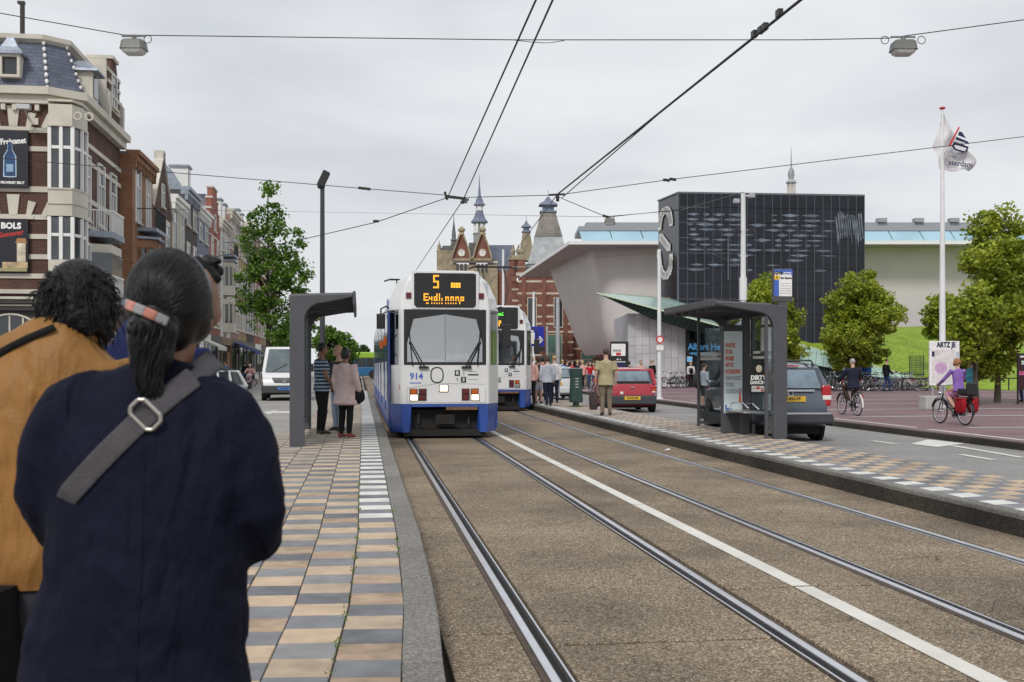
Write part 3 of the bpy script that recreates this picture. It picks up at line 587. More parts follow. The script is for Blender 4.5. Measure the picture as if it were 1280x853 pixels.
def baywin(z0, z1, arched):
    o = bayslab(z0+.003, z1-.003, -.10, WINGL, 'bay_pane'); ps = MB(); fr = [(-12.0,YF-.31),(-11.57,YF-.315),(-11.15,YF-.28),(XF-.5-.0,YF+.06),(XF-.24,YF+.36),(XF-.24,YF+1.1)]
    for p in (fr[0],fr[1],fr[2],fr[4],fr[5]): ps.box(p[0]-.065, p[0]+.065, p[1]-.02, p[1]+.12, z0+.004, z1-.004)
    ps.build('bay_post', WHITE, cb)
    MB().prism([((p[0]+11.6)*.965-11.6, (p[1]-YF-.6)*.955+YF+.6) for p in BP], .12, 'z', z0+(z1-z0)*(.64 if not arched else .55)).build('bay_transom', WHITE, cb)
baywin(zy(247), zy(174), False); baywin(zy(332), zy(281), True)
for px in (97, 111):
    x_ = xp(px, YF-.36); tt = MB(); tt.torus((x_, YF-.36 if px < 100 else YF-.31, zy(162)), (0,1,0), .14, .035, 16, 6); tt.build('roundel', CREAM, cb)
MB().cyl((xp(78), YF-.09, 4.3), (xp(78), YF-.09, H0-.4), .05, 8).build('drainpipe', GALV, cb)
# south windows blinded by the boards, arches above them
for px0, px1, py0, py1, arch in ((0,0,180,247,178),(0,0,285,347,283)):
    xa, xb = xp(-22), xp(38); ym = zy(arch)
    for i in range(-2, 3):
        a = i*.26; xc = xp(17)+i*.56; zc = ym+.14-.03*abs(i); h_ = .80 if i == 0 else .58
        k = MB(); k.T = Matrix.Translation((xc, YF-.07, zc)) @ Matrix.Rotation(a, 4, 'Y'); w1, w2 = (.15,.24) if i == 0 else (.09,.15); k.prism([(-w1,0),(w1,0),(w2,h_),(-w2,h_)], .075, 'y', 0); k.build('voussoir', CREAM, cb)
    MB().box(xa-.1, xb+.15, YF-.09, YF+.01, ym-.02, ym+.12).build('lintel', CREAM, cb)
fl = MB().bar((xp(36),YF-.1,zy(163)),(xp(38),YF-.8,zy(158)),.06).cbox((xp(38),YF-.9,zy(156.5)),(.5,.3,.18)).build('floodlight', GALV, cb)
# shop floor
gf = MB().box(CX0, XF-.2, YF+.02, 55.1, .1, 4.25).build('shop_wall', SHOPD, cb)
MB().box(CX0, CX1+.5, YF-.35, YF+.03, zy(384), zy(377)).box(CX0, CX1+.9, YF-.2, YF+.03, zy(392)+.003, zy(384.2)).build('fascia', SHOPD, cb); MB().box(CX0, xp(45), YF-.4, YF-.351, zy(379), zy(376)).box(CX0, xp(42), YF-.25, YF-.201, zy(387), zy(385)).box(CX0, xp(60,YF), YF-.1, YF+.02, zy(372), zy(367)).build('fascia_trim', CREAM, cb)
ac = xp(14); aw = MB(); za = zy(425)
ring = [(ac+1.15*cos(pi*k/14), za+.95*sin(pi*k/14)) for k in range(15)]
for a, b in zip(ring[:-1], ring[1:]): aw.bar((a[0],YF-.04,a[1]), (b[0],YF-.04,b[1]), .1, .07)
for dx in (-.55, -.05, .45, .9): aw.box(ac+dx-.03, ac+dx+.03, YF-.05, YF, .8, za+.95*math.sqrt(max(0,1-(dx/1.15)**2))-.04)
af = aw.build('arched_window', CREAM, cb); MB().prism([(ac-1.15,.6),(ac+1.15,.6)]+ring, .03, 'y', YF-.02).build('pane', DARKGLASS, af)
lettering('KEYZER', .42, WHITET, cb, (xp(140), YF-.02, zy(422)), name='shop_lettering', bold=.008)
# street side of the corner building: tall gable, bays, balconies
for yy in (48.4, 51.0, 53.4):
    for z0, z1 in ((4.6,6.6),(7.6,10.3)): win(cb, yy, z0, 1.2, z1-z0, WHITE, XF-.55, depth=.1)
gb = MB().prism([(51.2,H0+.34),(51.2,13.6),(51.6,13.7),(51.6,14.6),(52.0,14.7),(52.3,15.3),(53.3,15.3),(53.6,14.7),(54.0,14.6),(54.0,13.7),(54.4,13.6),(54.4,H0+.34)], 1.0, 'x', XF-1.35).build('gable', BR_DK, cb)
gt = MB()
for z in (13.0,13.6,14.1,14.6): gt.box(XF-1.4, XF-.31, 51.15 if z < 13.65 else 51.55, 54.45 if z < 13.65 else 54.05, z, z+.16)
gt.box(XF-1.45, XF-.25, 52.2, 53.4, 15.3, 15.45).box(XF-.36,XF-.2,51.2,51.6,H0+.4,13.55).box(XF-.36,XF-.2,54,54.4,H0+.4,13.55).box(XF-1.36,XF-.33,51.1,51.3,12.5,15.0).build('gable_trim', CREAM, cb); win(cb, 52.8, 13.2, 1.1, 1.5, WHITE, XF-.35)
MB().box(CX0, XF-2.2, 52.21, 55.1, H0+.3, 14.6).build('rear_roof', SLATE, cb)
for y0_, z_ in ((49.2, 6.95),(49.2,4.2)):
    b = MB().prism([(XF-.55,y0_-.3),(XF+.35,y0_+.1),(XF+.35,y0_+2.5),(XF-.55,y0_+2.9)], .25, 'z', z_).build('balcony', ZINC, cb)
    r = MB().box(XF+.28,XF+.33,y0_+.1,y0_+2.5,z_+1.1,z_+1.17).bar((XF-.5,y0_-.22,z_+1.13),(XF+.3,y0_+.12,z_+1.13),.06); [r.box(XF+.28,XF+.32,y0_+.12+.15*i,y0_+.15+.15*i,z_+.25,z_+1.1) for i in range(16)]; [r.box(XF-.5+.1*i,XF-.47+.1*i,y0_-.2+.043*i,y0_-.17+.043*i,z_+.25,z_+1.1) for i in range(8)]
    r.build('railing', WHITE, b)
MB().prism([(XF-.55,49.0),(XF+.25,49.4),(XF+.25,51.5),(XF-.55,51.9)], 2.2, 'z', 4.46).build('bay_wall', CREAM, cb); MB().prism([(XF-.5,48.98),(XF+.28,49.36),(XF+.28,51.54),(XF-.5,51.92)], 1.2, 'z', 5.1).build('bay_pane', WINGL, cb)
MB().cyl((xp(28,49), 49, z1+.3), (xp(28,49), 49, ZD(31, 49.5)), .1, 8).box(xp(28,49)-.18, xp(28,49)+.1, 48.9, 49.1, ZD(31,49.5), ZD(28,49.5)).build('flue', SHOPD, cb)
# boards hung on the wall: own things
s1 = thing('advertising_board', 'upper black hanging board with a blue wine bottle and white script', 'sign', (xp(15), YF-.12, zy(213.5)))
w_ = xp(37)-xp(15); hh = zy(180)-zy(213.5)
MB().box(-w_-.05, w_, -.08, .09, -hh, hh).build('panel', SIGNB, s1); lettering('Freixenet', .31, WHITET, s1, (.10,-.083,hh-.42), name='lettering', bold=.012, tilt=-.09, sx=.8); lettering('PROVENET BRUT', .135, WHITET, s1, (.08,-.083,-hh+.18), name='lettering', bold=.006, sx=.85)
bo = [(0,.62),(.07,.62),(.08,.34),(.2,.1),(.21,-.66),(.0,-.68)]; bo = [(p[0], p[1]) for p in bo]+[(-p[0], p[1]) for p in reversed(bo[1:-1])]
MB().prism([(p[0]*1.18-.02, p[1]*1.06) for p in bo], .004, 'y', -.086).build('bottle_outline', mat('pale_blue_print',(.45,.6,.75),.6), s1); MB().prism([(p[0]-.02, p[1]) for p in bo], .004, 'y', -.0915).build('bottle', mat('deep_blue_print',(.02,.06,.16),.4,var=.4,scale=3), s1); MB().box(-.15,.11,-.0945,-.092,-.5,-.2).build('bottle_label', mat('pale_blue_print2',(.25,.4,.55),.6), s1)
s2 = thing('advertising_board', 'lower dark hanging board with a lamp picture and white spirits lettering', 'sign', (xp(15), YF-.12, zy(316)))
hh = zy(285)-zy(316); MB().box(-w_-.05, w_, -.08, .09, -hh, hh).build('panel', SIGNB, s2); lettering('BOLS', .32, WHITET, s2, (.02,-.083,hh-.25), name='lettering', bold=.016); lettering('Genever', .28, REDT, s2, (-.0,-.083,hh-.56), name='lettering', tilt=-.16, bold=.006)
PW = mat('print_warm', (.5,.38,.22), .6, var=.4, scale=3); MB().prism([(.25,.3),(.55,.3),(.62,.12),(.18,.12)], .004, 'y', -.085).build('picture', mat('print_copper',(.4,.2,.09),.5), s2)
MB().box(.24,.56,-.085,-.081,-.62,.11).box(-w_+.02,-.5,-.085,-.081,-.6,.5).build('picture', mat('print_cream',(.55,.5,.38),.6,var=.35,scale=4), s2); MB().box(-.3,.64,-.086,-.0815,-.86,-.63).build('picture', PW, s2); MB().box(-.5,w_-.05,-.087,-.081,-hh+.03,-hh+.16).build('picture', mat('print_olive',(.32,.3,.14),.6), s2)
# awnings and shop signs on the street: part of houses
bpy.data.objects['terraced_house']
for i, (y, m, lb) in enumerate([(97.5,AWNB,'blue shop awning pulled out over the left pavement'),(72.5,AWNW,'pale shop awning over the left pavement'),(104,SHOPD,'dark shop awning farther along the left pavement')]):
    a = thing('awning', lb, 'awning', (XF, y, 2.5)); MB().prism([(.16,1.0),(1.9,.25),(1.9,0),(1.85,0),(1.82,.2),(.16,.92)], 4.2, 'y', 0).build('fabric', m, a); MB().bar((.1,.1,.5),(1.85,.1,.2),.03).bar((.1,4.1,.5),(1.85,4.1,.2),.03).build('arm', GALV, a)
# ================================================================== the museum side
def vwin(t, px0, px1, py0, py1, D, fm, pm, bars=1, tr=.6): pass
BANDW = mat('sandstone_band', (.60,.53,.42), .85, var=.15, dirt=.3)
BRM = brick_mat('museum_brick', (.19,.060,.040), (.245,.08,.052), (.22,.16,.13)); LEADR = mat('lead_roof', (.34,.36,.37), .6, .2, var=.2, scale=1.2, dirt=.3); SANDD = mat('weathered_sandstone', (.33,.28,.19), .9, var=.25, scale=1.5, dirt=.35)
LEADB = mat('blue_lead', (.15,.18,.25), .6, var=.2, scale=1); GREENW = mat('green_blind', (.13,.27,.21), .5, var=.15, scale=1)
VG = thing('museum', 'old red brick museum with cream bands, pyramid roof tower and stone gables', 'museum', (0,0,0)); VG.location = PD(700, 158, 0); VG.rotation_euler.z = -TH
# local frame: x to the right of the photo, y away from the camera, origin under column 700 at 158 m
def lx(px, D): return (px-700)*158/FPX*(D/158.0) + (700-640)/FPX*(D-158)
def lb(mb, px0, px1, py0, py1, D, dep, ex=0):       # a block whose front face fills these photo columns and rows at distance D
    mb.box(lx(px0,D), lx(px1,D), D-158, D-158+dep, ZD(py1,D) if py1 else 0, ZD(py0,D)); return mb
lb(MB(), 640, 770, 352, None, 160, 16).build('wall', BRM, VG)
w2 = lb(MB(), 648, 716, 344, None, 158, 3).build('tower_wall', BRM, VG)
for py in (352,367,382,396,428,444,452,405,415):
    lb(MB(), 646.8, 717, py-1.2, py+1.2, 157.95, .08).build('stone_band', BANDW, VG)
for py in (362,376,390,405,420,436,451): lb(MB(), 640, 770, py-1.2, py+1.2, 159.95, .06).build('stone_band', BANDW, VG)
lb(MB(), 645, 719, 341, 345, 157.7, 3.6).build('cornice', BANDW, VG)
for px in (655, 680, 707): lb(MB(), px-2.5, px+2.5, 346, 455, 157.8, .3).build('pier', BRM, VG)
for px, py0, py1, w in ((691,418,456,24),(735,440,456,18)):
    f = MB(); a, b = lx(px-w/2,157.9), lx(px+w/2,157.9); z0, z1 = ZD(py1,158), ZD(py0,158)
    f.frame(a, b, z0, z1, -.16, -.02, .14).box((a+b)/2-.06,(a+b)/2+.06,-.15,-.03,z0+.14,z0+(z1-z0)*.34).box(a+.14,b-.14,-.15,-.03,z0+(z1-z0)*.34,z0+(z1-z0)*.34+.14); o = f.build('window', BANDW, VG); MB().box(a+.14,b-.14,-.1,-.01,z0+.14,z1-.14).build('pane', GREENW, o)
for px in (665, 698): # first floor windows
    a, b = lx(px-6,157.9), lx(px+6,157.9); o = MB().frame(a, b, ZD(410,158), ZD(372,158), -.12, -.02, .12).build('window', BANDW, VG); MB().box(a+.12,b-.12,-.08,-.01,ZD(410,158)+.12,ZD(372,158)-.12).build('pane', DARKGLASS, o)
def pyr(px, w, py0, py1, D, top, m, nm='tower_roof', lant=None, dep=None):
    c = Vector((lx(px,D), D-158+ (w*D/FPX)/2, 0)); h = w*D/FPX/2; tt = top*D/FPX/2; z0, z1 = ZD(py0,D), ZD(py1,D)
    o = MB().loft([[c+Vector((i*r, j*r, z)) for i, j in ((-1,-1),(1,-1),(1,1),(-1,1))] for r, z in ((h,z0),(h*.93,z0+.2),((h+tt)*.47,z0+(z1-z0)*.52),(tt,z1))], True, False).build(nm, m, VG)
    if lant:
        u = (z0-z1)/10; l = MB(); s = tt
        l.loft([[c+Vector((i*r, j*r, z)) for i, j in ((-1,-1),(1,-1),(1,1),(-1,1))] for r, z in ((s*1.25,z1),(s*1.25,z1+.25),(s*.85,z1+.3),(s*.85,z1+lant*.45),(s*1.4,z1+lant*.47),(s*1.3,z1+lant*.55),(s*.6,z1+lant*.75),(s*.25,z1+lant),(.04,z1+lant*1.05),(.03,z1+lant*1.5))], True, False)
        l.build('lantern', LEADB, o)
    return o
pyr(686, 56, 330, 263, 161, 17, LEADR, lant=2.3); pyr(658, 22, 326, 290, 165, 9, SANDD, lant=1.7)
_D = 161; _c = Vector((lx(686,_D), _D-158+(56*_D/FPX)/2, 0)); _h = 56*_D/FPX/2; _t = 17*_D/FPX/2; _z0, _z1 = ZD(330,_D), ZD(263,_D); _m = (_h+_t)*.47
MB().loft([[_c+Vector((i_*r, j_*r, z)) for i_, j_ in ((-1,-1),(1,-1),(1,1),(-1,1))] for r, z in ((_m+.06,_z0+(_z1-_z0)*.53),(_t+.06,_z1+.02))], True, False).build('upper_roof', mat('brown_slate',(.20,.185,.165),.7,var=.3,scale=.8,dirt=.4), VG)
lb(MB(), 656, 716, 331, 345, 160, 5).build('tower_base', LEADR, VG)
for px, D in ((652,157.8),(641,159),(712,157.8),(648,159)):        # stone dormers and finials on the parapet
    x, y = lx(px,D), D-158; o = MB().box(x-.55,x+.55,y,y+1,ZD(344,D),ZD(325,D)).build('parapet_pier', BRM, VG)
    MB().box(x-.7,x+.7,y-.1,y+1.1,ZD(325,D),ZD(322,D)).box(x-.62,x+.62,y-.06,y+1,ZD(335,D),ZD(333,D)).lathe([(.5,0),(.42,.3),(.2,.45),(.36,.8),(.3,1.1),(.1,1.3),(.16,1.5),(.02,1.9)], 10, (x,y+.5,ZD(322,D))).build('finial', SANDD, o)
# the gabled tower house with its spire, farther back
D2 = 190.0
VG2 = thing('gabled_tower', 'slender grey spire over brick gables with round clocks beyond the trams', 'tower', (0,0,0)); VG2.location = PD(600, D2, 0); VG2.rotation_euler.z = -TH
K = D2/FPX
def q(px): return (px-600)*K
def qz(py): return ZD(py, D2)
MB().box(q(563),q(622),0,9,0,qz(331)).build('wall', SANDD, VG2); MB().box(q(546),q(566),1.5,9,0,qz(312)).build('side_wall', SANDD, VG2); MB().box(q(612),q(646),1,9,0,qz(338)).build('wing_wall', BRM, VG2)
MB().prism([(q(549),qz(312)),(q(566),qz(312)),(q(564),qz(306)),(q(553),qz(306))], 7, 'y', 1.6).build('side_roof', SLATEG, VG2)
MB().prism([(q(608),qz(338)),(q(646),qz(338)),(q(643),qz(305)),(q(611),qz(305))], 5, 'y', 2).build('wing_roof', LEADB, VG2)
for px in (577, 603):
    w = 11.5; g = MB().prism([(q(px-w),qz(324)),(q(px+w),qz(324)),(q(px+w*.72),qz(312)),(q(px+2.5),qz(294)),(q(px-2.5),qz(294)),(q(px-w*.72),qz(312))], .9, 'y', -.3).build('gable', BRM, VG2)
    tr = MB()
    for s in (-1, 1): tr.bar((q(px+s*(w+.5)),-.35,qz(324)),(q(px+s*w*.75),-.35,qz(311.5)),.9,.28).bar((q(px+s*w*.75),-.35,qz(311.5)),(q(px+s*2.2),-.35,qz(293.5)),.9,.28)
    tr.box(q(px-w-1),q(px+w+1),-.6,.4,qz(326.5),qz(323.5)).lathe([(.5,0),(.35,.5),(.6,.7),(.62,1.0),(.3,1.3),(.05,1.5)], 10, (q(px),0,qz(294))).build('gable_coping', SANDD, g)
    c = MB().cyl((q(px),-.36,qz(316.5)),(q(px),-.28,qz(316.5)),4.2*K,20).build('clock_face', WHITE, g); MB().torus((q(px),-.36,qz(316.5)),(0,1,0),4.3*K,.09,20,6).build('clock_rim', BANDW, c)
    MB().bar((q(px),-.39,qz(316.5)),(q(px)+.08,-.39,qz(313.6)),.07,.03).bar((q(px),-.39,qz(316.5)),(q(px)+.2,-.39,qz(317.5)),.08,.03).build('clock_hand', BLACKP, c)
    for dx in (-5, 0, 5):
        o = MB().box(q(px+dx)-.22,q(px+dx)+.22,-.05,.02,qz(341),qz(330)).build('window', DARKGLASS, VG2)
MB().box(q(563),q(622),-.1,0,qz(329),qz(326.6)).build('stone_band', BANDW, VG2); MB().box(q(586),q(594),.5,6,qz(331),qz(305)).prism([(q(585),qz(318)),(q(595),qz(318)),(q(594),qz(303)),(q(586),qz(303))],5,'y',.6).build('valley_roof', SLATEG, VG2)
sx = q(598.5); s_ = 7.6*K; sp_ = MB(); cy = 3.5
sp_.lathe([(s_*1.0,qz(324)),(s_*1.0,qz(291)),(s_*1.1,qz(290)),(s_*1.1,qz(288.6))], 8, (sx,cy,0), False).build('spire_base', LEADR, VG2)
po = MB(); [po.bar((sx+s_*.88*cos(a),cy+s_*.88*sin(a),qz(288.5)),(sx+s_*.88*cos(a),cy+s_*.88*sin(a),qz(276.5)),.34) for a in [2*pi*k/8+.39 for k in range(8)]]; po.lathe([(s_*.45,qz(288.5)),(s_*.45,qz(276))],8,(sx,cy,0),False).build('belfry_column', WHITE, VG2)
MB().lathe([(s_*1.15,qz(276.5)),(s_*1.42,qz(275.6)),(s_*1.42,qz(274)),(s_*1.0,qz(270)),(s_*.72,qz(264.5)),(s_*.6,qz(260)),(s_*.6,qz(259.8))], 8, (sx,cy,0), False).build('spire_skirt', LEADB, VG2)
po = MB(); [po.bar((sx+s_*.5*cos(a),cy+s_*.5*sin(a),qz(260)),(sx+s_*.5*cos(a),cy+s_*.5*sin(a),qz(253)),.2) for a in [2*pi*k/6 for k in range(6)]]; po.build('lantern_column', WHITE, VG2)
MB().lathe([(s_*.95,qz(253.5)),(s_*.98,qz(252.4)),(s_*.62,qz(249)),(s_*.55,qz(245.6)),(s_*.36,qz(243.5)),(s_*.26,qz(241)),(s_*.12,qz(229)),(.05,qz(219)),(.03,qz(213))], 8, (sx,cy,0), False).build('spire', LEADB, VG2)
for px, t0, bw, m in ((548,302,3,SANDD),(566.5,270,3.4,SLATEG),(564,300,2.2,SANDD)):
    MB().lathe([(bw*K,qz(345)),(bw*K,qz(t0+12 if px != 566.5 else 300)),(bw*K*1.25,qz(t0+11 if px != 566.5 else 299)),(bw*K*.75,qz(t0+8 if px!=566.5 else 296)),(bw*K*.8,qz(t0+4 if px!=566.5 else 292)),(.1,qz(t0+1 if px!=566.5 else 276)),(.03,qz(t0-3))], 8, (q(px),2,0), False).build('pinnacle', m, VG2)
# ------------------------------------------------------------------ white museum wing shaped like a tub
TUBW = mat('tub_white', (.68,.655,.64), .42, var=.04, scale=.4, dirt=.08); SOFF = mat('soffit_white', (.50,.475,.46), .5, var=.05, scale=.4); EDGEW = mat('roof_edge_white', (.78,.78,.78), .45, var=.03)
SKYG = mat('pale_blue_glass', (.32,.50,.60), .06, var=.16, scale=.25, spec=.9); GREYR = mat('roof_plant_grey', (.30,.32,.35), .6, var=.1)
TW = thing('museum_wing', 'smooth white tub-shaped museum wing under a broad flat canopy with a blue glass strip', 'museum', (0,0,0)); TW.location = PD(760, 112, 0); TW.rotation_euler.z = -TH
KT = 112/FPX
def tx(px, D=112): return ((px-640)*D-(760-640)*112)/FPX
def tz(py, D=112): return ZD(py, D)
ztop = tz(306)
def tubring(z, xl, yb, r, inset):
    # front-left corner rounded, front wall to the far right, back wall
    pts = []; xr = 62.0; yf = inset
    pts.append(Vector((xl[1], yb, z)))
    for k in range(9):
        a = pi+ (pi/2)*k/8; pts.append(Vector((xl[0]+r+r*cos(a), yf+r+r*sin(a), z)))
    pts.append(Vector((xr, yf, z))); pts.append(Vector((xr, yb, z))); return pts
rings = []
for i in range(9):
    f = i/8; py = 442-(442-311)*f; z = tz(py)
    xl0 = tx(763)+(tx(741)-tx(763))*f; xlb = tx(727, 140)+(tx(688, 140)-tx(727, 140))*f
    e = 1.0-min(1, f*7)**.5
    rings.append(tubring(z, (xl0+e*.5, xlb+e*.5), 28, 2.4, .9*(1-f)+.6*e))
rings.append(tubring(ztop+.2, (tx(741), tx(688,140)), 28, 2.4, 0))
MB().loft(rings, True, True).build('tub_wall', TUBW, TW)
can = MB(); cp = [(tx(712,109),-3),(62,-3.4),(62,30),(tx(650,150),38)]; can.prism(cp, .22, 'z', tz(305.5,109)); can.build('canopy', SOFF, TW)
ed = MB(); z = tz(305.5,109)+.002
for a, b in ((cp[3],cp[0]),(cp[0],cp[1])): ed.bar((a[0],a[1]-.03,z+.14), (b[0],b[1]-.03,z+.14), .12, .34)
ed.build('canopy_edge', EDGEW, TW)
x = tx(722); i = 0
gl = []
zb, zt = tz(303.5,109)+.1, tz(289,111)
x0 = tx(728,110)
while x0 < 60:
    m = MB(); m.add([(x0+.02,-2.2,zb),(x0+3.0,-2.2,zb),(x0+2.7,-1.2,zt),(x0-.28,-1.2,zt)], [(0,1,2,3)]); m.add([(x0+.02,-2.1,zb),(x0+3.0,-2.1,zb),(x0+2.7,-1.1,zt),(x0-.28,-1.1,zt)], [(3,2,1,0)]); m.build('glass_pane', SKYG, TW); x0 += 3.06
MB().box(tx(724,110), 60, -1.3, 6, zt+.004, zt+.45).build('roof_band', GREYR, TW); MB().box(tx(734,110), 58, -.3, 6, zt+.451, zt+.95).build('roof_band', GREYR, TW)
for px in (762, 1101, 1147, 1191): MB().box(tx(px)-.45, tx(px)+.45, -.6, .3, zt+.96, zt+1.35).box(tx(px)-.2, tx(px)+.2, -.5, .2, zt+.9, zt+1.0).build('roof_lamp', GREYR, TW)
MB().box(tx(765), 62, 4, 27, 0, tz(445)).build('base', DARKGLASS, TW)
# ------------------------------------------------------------------ black glass cube
CUB = thing('black_glass_block', 'tall black glass block with white pixel letters on its narrow left side', 'building', (0,0,0))
A = P3(848, 0, 80.0); B = P3(1080, 0, 81.4); Lf = P3(823, 0, 84.0); zt = ZD(240, 80)
A.z = B.z = Lf.z = 0; back = Lf.normalized()*11+RT*1.5
FRIT = bpy.data.materials.new('black_frit_glass'); FRIT.use_nodes = True
def frit():
    t = FRIT.node_tree; b = t.nodes['Principled BSDF']; b.inputs['Roughness'].default_value = .07; b.inputs['Specular IOR Level'].default_value = .45; l = t.links.new
    c = t.nodes.new('ShaderNodeTexCoord'); n = t.nodes.new('ShaderNodeTexNoise'); n.inputs['Scale'].default_value = .5; l(c.outputs['Object'], n.inputs['Vector'])
    r = t.nodes.new('ShaderNodeValToRGB'); r.color_ramp.elements[0].color = (.004,.005,.010,1); r.color_ramp.elements[1].color = (.012,.014,.026,1); r.color_ramp.elements[0].position = .35; r.color_ramp.elements[1].position = .65
    l(n.outputs['Fac'], r.inputs['Fac']); l(r.outputs['Color'], b.inputs['Base Color'])
    n2 = t.nodes.new('ShaderNodeTexNoise'); n2.inputs['Scale'].default_value = .35; l(c.outputs['Object'], n2.inputs['Vector']); bp = t.nodes.new('ShaderNodeBump'); bp.inputs['Strength'].default_value = .06; l(n2.outputs['Fac'], bp.inputs['Height']); l(bp.outputs['Normal'], b.inputs['Normal'])
frit(); MATS['black_frit_glass'] = FRIT
MULL = mat('grey_mullion', (.15,.165,.19), .4, .3, var=.1); STREAK = mat('reflection_streak', (.13,.155,.20), .5, var=.6, scale=2)
poly = [(A.x,A.y),(B.x,B.y),(B.x+back.x,B.y+back.y),(Lf.x+back.x,Lf.y+back.y),(Lf.x,Lf.y)]
MB().prism(poly, zt-.1, 'z', 0).build('core', FRIT, CUB)
ex = (B-A).normalized(); W_ = (B-A).length; nrm = Vector((ex.y, -ex.x, 0))
def fm(o): # front face frame: x along the face, -y outward
    o.parent = CUB; o.location = A; o.rotation_euler.z = math.atan2(ex.y, ex.x); return o
nc, nr = 22, 10; cw = W_/nc; rh = (zt-3)/nr
for i in range(nc):
    for j in range(nr):
        z0 = 3+rh*j
        fm(MB().box(cw*i+.02, cw*i+cw-.02, -.10, -.02, z0+.02, z0+rh-.02).build('glass_panel', FRIT))
vm_ = MB()
for i in range(nc+1): vm_.box(cw*i-.012, cw*i+.012, -.115, -.03, 2.5, zt)
vm_.box(0, W_, -.13, .1, zt-.12, zt); fm(vm_.build('mullion', MULL))
hm = MB()
for j in range(1, nr): hm.box(0, cw*3.6 if j not in (3,6) else cw*8, -.112, -.03, 3+rh*j-.014, 3+rh*j+.014)
fm(hm.build('transom', MULL))
st = MB(); rnd = random.Random(3)  # reflections in the glass, painted on as flat pale shapes
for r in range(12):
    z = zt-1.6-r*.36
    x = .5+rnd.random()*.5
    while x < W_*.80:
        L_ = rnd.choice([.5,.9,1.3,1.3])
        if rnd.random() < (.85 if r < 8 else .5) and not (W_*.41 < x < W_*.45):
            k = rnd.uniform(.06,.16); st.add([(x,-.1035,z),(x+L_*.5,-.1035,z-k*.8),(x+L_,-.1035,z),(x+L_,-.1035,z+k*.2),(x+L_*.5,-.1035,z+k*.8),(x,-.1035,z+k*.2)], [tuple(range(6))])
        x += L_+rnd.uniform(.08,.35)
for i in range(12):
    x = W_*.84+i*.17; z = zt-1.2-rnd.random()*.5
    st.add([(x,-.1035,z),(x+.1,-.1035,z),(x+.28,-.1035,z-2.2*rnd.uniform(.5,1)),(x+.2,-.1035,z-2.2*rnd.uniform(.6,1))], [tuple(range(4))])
so = fm(st.build('painted_reflections', STREAK)); so['kind'] = 'stuff'
fm(MB().tube([(W_*.26,-.2,ZD(297,80)),(W_*.26,-.2,ZD(350,80)),(W_*.31,-.2,ZD(350,80))], .05, 6).build('pipe', MULL))
# white pixel letters on the left side
ex2 = (Lf-A).normalized(); W2 = (Lf-A).length
def side(px, py):
    # where the sight line of a photo point meets the left side
    for k in range(60):
        f = k/59; p = A.lerp(Lf, f); rel = p-Vector((0,0,0)); Dp = p.x*sin(TH)+p.y*cos(TH); X = p.x*cos(TH)-p.y*sin(TH)
        if 640+FPX*X/Dp <= px: break
    return Vector((p.x, p.y, ZD(py, Dp)))
n2_ = Vector((ex2.y, -ex2.x, 0)); n2_ = n2_ if n2_.y < 0 else -n2_
MB().bar(A+n2_*.03+Vector((0,0,2.5)), A+n2_*.03+Vector((0,0,zt)), .1).bar(Lf+n2_*.05+Vector((0,0,zt-.06)), A+n2_*.05+Vector((0,0,zt-.06)), .1).build('corner_post', MULL, CUB)
for i, pts in enumerate(([(826,284),(827,276),(828.5,269),(831,264.5),(834,263),(837,264.5),(839,269),(840,276),(840.5,281)], [(827.5,297),(830,300),(833,304),(836,308),(838.5,311.5)], [(825,318),(826,326),(827,334),(829,341),(832,345),(835,345),(838,340),(840,333),(840,326),(840.5,318)])):
    g = MB()
    for (a, b), (c, d) in zip(pts[:-1], pts[1:]):
        for f in (0, .5):
            P = side(a+(c-a)*f, b+(d-b)*f)+n2_*.06; h_ = .25; w_ = .30
            vs = [P+ex2*sx_*w_+Vector((0,0,sz*h_))+n2_*dn for dn in (0,.05) for sx_, sz in ((-1,-1),(1,-1),(1,1),(-1,1))]
            g.add(vs, [(0,1,2,3),(7,6,5,4),(0,4,5,1),(1,5,6,2),(2,6,7,3),(3,7,4,0)])
    g.build('pixel_letter', WHITE, CUB)
# ------------------------------------------------------------------ distant spirelet behind the block
p = PD(989, 190, 0); tr = thing('spirelet', 'thin pale church spirelet rising behind the black glass block', 'spire', p)
k = 190/FPX; MB().lathe([(5.5*k,0),(5.5*k,ZD(241,190))], 8, smooth=False).build('shaft', STONEW, tr); c = MB(); [c.bar((4.5*k*cos(a),4.5*k*sin(a),ZD(241,190)),(4.5*k*cos(a),4.5*k*sin(a),ZD(229,190)),.22) for a in [2*pi*i/6 for i in range(6)]]; c.lathe([(2*k,ZD(241,190)),(2*k,ZD(229,190))],8).build('lantern', STONEW, tr)
MB().lathe([(7*k,ZD(229,190)),(6*k,ZD(227.5,190)),(3*k,ZD(224,190)),(4.2*k,ZD(219,190)),(3.6*k,ZD(214,190)),(1*k,ZD(209,190)),(.6*k,ZD(197,190)),(.2*k,ZD(184,190))], 12).build('onion_roof', LEADR, tr)
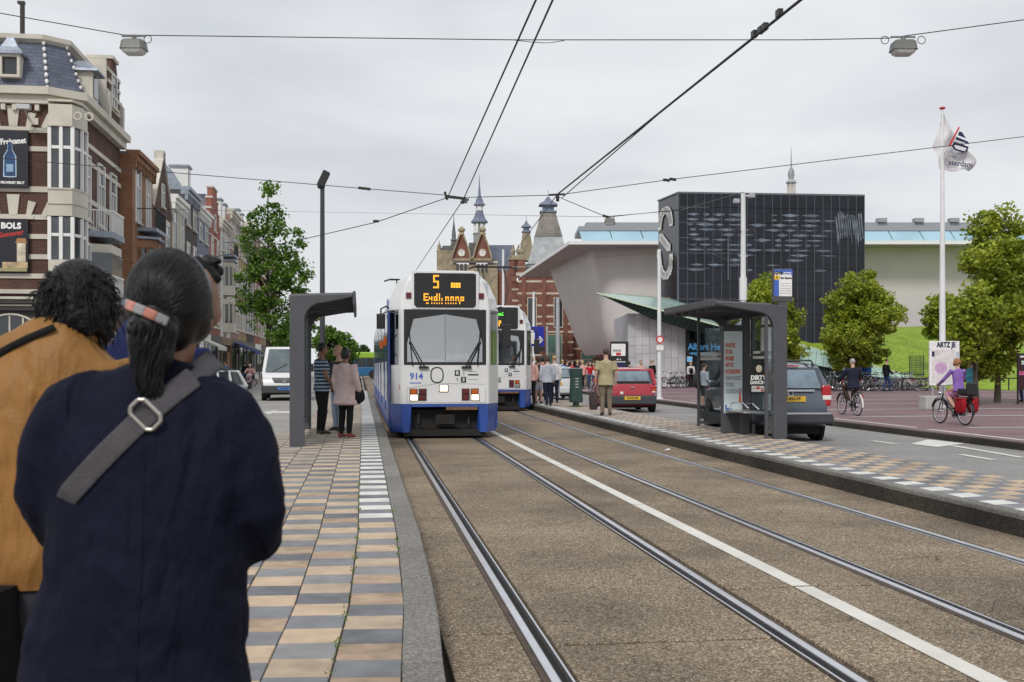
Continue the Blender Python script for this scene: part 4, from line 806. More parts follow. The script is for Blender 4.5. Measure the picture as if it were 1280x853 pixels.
# ------------------------------------------------------------------ supermarket pavilion under the lifted lawn corner
STCL = mat('stone_cladding', (.50,.50,.525), .75, var=.12, scale=.7, dirt=.15); GRND = mat('dark_green_soffit', (.012,.048,.038), .55, var=.2); GRGL = mat('green_glass_edge', (.34,.50,.44), .2, var=.15, scale=.6, spec=.7); LINEG = mat('pale_green_rail', (.55,.66,.48), .5)
LAWN = speckle_mat('lawn_grass', [(0,(.14,.23,.010)),(.5,(.22,.33,.015)),(1,(.31,.42,.03))], 6, bump=.3, big=.25)
PAV = thing('supermarket', 'grey stone supermarket pavilion with blue lettering under a green glass roof wedge', 'shop', (0,0,0)); PAV.location = PD(785, 73, 0); PAV.rotation_euler.z = -TH
KP = 73/FPX
def ax(px, D=73): return ((px-640)*D-(785-640)*73)/FPX
MB().box(0, ax(857), .05, 10, .11, ZD(392,73)).build('wall', STCL, PAV)
rnd = random.Random(5); x = 0.0; colw = (ax(857))/8
for i in range(8):
    z = .14+rnd.choice([0,.25,.5])*0; k = 0
    while z < ZD(393,73)-.2:
        h_ = rnd.choice([.55,.8,1.1]); h_ = min(h_, ZD(392,73)-z)
        MB().box(colw*i+.008, colw*(i+1)-.008, rnd.uniform(-.012,.006)-.02, .05, z+.008, z+h_-.008).build('stone_slab', STCL if rnd.random()<.6 else mat('stone_cladding_pale',(.56,.56,.585),.75,var=.12,scale=.7,dirt=.12), PAV); z += h_
fr = MB().box(ax(857),ax(862),-.1,.3,.11,ZD(425,73)+1.2).box(ax(872.5),ax(874.5),-.05,.2,.11,3.25).box(ax(898),ax(902),-.1,.3,.11,3.3); fr.build('door_frame', BLACKP, PAV)
sg = MB().box(ax(862),ax(930),.08,.14,.11,3.25).build('shop_window', DARKGLASS, PAV); MB().box(ax(862),ax(930),3,9,.11,3.2).build('interior', SHOPD, PAV)
BLUEL = mat('light_blue_lettering', (.12,.42,.78), .5, var=.05, emit=(.1,.4,.8), estr=.25)
lettering('Albert Heijn', .60, BLUEL, PAV, (ax(859.5), -.13, ZD(434,73)), name='shop_lettering', align='LEFT', bold=.012, sx=.86, depth=.04); lettering('-supermarkt-', .36, BLUEL, PAV, (ax(861), -.13, ZD(441.5,73)), name='shop_lettering', align='LEFT', bold=.004, sx=.95, depth=.04)
ah = MB().box(ax(858.5),ax(865),-.14,-.1,ZD(452.5,73),ZD(446,73)).build('shop_sign', mat('sign_pale',(.6,.72,.8),.5), PAV); lettering('ah', .38, BLUEL, ah, (ax(861.7), -.145, ZD(449,73)), name='sign_text', bold=.02)
for z in (ZD(442.8,75),ZD(445.5,75)): MB().box(ax(875),ax(897),.06,.079,z-.06,z+.03).build('door_stripe', mat('stripe_cream',(.6,.58,.48),.6), PAV)
MB().box(ax(905),ax(940),.04,.079,.5,3.4).build('window_poster', mat('poster_pale',(.55,.57,.55),.6,var=.2,scale=2), PAV)
# roof wedge: tip at the left, thickening to the right
def w3(px, py, D): v = P3(px, py, D); return Vector((((px-640)*D-(785-640)*73)/FPX, D-73, v.z))
T_ = w3(746,366.5,72); TB = w3(752,369,72); F1 = w3(905,409,70); F1b = w3(905,426,71); Mb = w3(815,399,72); R1 = w3(868,376.5,84); M1 = w3(830,388,71); F2 = w3(1010,432,77); R2 = w3(1010,400,86)
ro = MB(); ro.add([T_, M1, F1, R1], [(0,1,2,3)]); ro.add([T_+Vector((0,0,-.03)), Mb, F1b, R1+Vector((0,0,-1.5))], [(0,3,2,1)]); ro.build('roof_glass', GRGL, PAV)
so = MB(); so.add([T_+Vector((0,0,-.06)), M1+Vector((0,-.02,-.04)), F1+Vector((0,-.02,-.05)), F1b, Mb, TB], [(0,1,4,5),(1,2,3,4)]); so.build('roof_soffit', GRND, PAV)
rb = MB()
for i in range(26):
    f = i/26; a = T_.lerp(M1, f*1.0) if f < .5 else M1.lerp(F1, (f-.5)*2)
    a = (T_.lerp(M1, f*2) if f < .5 else M1.lerp(F1, (f-.5)*2))+Vector((0,-.05,-.08)); b = (TB.lerp(Mb, f*2) if f < .5 else Mb.lerp(F1b, (f-.5)*2))+Vector((.1,-.06,0))
    if (b-a).length > .15: rb.bar(a, b, .05, .06)
rb.build('soffit_ribs', mat('soffit_rib',(.03,.10,.08),.5), PAV)['kind'] = 'stuff'
ra = MB(); ra.bar(w3(768,368,76), R1+Vector((0,0,.05)), .1).bar(T_, F1, .09).bar(w3(790,376,75), w3(860,384,78), .1); ra.build('roof_rail', LINEG, PAV)
# ------------------------------------------------------------------ sloping lawn and its glass edge
def W3(px, py, D): return P3(px, py, D)
tip = W3(868,378,84); pB = W3(905,400,80); pC = W3(1000,432,78.5); pD = W3(1140,474.5,72); pE = W3(1150,485,68); gA = W3(1290,489,62); gB = W3(1700,490,60)
bk1 = W3(930,398,104); bk2 = W3(1130,409,106); bk3 = W3(1290,402,108); bk4 = W3(1700,405,112)
lw = MB(); V = [tip,pB,pC,pD,pE,gA,gB,bk1,bk2,bk3,bk4]
lw.add(V, [(0,1,7),(1,2,8,7),(2,3,9,8),(3,4,5,9),(5,6,10,9)], False); lo = lw.build('lawn', LAWN); lo['kind'] = 'structure'
GE = thing('glass_parapet', 'long sloping pale green glass parapet along the edge of the lawn', 'parapet', (0,0,0))
ge = MB(); a0 = W3(985,427,78.2); a1 = W3(1142,473,72)
segs = 16
for i in range(segs):
    a = a0.lerp(a1, i/segs); b = a0.lerp(a1, (i+.96)/segs); d = Vector((-.3,-1.0,-.05)); m = MB(); u = Vector((0,0,1.25-.9*i/segs)); u2 = Vector((0,0,1.25-.9*(i+1)/segs)); dn = Vector((-.35,-.5,0))
    m.add([a+dn-u, b+dn-u2, b+dn*.2, a+dn*.2, a+dn-u+Vector((.02,.05,0)), b+dn-u2+Vector((.02,.05,0)), b+dn*.2+Vector((.02,.05,0)), a+dn*.2+Vector((.02,.05,0))], [(0,1,2,3),(7,6,5,4),(0,4,5,1),(3,2,6,7)]); m.build('glass_pane', GRGL, GE)
MB().bar(a0+Vector((0,-.1,.02)), a1+Vector((0,-.1,.02)), .12).build('handrail', LINEG, GE)
wd = MB(); n_ = Vector((-.2,-.35,0)); wd.add([W3(905,426,79), a0+n_-Vector((0,0,1.3)), a1+n_-Vector((0,0,.35)), Vector((a1.x,a1.y-.4,.1)), Vector((a0.x,a0.y-.5,.1)), PD(905,79,.1)], [(0,1,4,5),(1,2,3,4)]); wd.build('retaining_wall', GRND, GE)
fn = thing('mesh_screen', 'small dark green mesh screen standing on the edge of the lawn', 'screen', P3(1146, 470, 73)); mm = MB(); [mm.box(-.45+.09*i-.012,-.45+.09*i+.012,0,.02,0,1.3) for i in range(11)]; [mm.box(-.46,.46,.02,.035,.1+.15*i,.12+.15*i) for i in range(9)]; mm.build('mesh', DGREEN, fn); MB().box(-.5,-.46,-.01,.04,-.3,1.35).build('post', DGREEN, fn); MB().box(.46,.5,-.01,.04,-.3,1.35).build('post', DGREEN, fn)
hr = thing('handrail', 'low dark handrail along the foot of the lawn beside the big right tree', 'railing', P3(1215, 488, 61)); MB().bar((-4,0,.65),(8,-.5,.65),.06).build('rail', IRON, hr)
for i in range(7): MB().bar((-4+2*i,-.08*i,.0),(-4+2*i,-.08*i,.65),.05).build('post', IRON, hr)
# ================================================================== trams
BLUE = mat('tram_blue', (.028,.082,.36), .4, var=.12, scale=2, coat=.3, dirt=.25)
TWHITE = mat('tram_white', (.74,.745,.75), .38, var=.05, scale=1.2, coat=.3, dirt=.14)
LAMPW = mat('lamp_lit', (.95,.9,.7), .3, emit=(1,.86,.55), estr=1.5)
LAMPO = mat('lamp_orange', (.5,.1,.01), .3, var=.1)
LAMPR = mat('lamp_red', (.11,.006,.01), .25, var=.2, spec=.7)
LED = mat('led_amber', (.9,.4,.02), .5, emit=(1,.42,.03), estr=1.1)
LEDG = mat('led_green', (.1,.8,.05), .5, emit=(.12,1,.05), estr=.9)
SCREEN = mat('display_glass', (.012,.012,.013), .12, var=.3, scale=2)
WSGLASS = glass_mat('windscreen_glass', (.88,.91,.93), .42)
GREYI = mat('interior_grey', (.30,.31,.33), .7, var=.2, scale=2)
DIRTB = mat('underframe', (.013,.012,.011), .8, var=.4, scale=4)
BLUET = mat('blue_print', (.05,.13,.5), .6, var=.05)
GREYT = mat('grey_print', (.35,.36,.38), .6, var=.05)
BLACKT = mat('black_print', (.02,.02,.022), .6, var=.1)
BROWN = mat('rust_brown', (.16,.085,.05), .7, var=.3, scale=6)

def dots(mb, rows, x0, z0, px, pz, w, h):           # lit cells of a display
    for r, row in enumerate(rows):
        for c, ch in enumerate(row):
            if ch != '.' and ch != ' ': mb.box(x0+c*px-w/2, x0+c*px+w/2, -.002, 0, z0-r*pz-h/2, z0-r*pz+h/2)
def tram(label, x, y, number, disp, LEN=25.0, second=False, pan=(19.0, 4.85)):
    t = thing('tram', label, 'tram', (x, y, 0))
    HF, HW, C = .92, 1.175, .5
    def sec(z, hf, hw, c, y0, yend=LEN): return [Vector(p) for p in ((-hf,y0,z),(hf,y0,z),(hw,y0+c,z),(hw,yend,z),(-hw,yend,z),(-hw,y0+c,z))]
    MB().loft([sec(.73,HF,HW,C,0), sec(1.54,HF,HW,C,0)], True, False).build('lower_body', TWHITE, t, bevel=.03)
    ub = MB(); ub.loft([sec(2.70,HF,HW,C,0), sec(2.95,.9,1.13,.52,.03), sec(3.3,.79,.98,.6,.06), sec(3.47,.7,.83,.7,.11), sec(3.53,.62,.7,.9,.2)], True, False)
    ub.build('roof', TWHITE, t, bevel=.03)
    band = MB(); band.box(-HW, -HW+.05, 1.7, LEN, 1.541, 2.699).box(HW-.05, HW, 1.0, LEN, 1.541, 2.699).box(-HW+.05, HW-.05, LEN-.06, LEN, 1.541, 2.699); band.build('window_band', TWHITE, t)
    MB().box(-1.1, 1.1, 2.3, 2.34, 1.541, 2.699).build('bulkhead', GREYI, t)
    MB().box(-.7, .7, .12, .5, 1.541, 1.66).box(.1, .5, 1.2, 1.3, 1.541, 2.15).build('dashboard', GREYI, t)
    # chamfer pillars beside the windscreen
    for s in (-1, 1):
        mb = MB(); mb.prism([(s*(HF-.09), .0), (s*HF, .0), (s*(HF+.05), .1), (s*(HF-.05), .14)], 1.158, 'z', 1.541); mb.build('pillar', TWHITE, t)
        mb = MB(); mb.prism([(s*(HW-.06), C-.06), (s*HW, C), (s*HW, C+.12 if s>0 else 1.02), (s*(HW-.05), C+.12 if s>0 else 1.02)], 1.158, 'z', 1.541); mb.build('pillar', BLUE if s < 0 else TWHITE, t)
        a = Vector((s*(HF+.05), .09, 0)); b = Vector((s*(HW-.03), C-.06, 0)); mb = MB()
        mb.add([a+Vector((0,0,1.541)), b+Vector((0,0,1.541)), b+Vector((0,0,2.699)), a+Vector((0,0,2.699))], [(0,1,2,3)]); mb.build('side_pane', GLASST, t)
    # blue corner behind the chamfer and full height blue door surround on the platform side
    f = MB(); f.box(-HW-.006, -HW+.01, .55, .70, .735, 2.95).box(-HW-.006, -HW+.01, 1.42, 1.56, .735, 2.95).box(-HW-.006, -HW+.01, .70, 1.42, 2.62, 2.95).box(-HW-.006,-HW+.01,.70,1.42,.735,.80)
    f.build('door_surround', BLUE, t)
    d = MB().box(-HW-.002, -HW+.02, .70, 1.42, .80, 2.62).build('door', BLACKP, t); MB().box(-HW-.012, -HW-.004, .76, 1.03, .95, 2.55).box(-HW-.012, -HW-.004, 1.08, 1.36, .95, 2.55).build('door_pane', DARKGLASS, d)
    cb = MB(); cb.add([(-HF-.035,.02,.735),(-HW-.004,C+.01,.735),(-HW-.004,C+.01,2.69),(-HF-.22,.30,2.69),(-HF-.22,.30,.735)], [(0,1,2,3,4)] if False else [(4,1,2,3)]); cb.build('corner_panel', BLUE, t)
    rs = MB(); rs.box(-1.135,-1.115,.75,LEN-.3,2.75,2.93).box(1.115,1.135,.75,LEN-.3,2.75,2.93); rs.build('roof_stripe', BLUE, t)
    # side windows and doors
    yy = 1.75; k = 0
    while yy < LEN-2:
        for s in (-1, 1):
            if k % 3 == 1 and s < 0:
                d = MB().box(s*HW-.008 if s<0 else HW-.01, s*HW+.01 if s<0 else HW+.008, yy, yy+1.3, .5, 2.6).build('door', BLUE, t)
                MB().box(s*HW-.014, s*HW-.009, yy+.08, yy+.6, 1.0, 2.5).box(s*HW-.014, s*HW-.009, yy+.7, yy+1.22, 1.0, 2.5).build('door_pane', DARKGLASS, d)
            else:
                x0, x1 = sorted([s*(HW-.01), s*(HW+.006)])
                MB().box(x0, x1, yy, yy+1.3, 1.62, 2.58).build('window', DARKGLASS, t)
        yy += 1.55; k += 1
    for yq in (2.9, 7.6): MB().box(-HW-.05, -HW-.002, yq, yq+.12, 2.0, 2.2).build('side_lamp', LAMPO, t)
    # skirts
    sk = MB(); sk.box(-HW+.01, -HW+.06, C+.02, LEN, .2, .728).box(HW-.06, HW-.01, C+.02, LEN, .2, .728); sk.build('side_skirt', BLUE, t)
    for s in (-1, 1):
        mb = MB(); x0, x1 = s*HF*.76, s*HF
        pl = [(x0, .0), (x1, .0), (s*HW, C+.02), (s*HW, C+.22), (x0, .2)]
        top = [Vector((p[0], p[1], .728)) for p in pl]; bot = [Vector((p[0]*(.965 if i else 1.06), p[1]+.05, .13)) for i, p in enumerate(pl)]
        mb.loft([bot, top], True, False); mb.build('corner_skirt', BLUE, t, bevel=.015)
    MB().box(-HF*.76, HF*.76, .0, .06, .665, .728).build('front_rail', BLUE, t)
    MB().box(.02, HF*.74, -.012, .05, .60, .663).build('bumper', BROWN, t)
    uf = MB().box(-HF*.75, HF*.75, .25, LEN-.2, .12, .60).box(-1.05, 1.05, .8, LEN-.2, .1, .6).box(-.86, .86, .1, .24, .05, .19); uf.build('underframe', DIRTB, t)
    cpl = MB().bar((0,.3,.42), (0,.03,.42), .13).box(-.2,.2,.02,.06,.3,.5).bar((-.55,.2,.55),(-.55,.06,.3),.04).bar((.5,.2,.5),(.5,.06,.28),.04).bar((-.6,.1,.26),(.6,.1,.26),.035); cpl.build('coupler', DIRTB, t)
    # windscreen
    wf = MB(); Z0, Z1 = 1.545, 2.695; inner = [(-.79,1.60),(.79,1.60),(.79,2.0),(.66,2.50),(0,2.60),(-.66,2.50),(-.79,2.0)]; outer = [(-.86,Z0),(.86,Z0),(.86,2.1),(.86,Z1),(0,Z1),(-.86,Z1),(-.86,2.1)]
    n = 7; vs = [(p[0],-.008,p[1]) for p in outer]+[(p[0],-.008,p[1]) for p in inner]+[(p[0],.05,p[1]) for p in inner]
    wf.add(vs, [(k,(k+1)%n,(k+1)%n+n,k+n) for k in range(n)]+[(k+n,(k+1)%n+n,(k+1)%n+2*n,k+2*n) for k in range(n)]); wfr = wf.build('windscreen_frame', BLACKP, t)
    for s in (-1, 1):
        pp = [p for p in inner if p[0]*s >= 0]+([(0,1.60)] if True else [])
        pts = [(s*.004,1.60),(s*.79,1.60),(s*.79,2.0),(s*.66,2.50),(s*.004,2.60)]
        MB().add([(p[0], .012+abs(p[0])*.02, p[1]) for p in pts], [tuple(range(5))]).build('windscreen_pane', WSGLASS, wfr)
    for s in (-1, 1):                                # wipers: a twin arm and a blade
        wp = MB(); a = Vector((s*.42, -.03, 1.49)); b = Vector((s*.72, -.03, 2.02)); o = Vector((s*.07, 0, 0))
        wp.tube([a, b], .013, 6).tube([a+o, b+o*.5], .013, 6).cbox(a+o*.4, (.2,.05,.05)).tube([b+Vector((-s*.04,0,-.5)), b+Vector((s*.03,0,.26))], .012, 6); wp.build('wiper', BLACKP, t)
    # display
    dp = MB().prism([(-.60,2.74),(.60,2.74),(.64,2.80),(.64,3.40),(.60,3.46),(-.60,3.46),(-.64,3.40),(-.64,2.80)], .10, 'y', -.03).build('destination_display', SCREEN, t, bevel=.012)
    MB().frame(-.70, .70, 2.715, 3.50, -.012, .1, .05).build('display_surround', TWHITE, t)
    for rows, (cx, cz), (sx, sz), m in disp:
        mb = MB(); mb.T = Matrix.Translation((0, -.031, 0)); dots(mb, rows, cx, cz, sx, sz, sx*.8, sz*.86); mb.build('display_text', m, dp)['kind'] = 'stuff'
    # front markings and lamps
    nb = None
    if number: lettering(number, .185, BLUET, t, (-.60, -.004, 1.30), name='fleet_number', bold=.004)
    MB().box(-.74, -.50, -.003, .001, 1.155, 1.175).build('small_print', BLUET, t)
    em = MB(); ov = lambda a, b, k: [(a*math.copysign(abs(cos(q))**.8, cos(q)), b*math.copysign(abs(sin(q))**.8, sin(q))) for q in [2*pi*i/k for i in range(k)]]
    o1 = ov(.14,.17,24); o2 = ov(.115,.145,24); em.add([(p[0]-.17,-.004,1.33+p[1]) for p in o1]+[(p[0]-.17,-.004,1.33+p[1]) for p in o2], [(k,(k+1)%24,(k+1)%24+24,k+24) for k in range(24)]); em.build('emblem', BLACKT, t)
    pg = MB(); pg.box(.20,.31,-.004,0,1.31,1.43).box(.33,.44,-.004,0,1.17,1.29); sq = pg.build('pictogram', BLACKT, t)
    lettering('R', .10, TWHITE, sq, (.255,-.0055,1.37), name='pictogram_mark', bold=.004); lettering('3', .10, TWHITE, sq, (.385,-.0055,1.23), name='pictogram_mark', bold=.004)
    lettering('2', .10, GREYT, t, (.385,-.004,1.37), name='small_print'); lettering('9', .10, GREYT, t, (.255,-.004,1.23), name='small_print')
    MB().box(.48,.70,-.004,0,1.32,1.35).build('small_print', BLACKT, t); MB().box(.48,.66,-.004,0,1.395,1.41).box(.48,.68,-.004,0,1.23,1.245).build('small_print', GREYT, t)
    fl = MB(); z0, z1 = .76, 1.06
    fl.box(-.80,-.79,-.004,0,z0,z1).box(.85,.86,-.004,0,z0,z1).box(-.80,.86,-.004,0,z0-.01,z0); fl.bar((-.8,-.002,z1),(-.15,-.002,1.16),.01,.004).bar((-.15,-.002,1.16),(.86,-.002,1.14),.01,.004).build('panel_seam', GREYT, t)
    for cx, cz, m, s in ((-.66,.985,LAMPO,.125),(-.47,.985,LAMPR,.125),(-.65,.86,LAMPW,.14),(-.47,.86,LAMPR,.125),(.62,.985,LAMPO,.125),(.43,.985,LAMPR,.125),(.63,.86,LAMPW,.14),(.43,.86,LAMPR,.125),(-.03,1.05,LAMPW,.15)):
        if second and m is LAMPW: m = GREYI
        l = MB().box(cx-s*.65, cx+s*.65, -.012, .01, cz-s/2, cz+s/2).build('lamp', BLACKP, t); MB().box(cx-s*.55, cx+s*.55, -.03, -.011, cz-s*.42, cz+s*.42).build('lens', m, l, bevel=.012)
    for s in (-1, 1):
        MB().box(s*.76-.055, s*.76+.055, .0, .06, 2.93, 3.05).build('marker_lamp', LAMPR, t)
    MB().box(-HF-.035, -HF-.005, .04, .1, 1.02, 1.14).build('side_lamp', LAMPO, t)
    MB().box(-HF-.12,-HF-.02,.12,.2,2.3,2.32).build('handle', BLACKP, t); MB().tube([(-HF-.09,.1,1.72),(-HF-.13,.12,1.8),(-HF-.13,.12,2.1),(-HF-.09,.1,2.18)], .014, 6).build('handle', BLACKP, t)
    for s, zc, h in ((-1, 2.46, .32), (1, 2.16, .5)):
        mi = MB().box(s*1.33-.09, s*1.33+.09, .26, .36, zc-h/2, zc+h/2).build('mirror', BLACKP, t, bevel=.02)
        MB().tube([(s*1.1,.6,2.72),(s*1.22,.4,2.78),(s*1.33,.3,2.72),(s*1.33,.3,zc+h/2-.02)], .018, 6).tube([(s*.95,.2,2.62),(s*1.2,.25,2.66),(s*1.33,.3,2.6)], .012, 6).build('mirror_arm', BLACKP, mi)
    # roof gear
    rg = MB().box(-.5,.5,9,12,3.53,3.75).box(-.45,.45,15,18,3.53,3.7); rg.build('roof_box', GREYI, t)
    pa = MB(); y0, pz_ = pan
    for s in (-.45, .45):
        pa.tube([(s, y0+1.4, 3.56), (s*.9, y0+.1, 4.1), (s*.8, y0+1.0, pz_-.02)], .025, 6)
    pa.tube([(-.85, y0+1.0, pz_-.08), (-.6, y0+1.0, pz_), (.6, y0+1.0, pz_), (.85, y0+1.0, pz_-.08)], .03, 6).tube([(-.7, y0+1.25, pz_), (.7, y0+1.25, pz_)], .03, 6).box(-.5,.5,y0+1.2,y0+1.6,3.53,3.6); pa.build('pantograph', BLACKP, t)
    return t
D5 = ['###','#..','#..','###','..#','..#','###']
DT = ['###..........#.#.......................','#...........#.#.......................','#...#.#..##.#.#.....###.###.#.#.###..','##..##.#.#.#.#.#.#...#.#.#.#.#.#.#.#..','#...#..#.#.#.#.#.#...#.#.#.#.###.###..','##.......#............................','###........#.#.#..#..#..#.#.#.........']
DT = ['####......#.#.............................','#.........#.#.............................','###.#.#.###.#....###.###.###.###...........','#...###.#.#.#.#..#.#.#.#.#.#.#.#...........','####..#.###.#.#..#.#.#.#.#.#.###..........','............................#...','..##..#.#.#.#.#..#.#.#.#.#..#...']
DT2 = ['##..##.##','#.#.#..##','##.##.##.','#..#...#.']
t1 = tram('nearest white and blue tram with fleet number 914 and an amber 5', 1.765, 23.4, '914',
     [(D5, (-.235,3.40), (.042,.04), LED), (['####','####'], (.14,3.235), (.052,.055), LED), (DT, (-.44,3.02), (.0265,.032), LED)])
t2 = tram('second white and blue tram behind the first with a green block on its display', 4.56, 36.9, '',
     [(['####','####'], (-.05,3.27), (.06,.06), LEDG), (['###','#.#','###'], (-.55,3.25), (.03,.05), LED), (DT2, (-.3,3.0), (.045,.05), LED)], second=True, pan=(.6, 4.95))
# ================================================================== road vehicles
CARGLASS = mat('car_glass', (.05,.065,.075), .05, var=.2, scale=1, spec=.9)
RIM = mat('wheel_rim', (.5,.5,.52), .3, .9, var=.1)
TAILR = mat('tail_red', (.42,.012,.02), .25, var=.12, spec=.7)
TAILW = mat('tail_white', (.75,.72,.7), .3, var=.05)
ARCH = mat('wheel_arch', (.012,.012,.012), .9)
BUMPG = mat('bumper_grey', (.045,.048,.055), .6, var=.12, scale=5)
def paint(n, c): return mat(n, c, .28, .1, var=.04, scale=1, coat=.7, dirt=.08)
def wheel(parent, x, y, r, w, n=20):
    s = 1 if x > 0 else -1
    t = MB(); pr = [(r*.62,-w/2),(r*.93,-w/2),(r,-w*.32),(r,w*.32),(r*.93,w/2),(r*.62,w/2)]
    t.loft([[Vector((x+q, y+a*cos(2*pi*k/n), r+a*sin(2*pi*k/n))) for k in range(n)] for a, q in pr], False, True)
    ty = t.build('wheel', RUBBER, parent)
    m = MB(); m.loft([[Vector((x+s*q, y+a*cos(2*pi*k/n), r+a*sin(2*pi*k/n))) for k in range(n)] for a, q in [(r*.64,w*.45),(r*.60,w*.38),(r*.22,w*.30),(.01,w*.42)]], False, True)
    for k in range(5):
        a = 2*pi*k/5; m.bar((x+s*w*.38, y+.05*cos(a), r+.05*sin(a)), (x+s*w*.40, y+r*.6*cos(a), r+r*.6*sin(a)), .05, .03)
    m.build('rim', RIM, ty)
def car(name, label, cat, loc, rz, prof, gh, L, W, H, belt, pm, wr=.30, wb=(-1.25,1.25), tumble=.16, group=None, ww=.19):
    """prof: closed side outline (y,z) of the lower body; gh: greenhouse outline (y,z) from front base over the roof to rear base."""
    t = thing(name, label, cat, loc, rz, group)
    def shell(poly, xs, tz=None):
        rings = []
        for sx, ins in xs:
            r = []; cy = sum(p[0] for p in poly)/len(poly); cz = sum(p[1] for p in poly)/len(poly)
            for y, z in poly:
                yy = y+(cy-y)*ins*.25; zz = z+(cz-z)*ins; x = sx*W/2
                e = max(0, (abs(yy)/(L/2)-.72)/.28); x *= 1-.13*e*e
                if tz: x *= 1-tumble*max(0, (zz-belt)/(H-belt))
                else: x *= 1-.05*max(0, (.55-zz)/.55)-.02*max(0, zz-.75)
                r.append(Vector((x, yy, zz)))
            rings.append(r)
        return MB().loft(rings, True, True)
    shell(prof, [(-1,.10),(-.985,.04),(-.94,.0),(-.5,-.0),(.5,-.0),(.94,0),(.985,.04),(1,.10)]).build('body', pm, t)
    g = shell(gh, [(-.93,.03),(-.9,0),(.9,0),(.93,.03)], True).build('windows', CARGLASS, t)
    top = [p for p in gh if p[1] > H-.10]
    ya, yb = max(p[0] for p in top), min(p[0] for p in top)
    rw = W/2*(1-tumble)*.9; r = MB()
    r.loft([[Vector((sx*rw*q, yb+(ya-yb)*f, H-.055+dz-abs(sx)**3*.03)) for sx in (-1,-.8,-.4,0,.4,.8,1)] for f, dz, q in ((-.03,-.05,.97),(.0,.0,1),(.3,.055,1),(.7,.055,1),(1.0,.0,1),(1.05,-.05,.97))], False, True, False)
    r.add([(-rw, yb, H-.1),(rw, yb, H-.1),(rw, ya, H-.1),(-rw, ya, H-.1)], [(0,1,2,3)])
    r.build('roof', pm, t)
    f0, r0 = gh[0], gh[-1]
    for s in (-1, 1):
        pl = MB()
        xb, xt = s*W/2*.91, s*(rw+.012)
        pl.bar((xb, f0[0], f0[1]-.02), (xt, ya, H-.07), .06, .05); pl.bar((xb, r0[0], r0[1]-.02), (xt, yb, H-.07), .12, .07)
        ym = (ya+yb)/2+.1; pl.bar((xb+s*.012, ym+.05, belt-.02), (xt+s*.004, ym, H-.07), .05, .10); pl.bar((xt, ya, H-.065), (xt, yb, H-.065), .05, .05)
        pl.bar((xb+s*.012, (yb+r0[0])/2+.62, belt-.02), (xt+s*.004, yb+.45, H-.07), .05, .09); pl.build('pillars', pm, t)
    for y in wb:
        for s in (-1, 1):
            MB().cyl((s*W/2*.90, y, wr*1.02), (s*(W/2*.985), y, wr*1.02), wr*1.2, 20).build('wheel_arch', ARCH, t)
    for y in wb:
        for s in (-1, 1): wheel(t, s*(W/2-ww*.42), y, wr, ww)
    for s in (-1, 1): MB().box(s*(W/2+.02)-.08, s*(W/2+.02)+.08, f0[0]-.42, f0[0]-.28, belt+.02, belt+.16).build('mirror', pm if cat != 'van' else BLACKP, t, bevel=.03)
    for s in (-1, 1): MB().box(s*W/2*1.0-.004, s*W/2*1.0+.004, -.9, 1.0, .42, .47).build('side_moulding', BLACKP, t)
    MB().box(-W*.42, W*.42, -L/2+.35, L/2-.35, .14, .34).build('underbody', ARCH, t)
    return t
def plate(t, s, y, z, m, tm, w=.52, back=True, x=0):
    p = MB().box(x-w/2, x+w/2, y-.006, y+.006, z-.055, z+.055).build('number_plate', m, t)
    if s: lettering(s, .085, tm, p, (x, y-(.0085 if back else -.0085), z), 0 if back else pi, name='plate_text', bold=.003)
RED = paint('red_car_paint', (.40,.018,.035)); GREYC = paint('grey_car_paint', (.085,.105,.14)); WHITEC = paint('white_car_paint', (.78,.79,.8)); SILVER = paint('silver_car_paint', (.62,.64,.66))
# red hatchback, seen from behind
prof = [(-1.72,.30),(-1.74,.55),(-1.70,.84),(-1.66,.93),(-1.2,.945),(.6,.93),(1.25,.86),(1.62,.74),(1.73,.55),(1.70,.28),(1.4,.2),(-1.5,.2)]
gh = [(.95,.90),(.35,1.36),(-.2,1.43),(-1.25,1.42),(-1.46,1.38),(-1.66,.92)]
a = G(790,515.5,0)
rc = car('parked_car', 'small red hatchback seen from behind with grey bumper and yellow plate', 'car', (a.x+.05, a.y+1.5, 0), R_(-3.2), prof, gh, 3.5, 1.66, 1.47, .92, RED, .28, (-1.2,1.2), .13)
MB().box(-.80,.80,-1.77,-1.60,.26,.56).build('bumper', BUMPG, rc, bevel=.04); MB().box(-.58,.58,-1.672,-1.60,.96,1.02).build('window_seal', BLACKP, rc)
plate(rc, '29-HX-KB', -1.779, .47, YPLATE, BLACKT)
for s in (-1, 1):
    l = MB().box(s*.70-.085, s*.70+.085, -1.745, -1.62, .63, .87).build('tail_light', TAILR, rc, bevel=.03); MB().box(s*.70-.06, s*.70+.06, -1.757, -1.74, .70, .77).build('indicator', LAMPO, l, bevel=.01)
    MB().box(s*.70-.06, s*.70+.06, -1.757, -1.74, .645, .69).build('reverse_lamp', TAILW, l, bevel=.01)
MB().box(-.40,-.30,-1.752,-1.73,.60,.68).build('badge', TAILW, rc); MB().box(-.28,.28,-1.53,-1.5,.97,1.0).build('rear_wiper', BLACKP, rc)
MB().box(-.05,.05,-1.756,-1.73,.80,.84).build('badge', CHROME, rc); MB().box(-.12,.12,-1.45,-1.41,1.375,1.40).build('brake_light', TAILR, rc)
rw_ = MB(); rw_.add([(-.60,-1.672,.985),(.60,-1.672,.985),(.53,-1.515,1.345),(-.53,-1.515,1.345)], [(0,1,2,3)]); rw_.build('rear_window', mat('reflecting_glass', (.16,.22,.27), .08, var=.35, scale=2.5, spec=.9), rc)
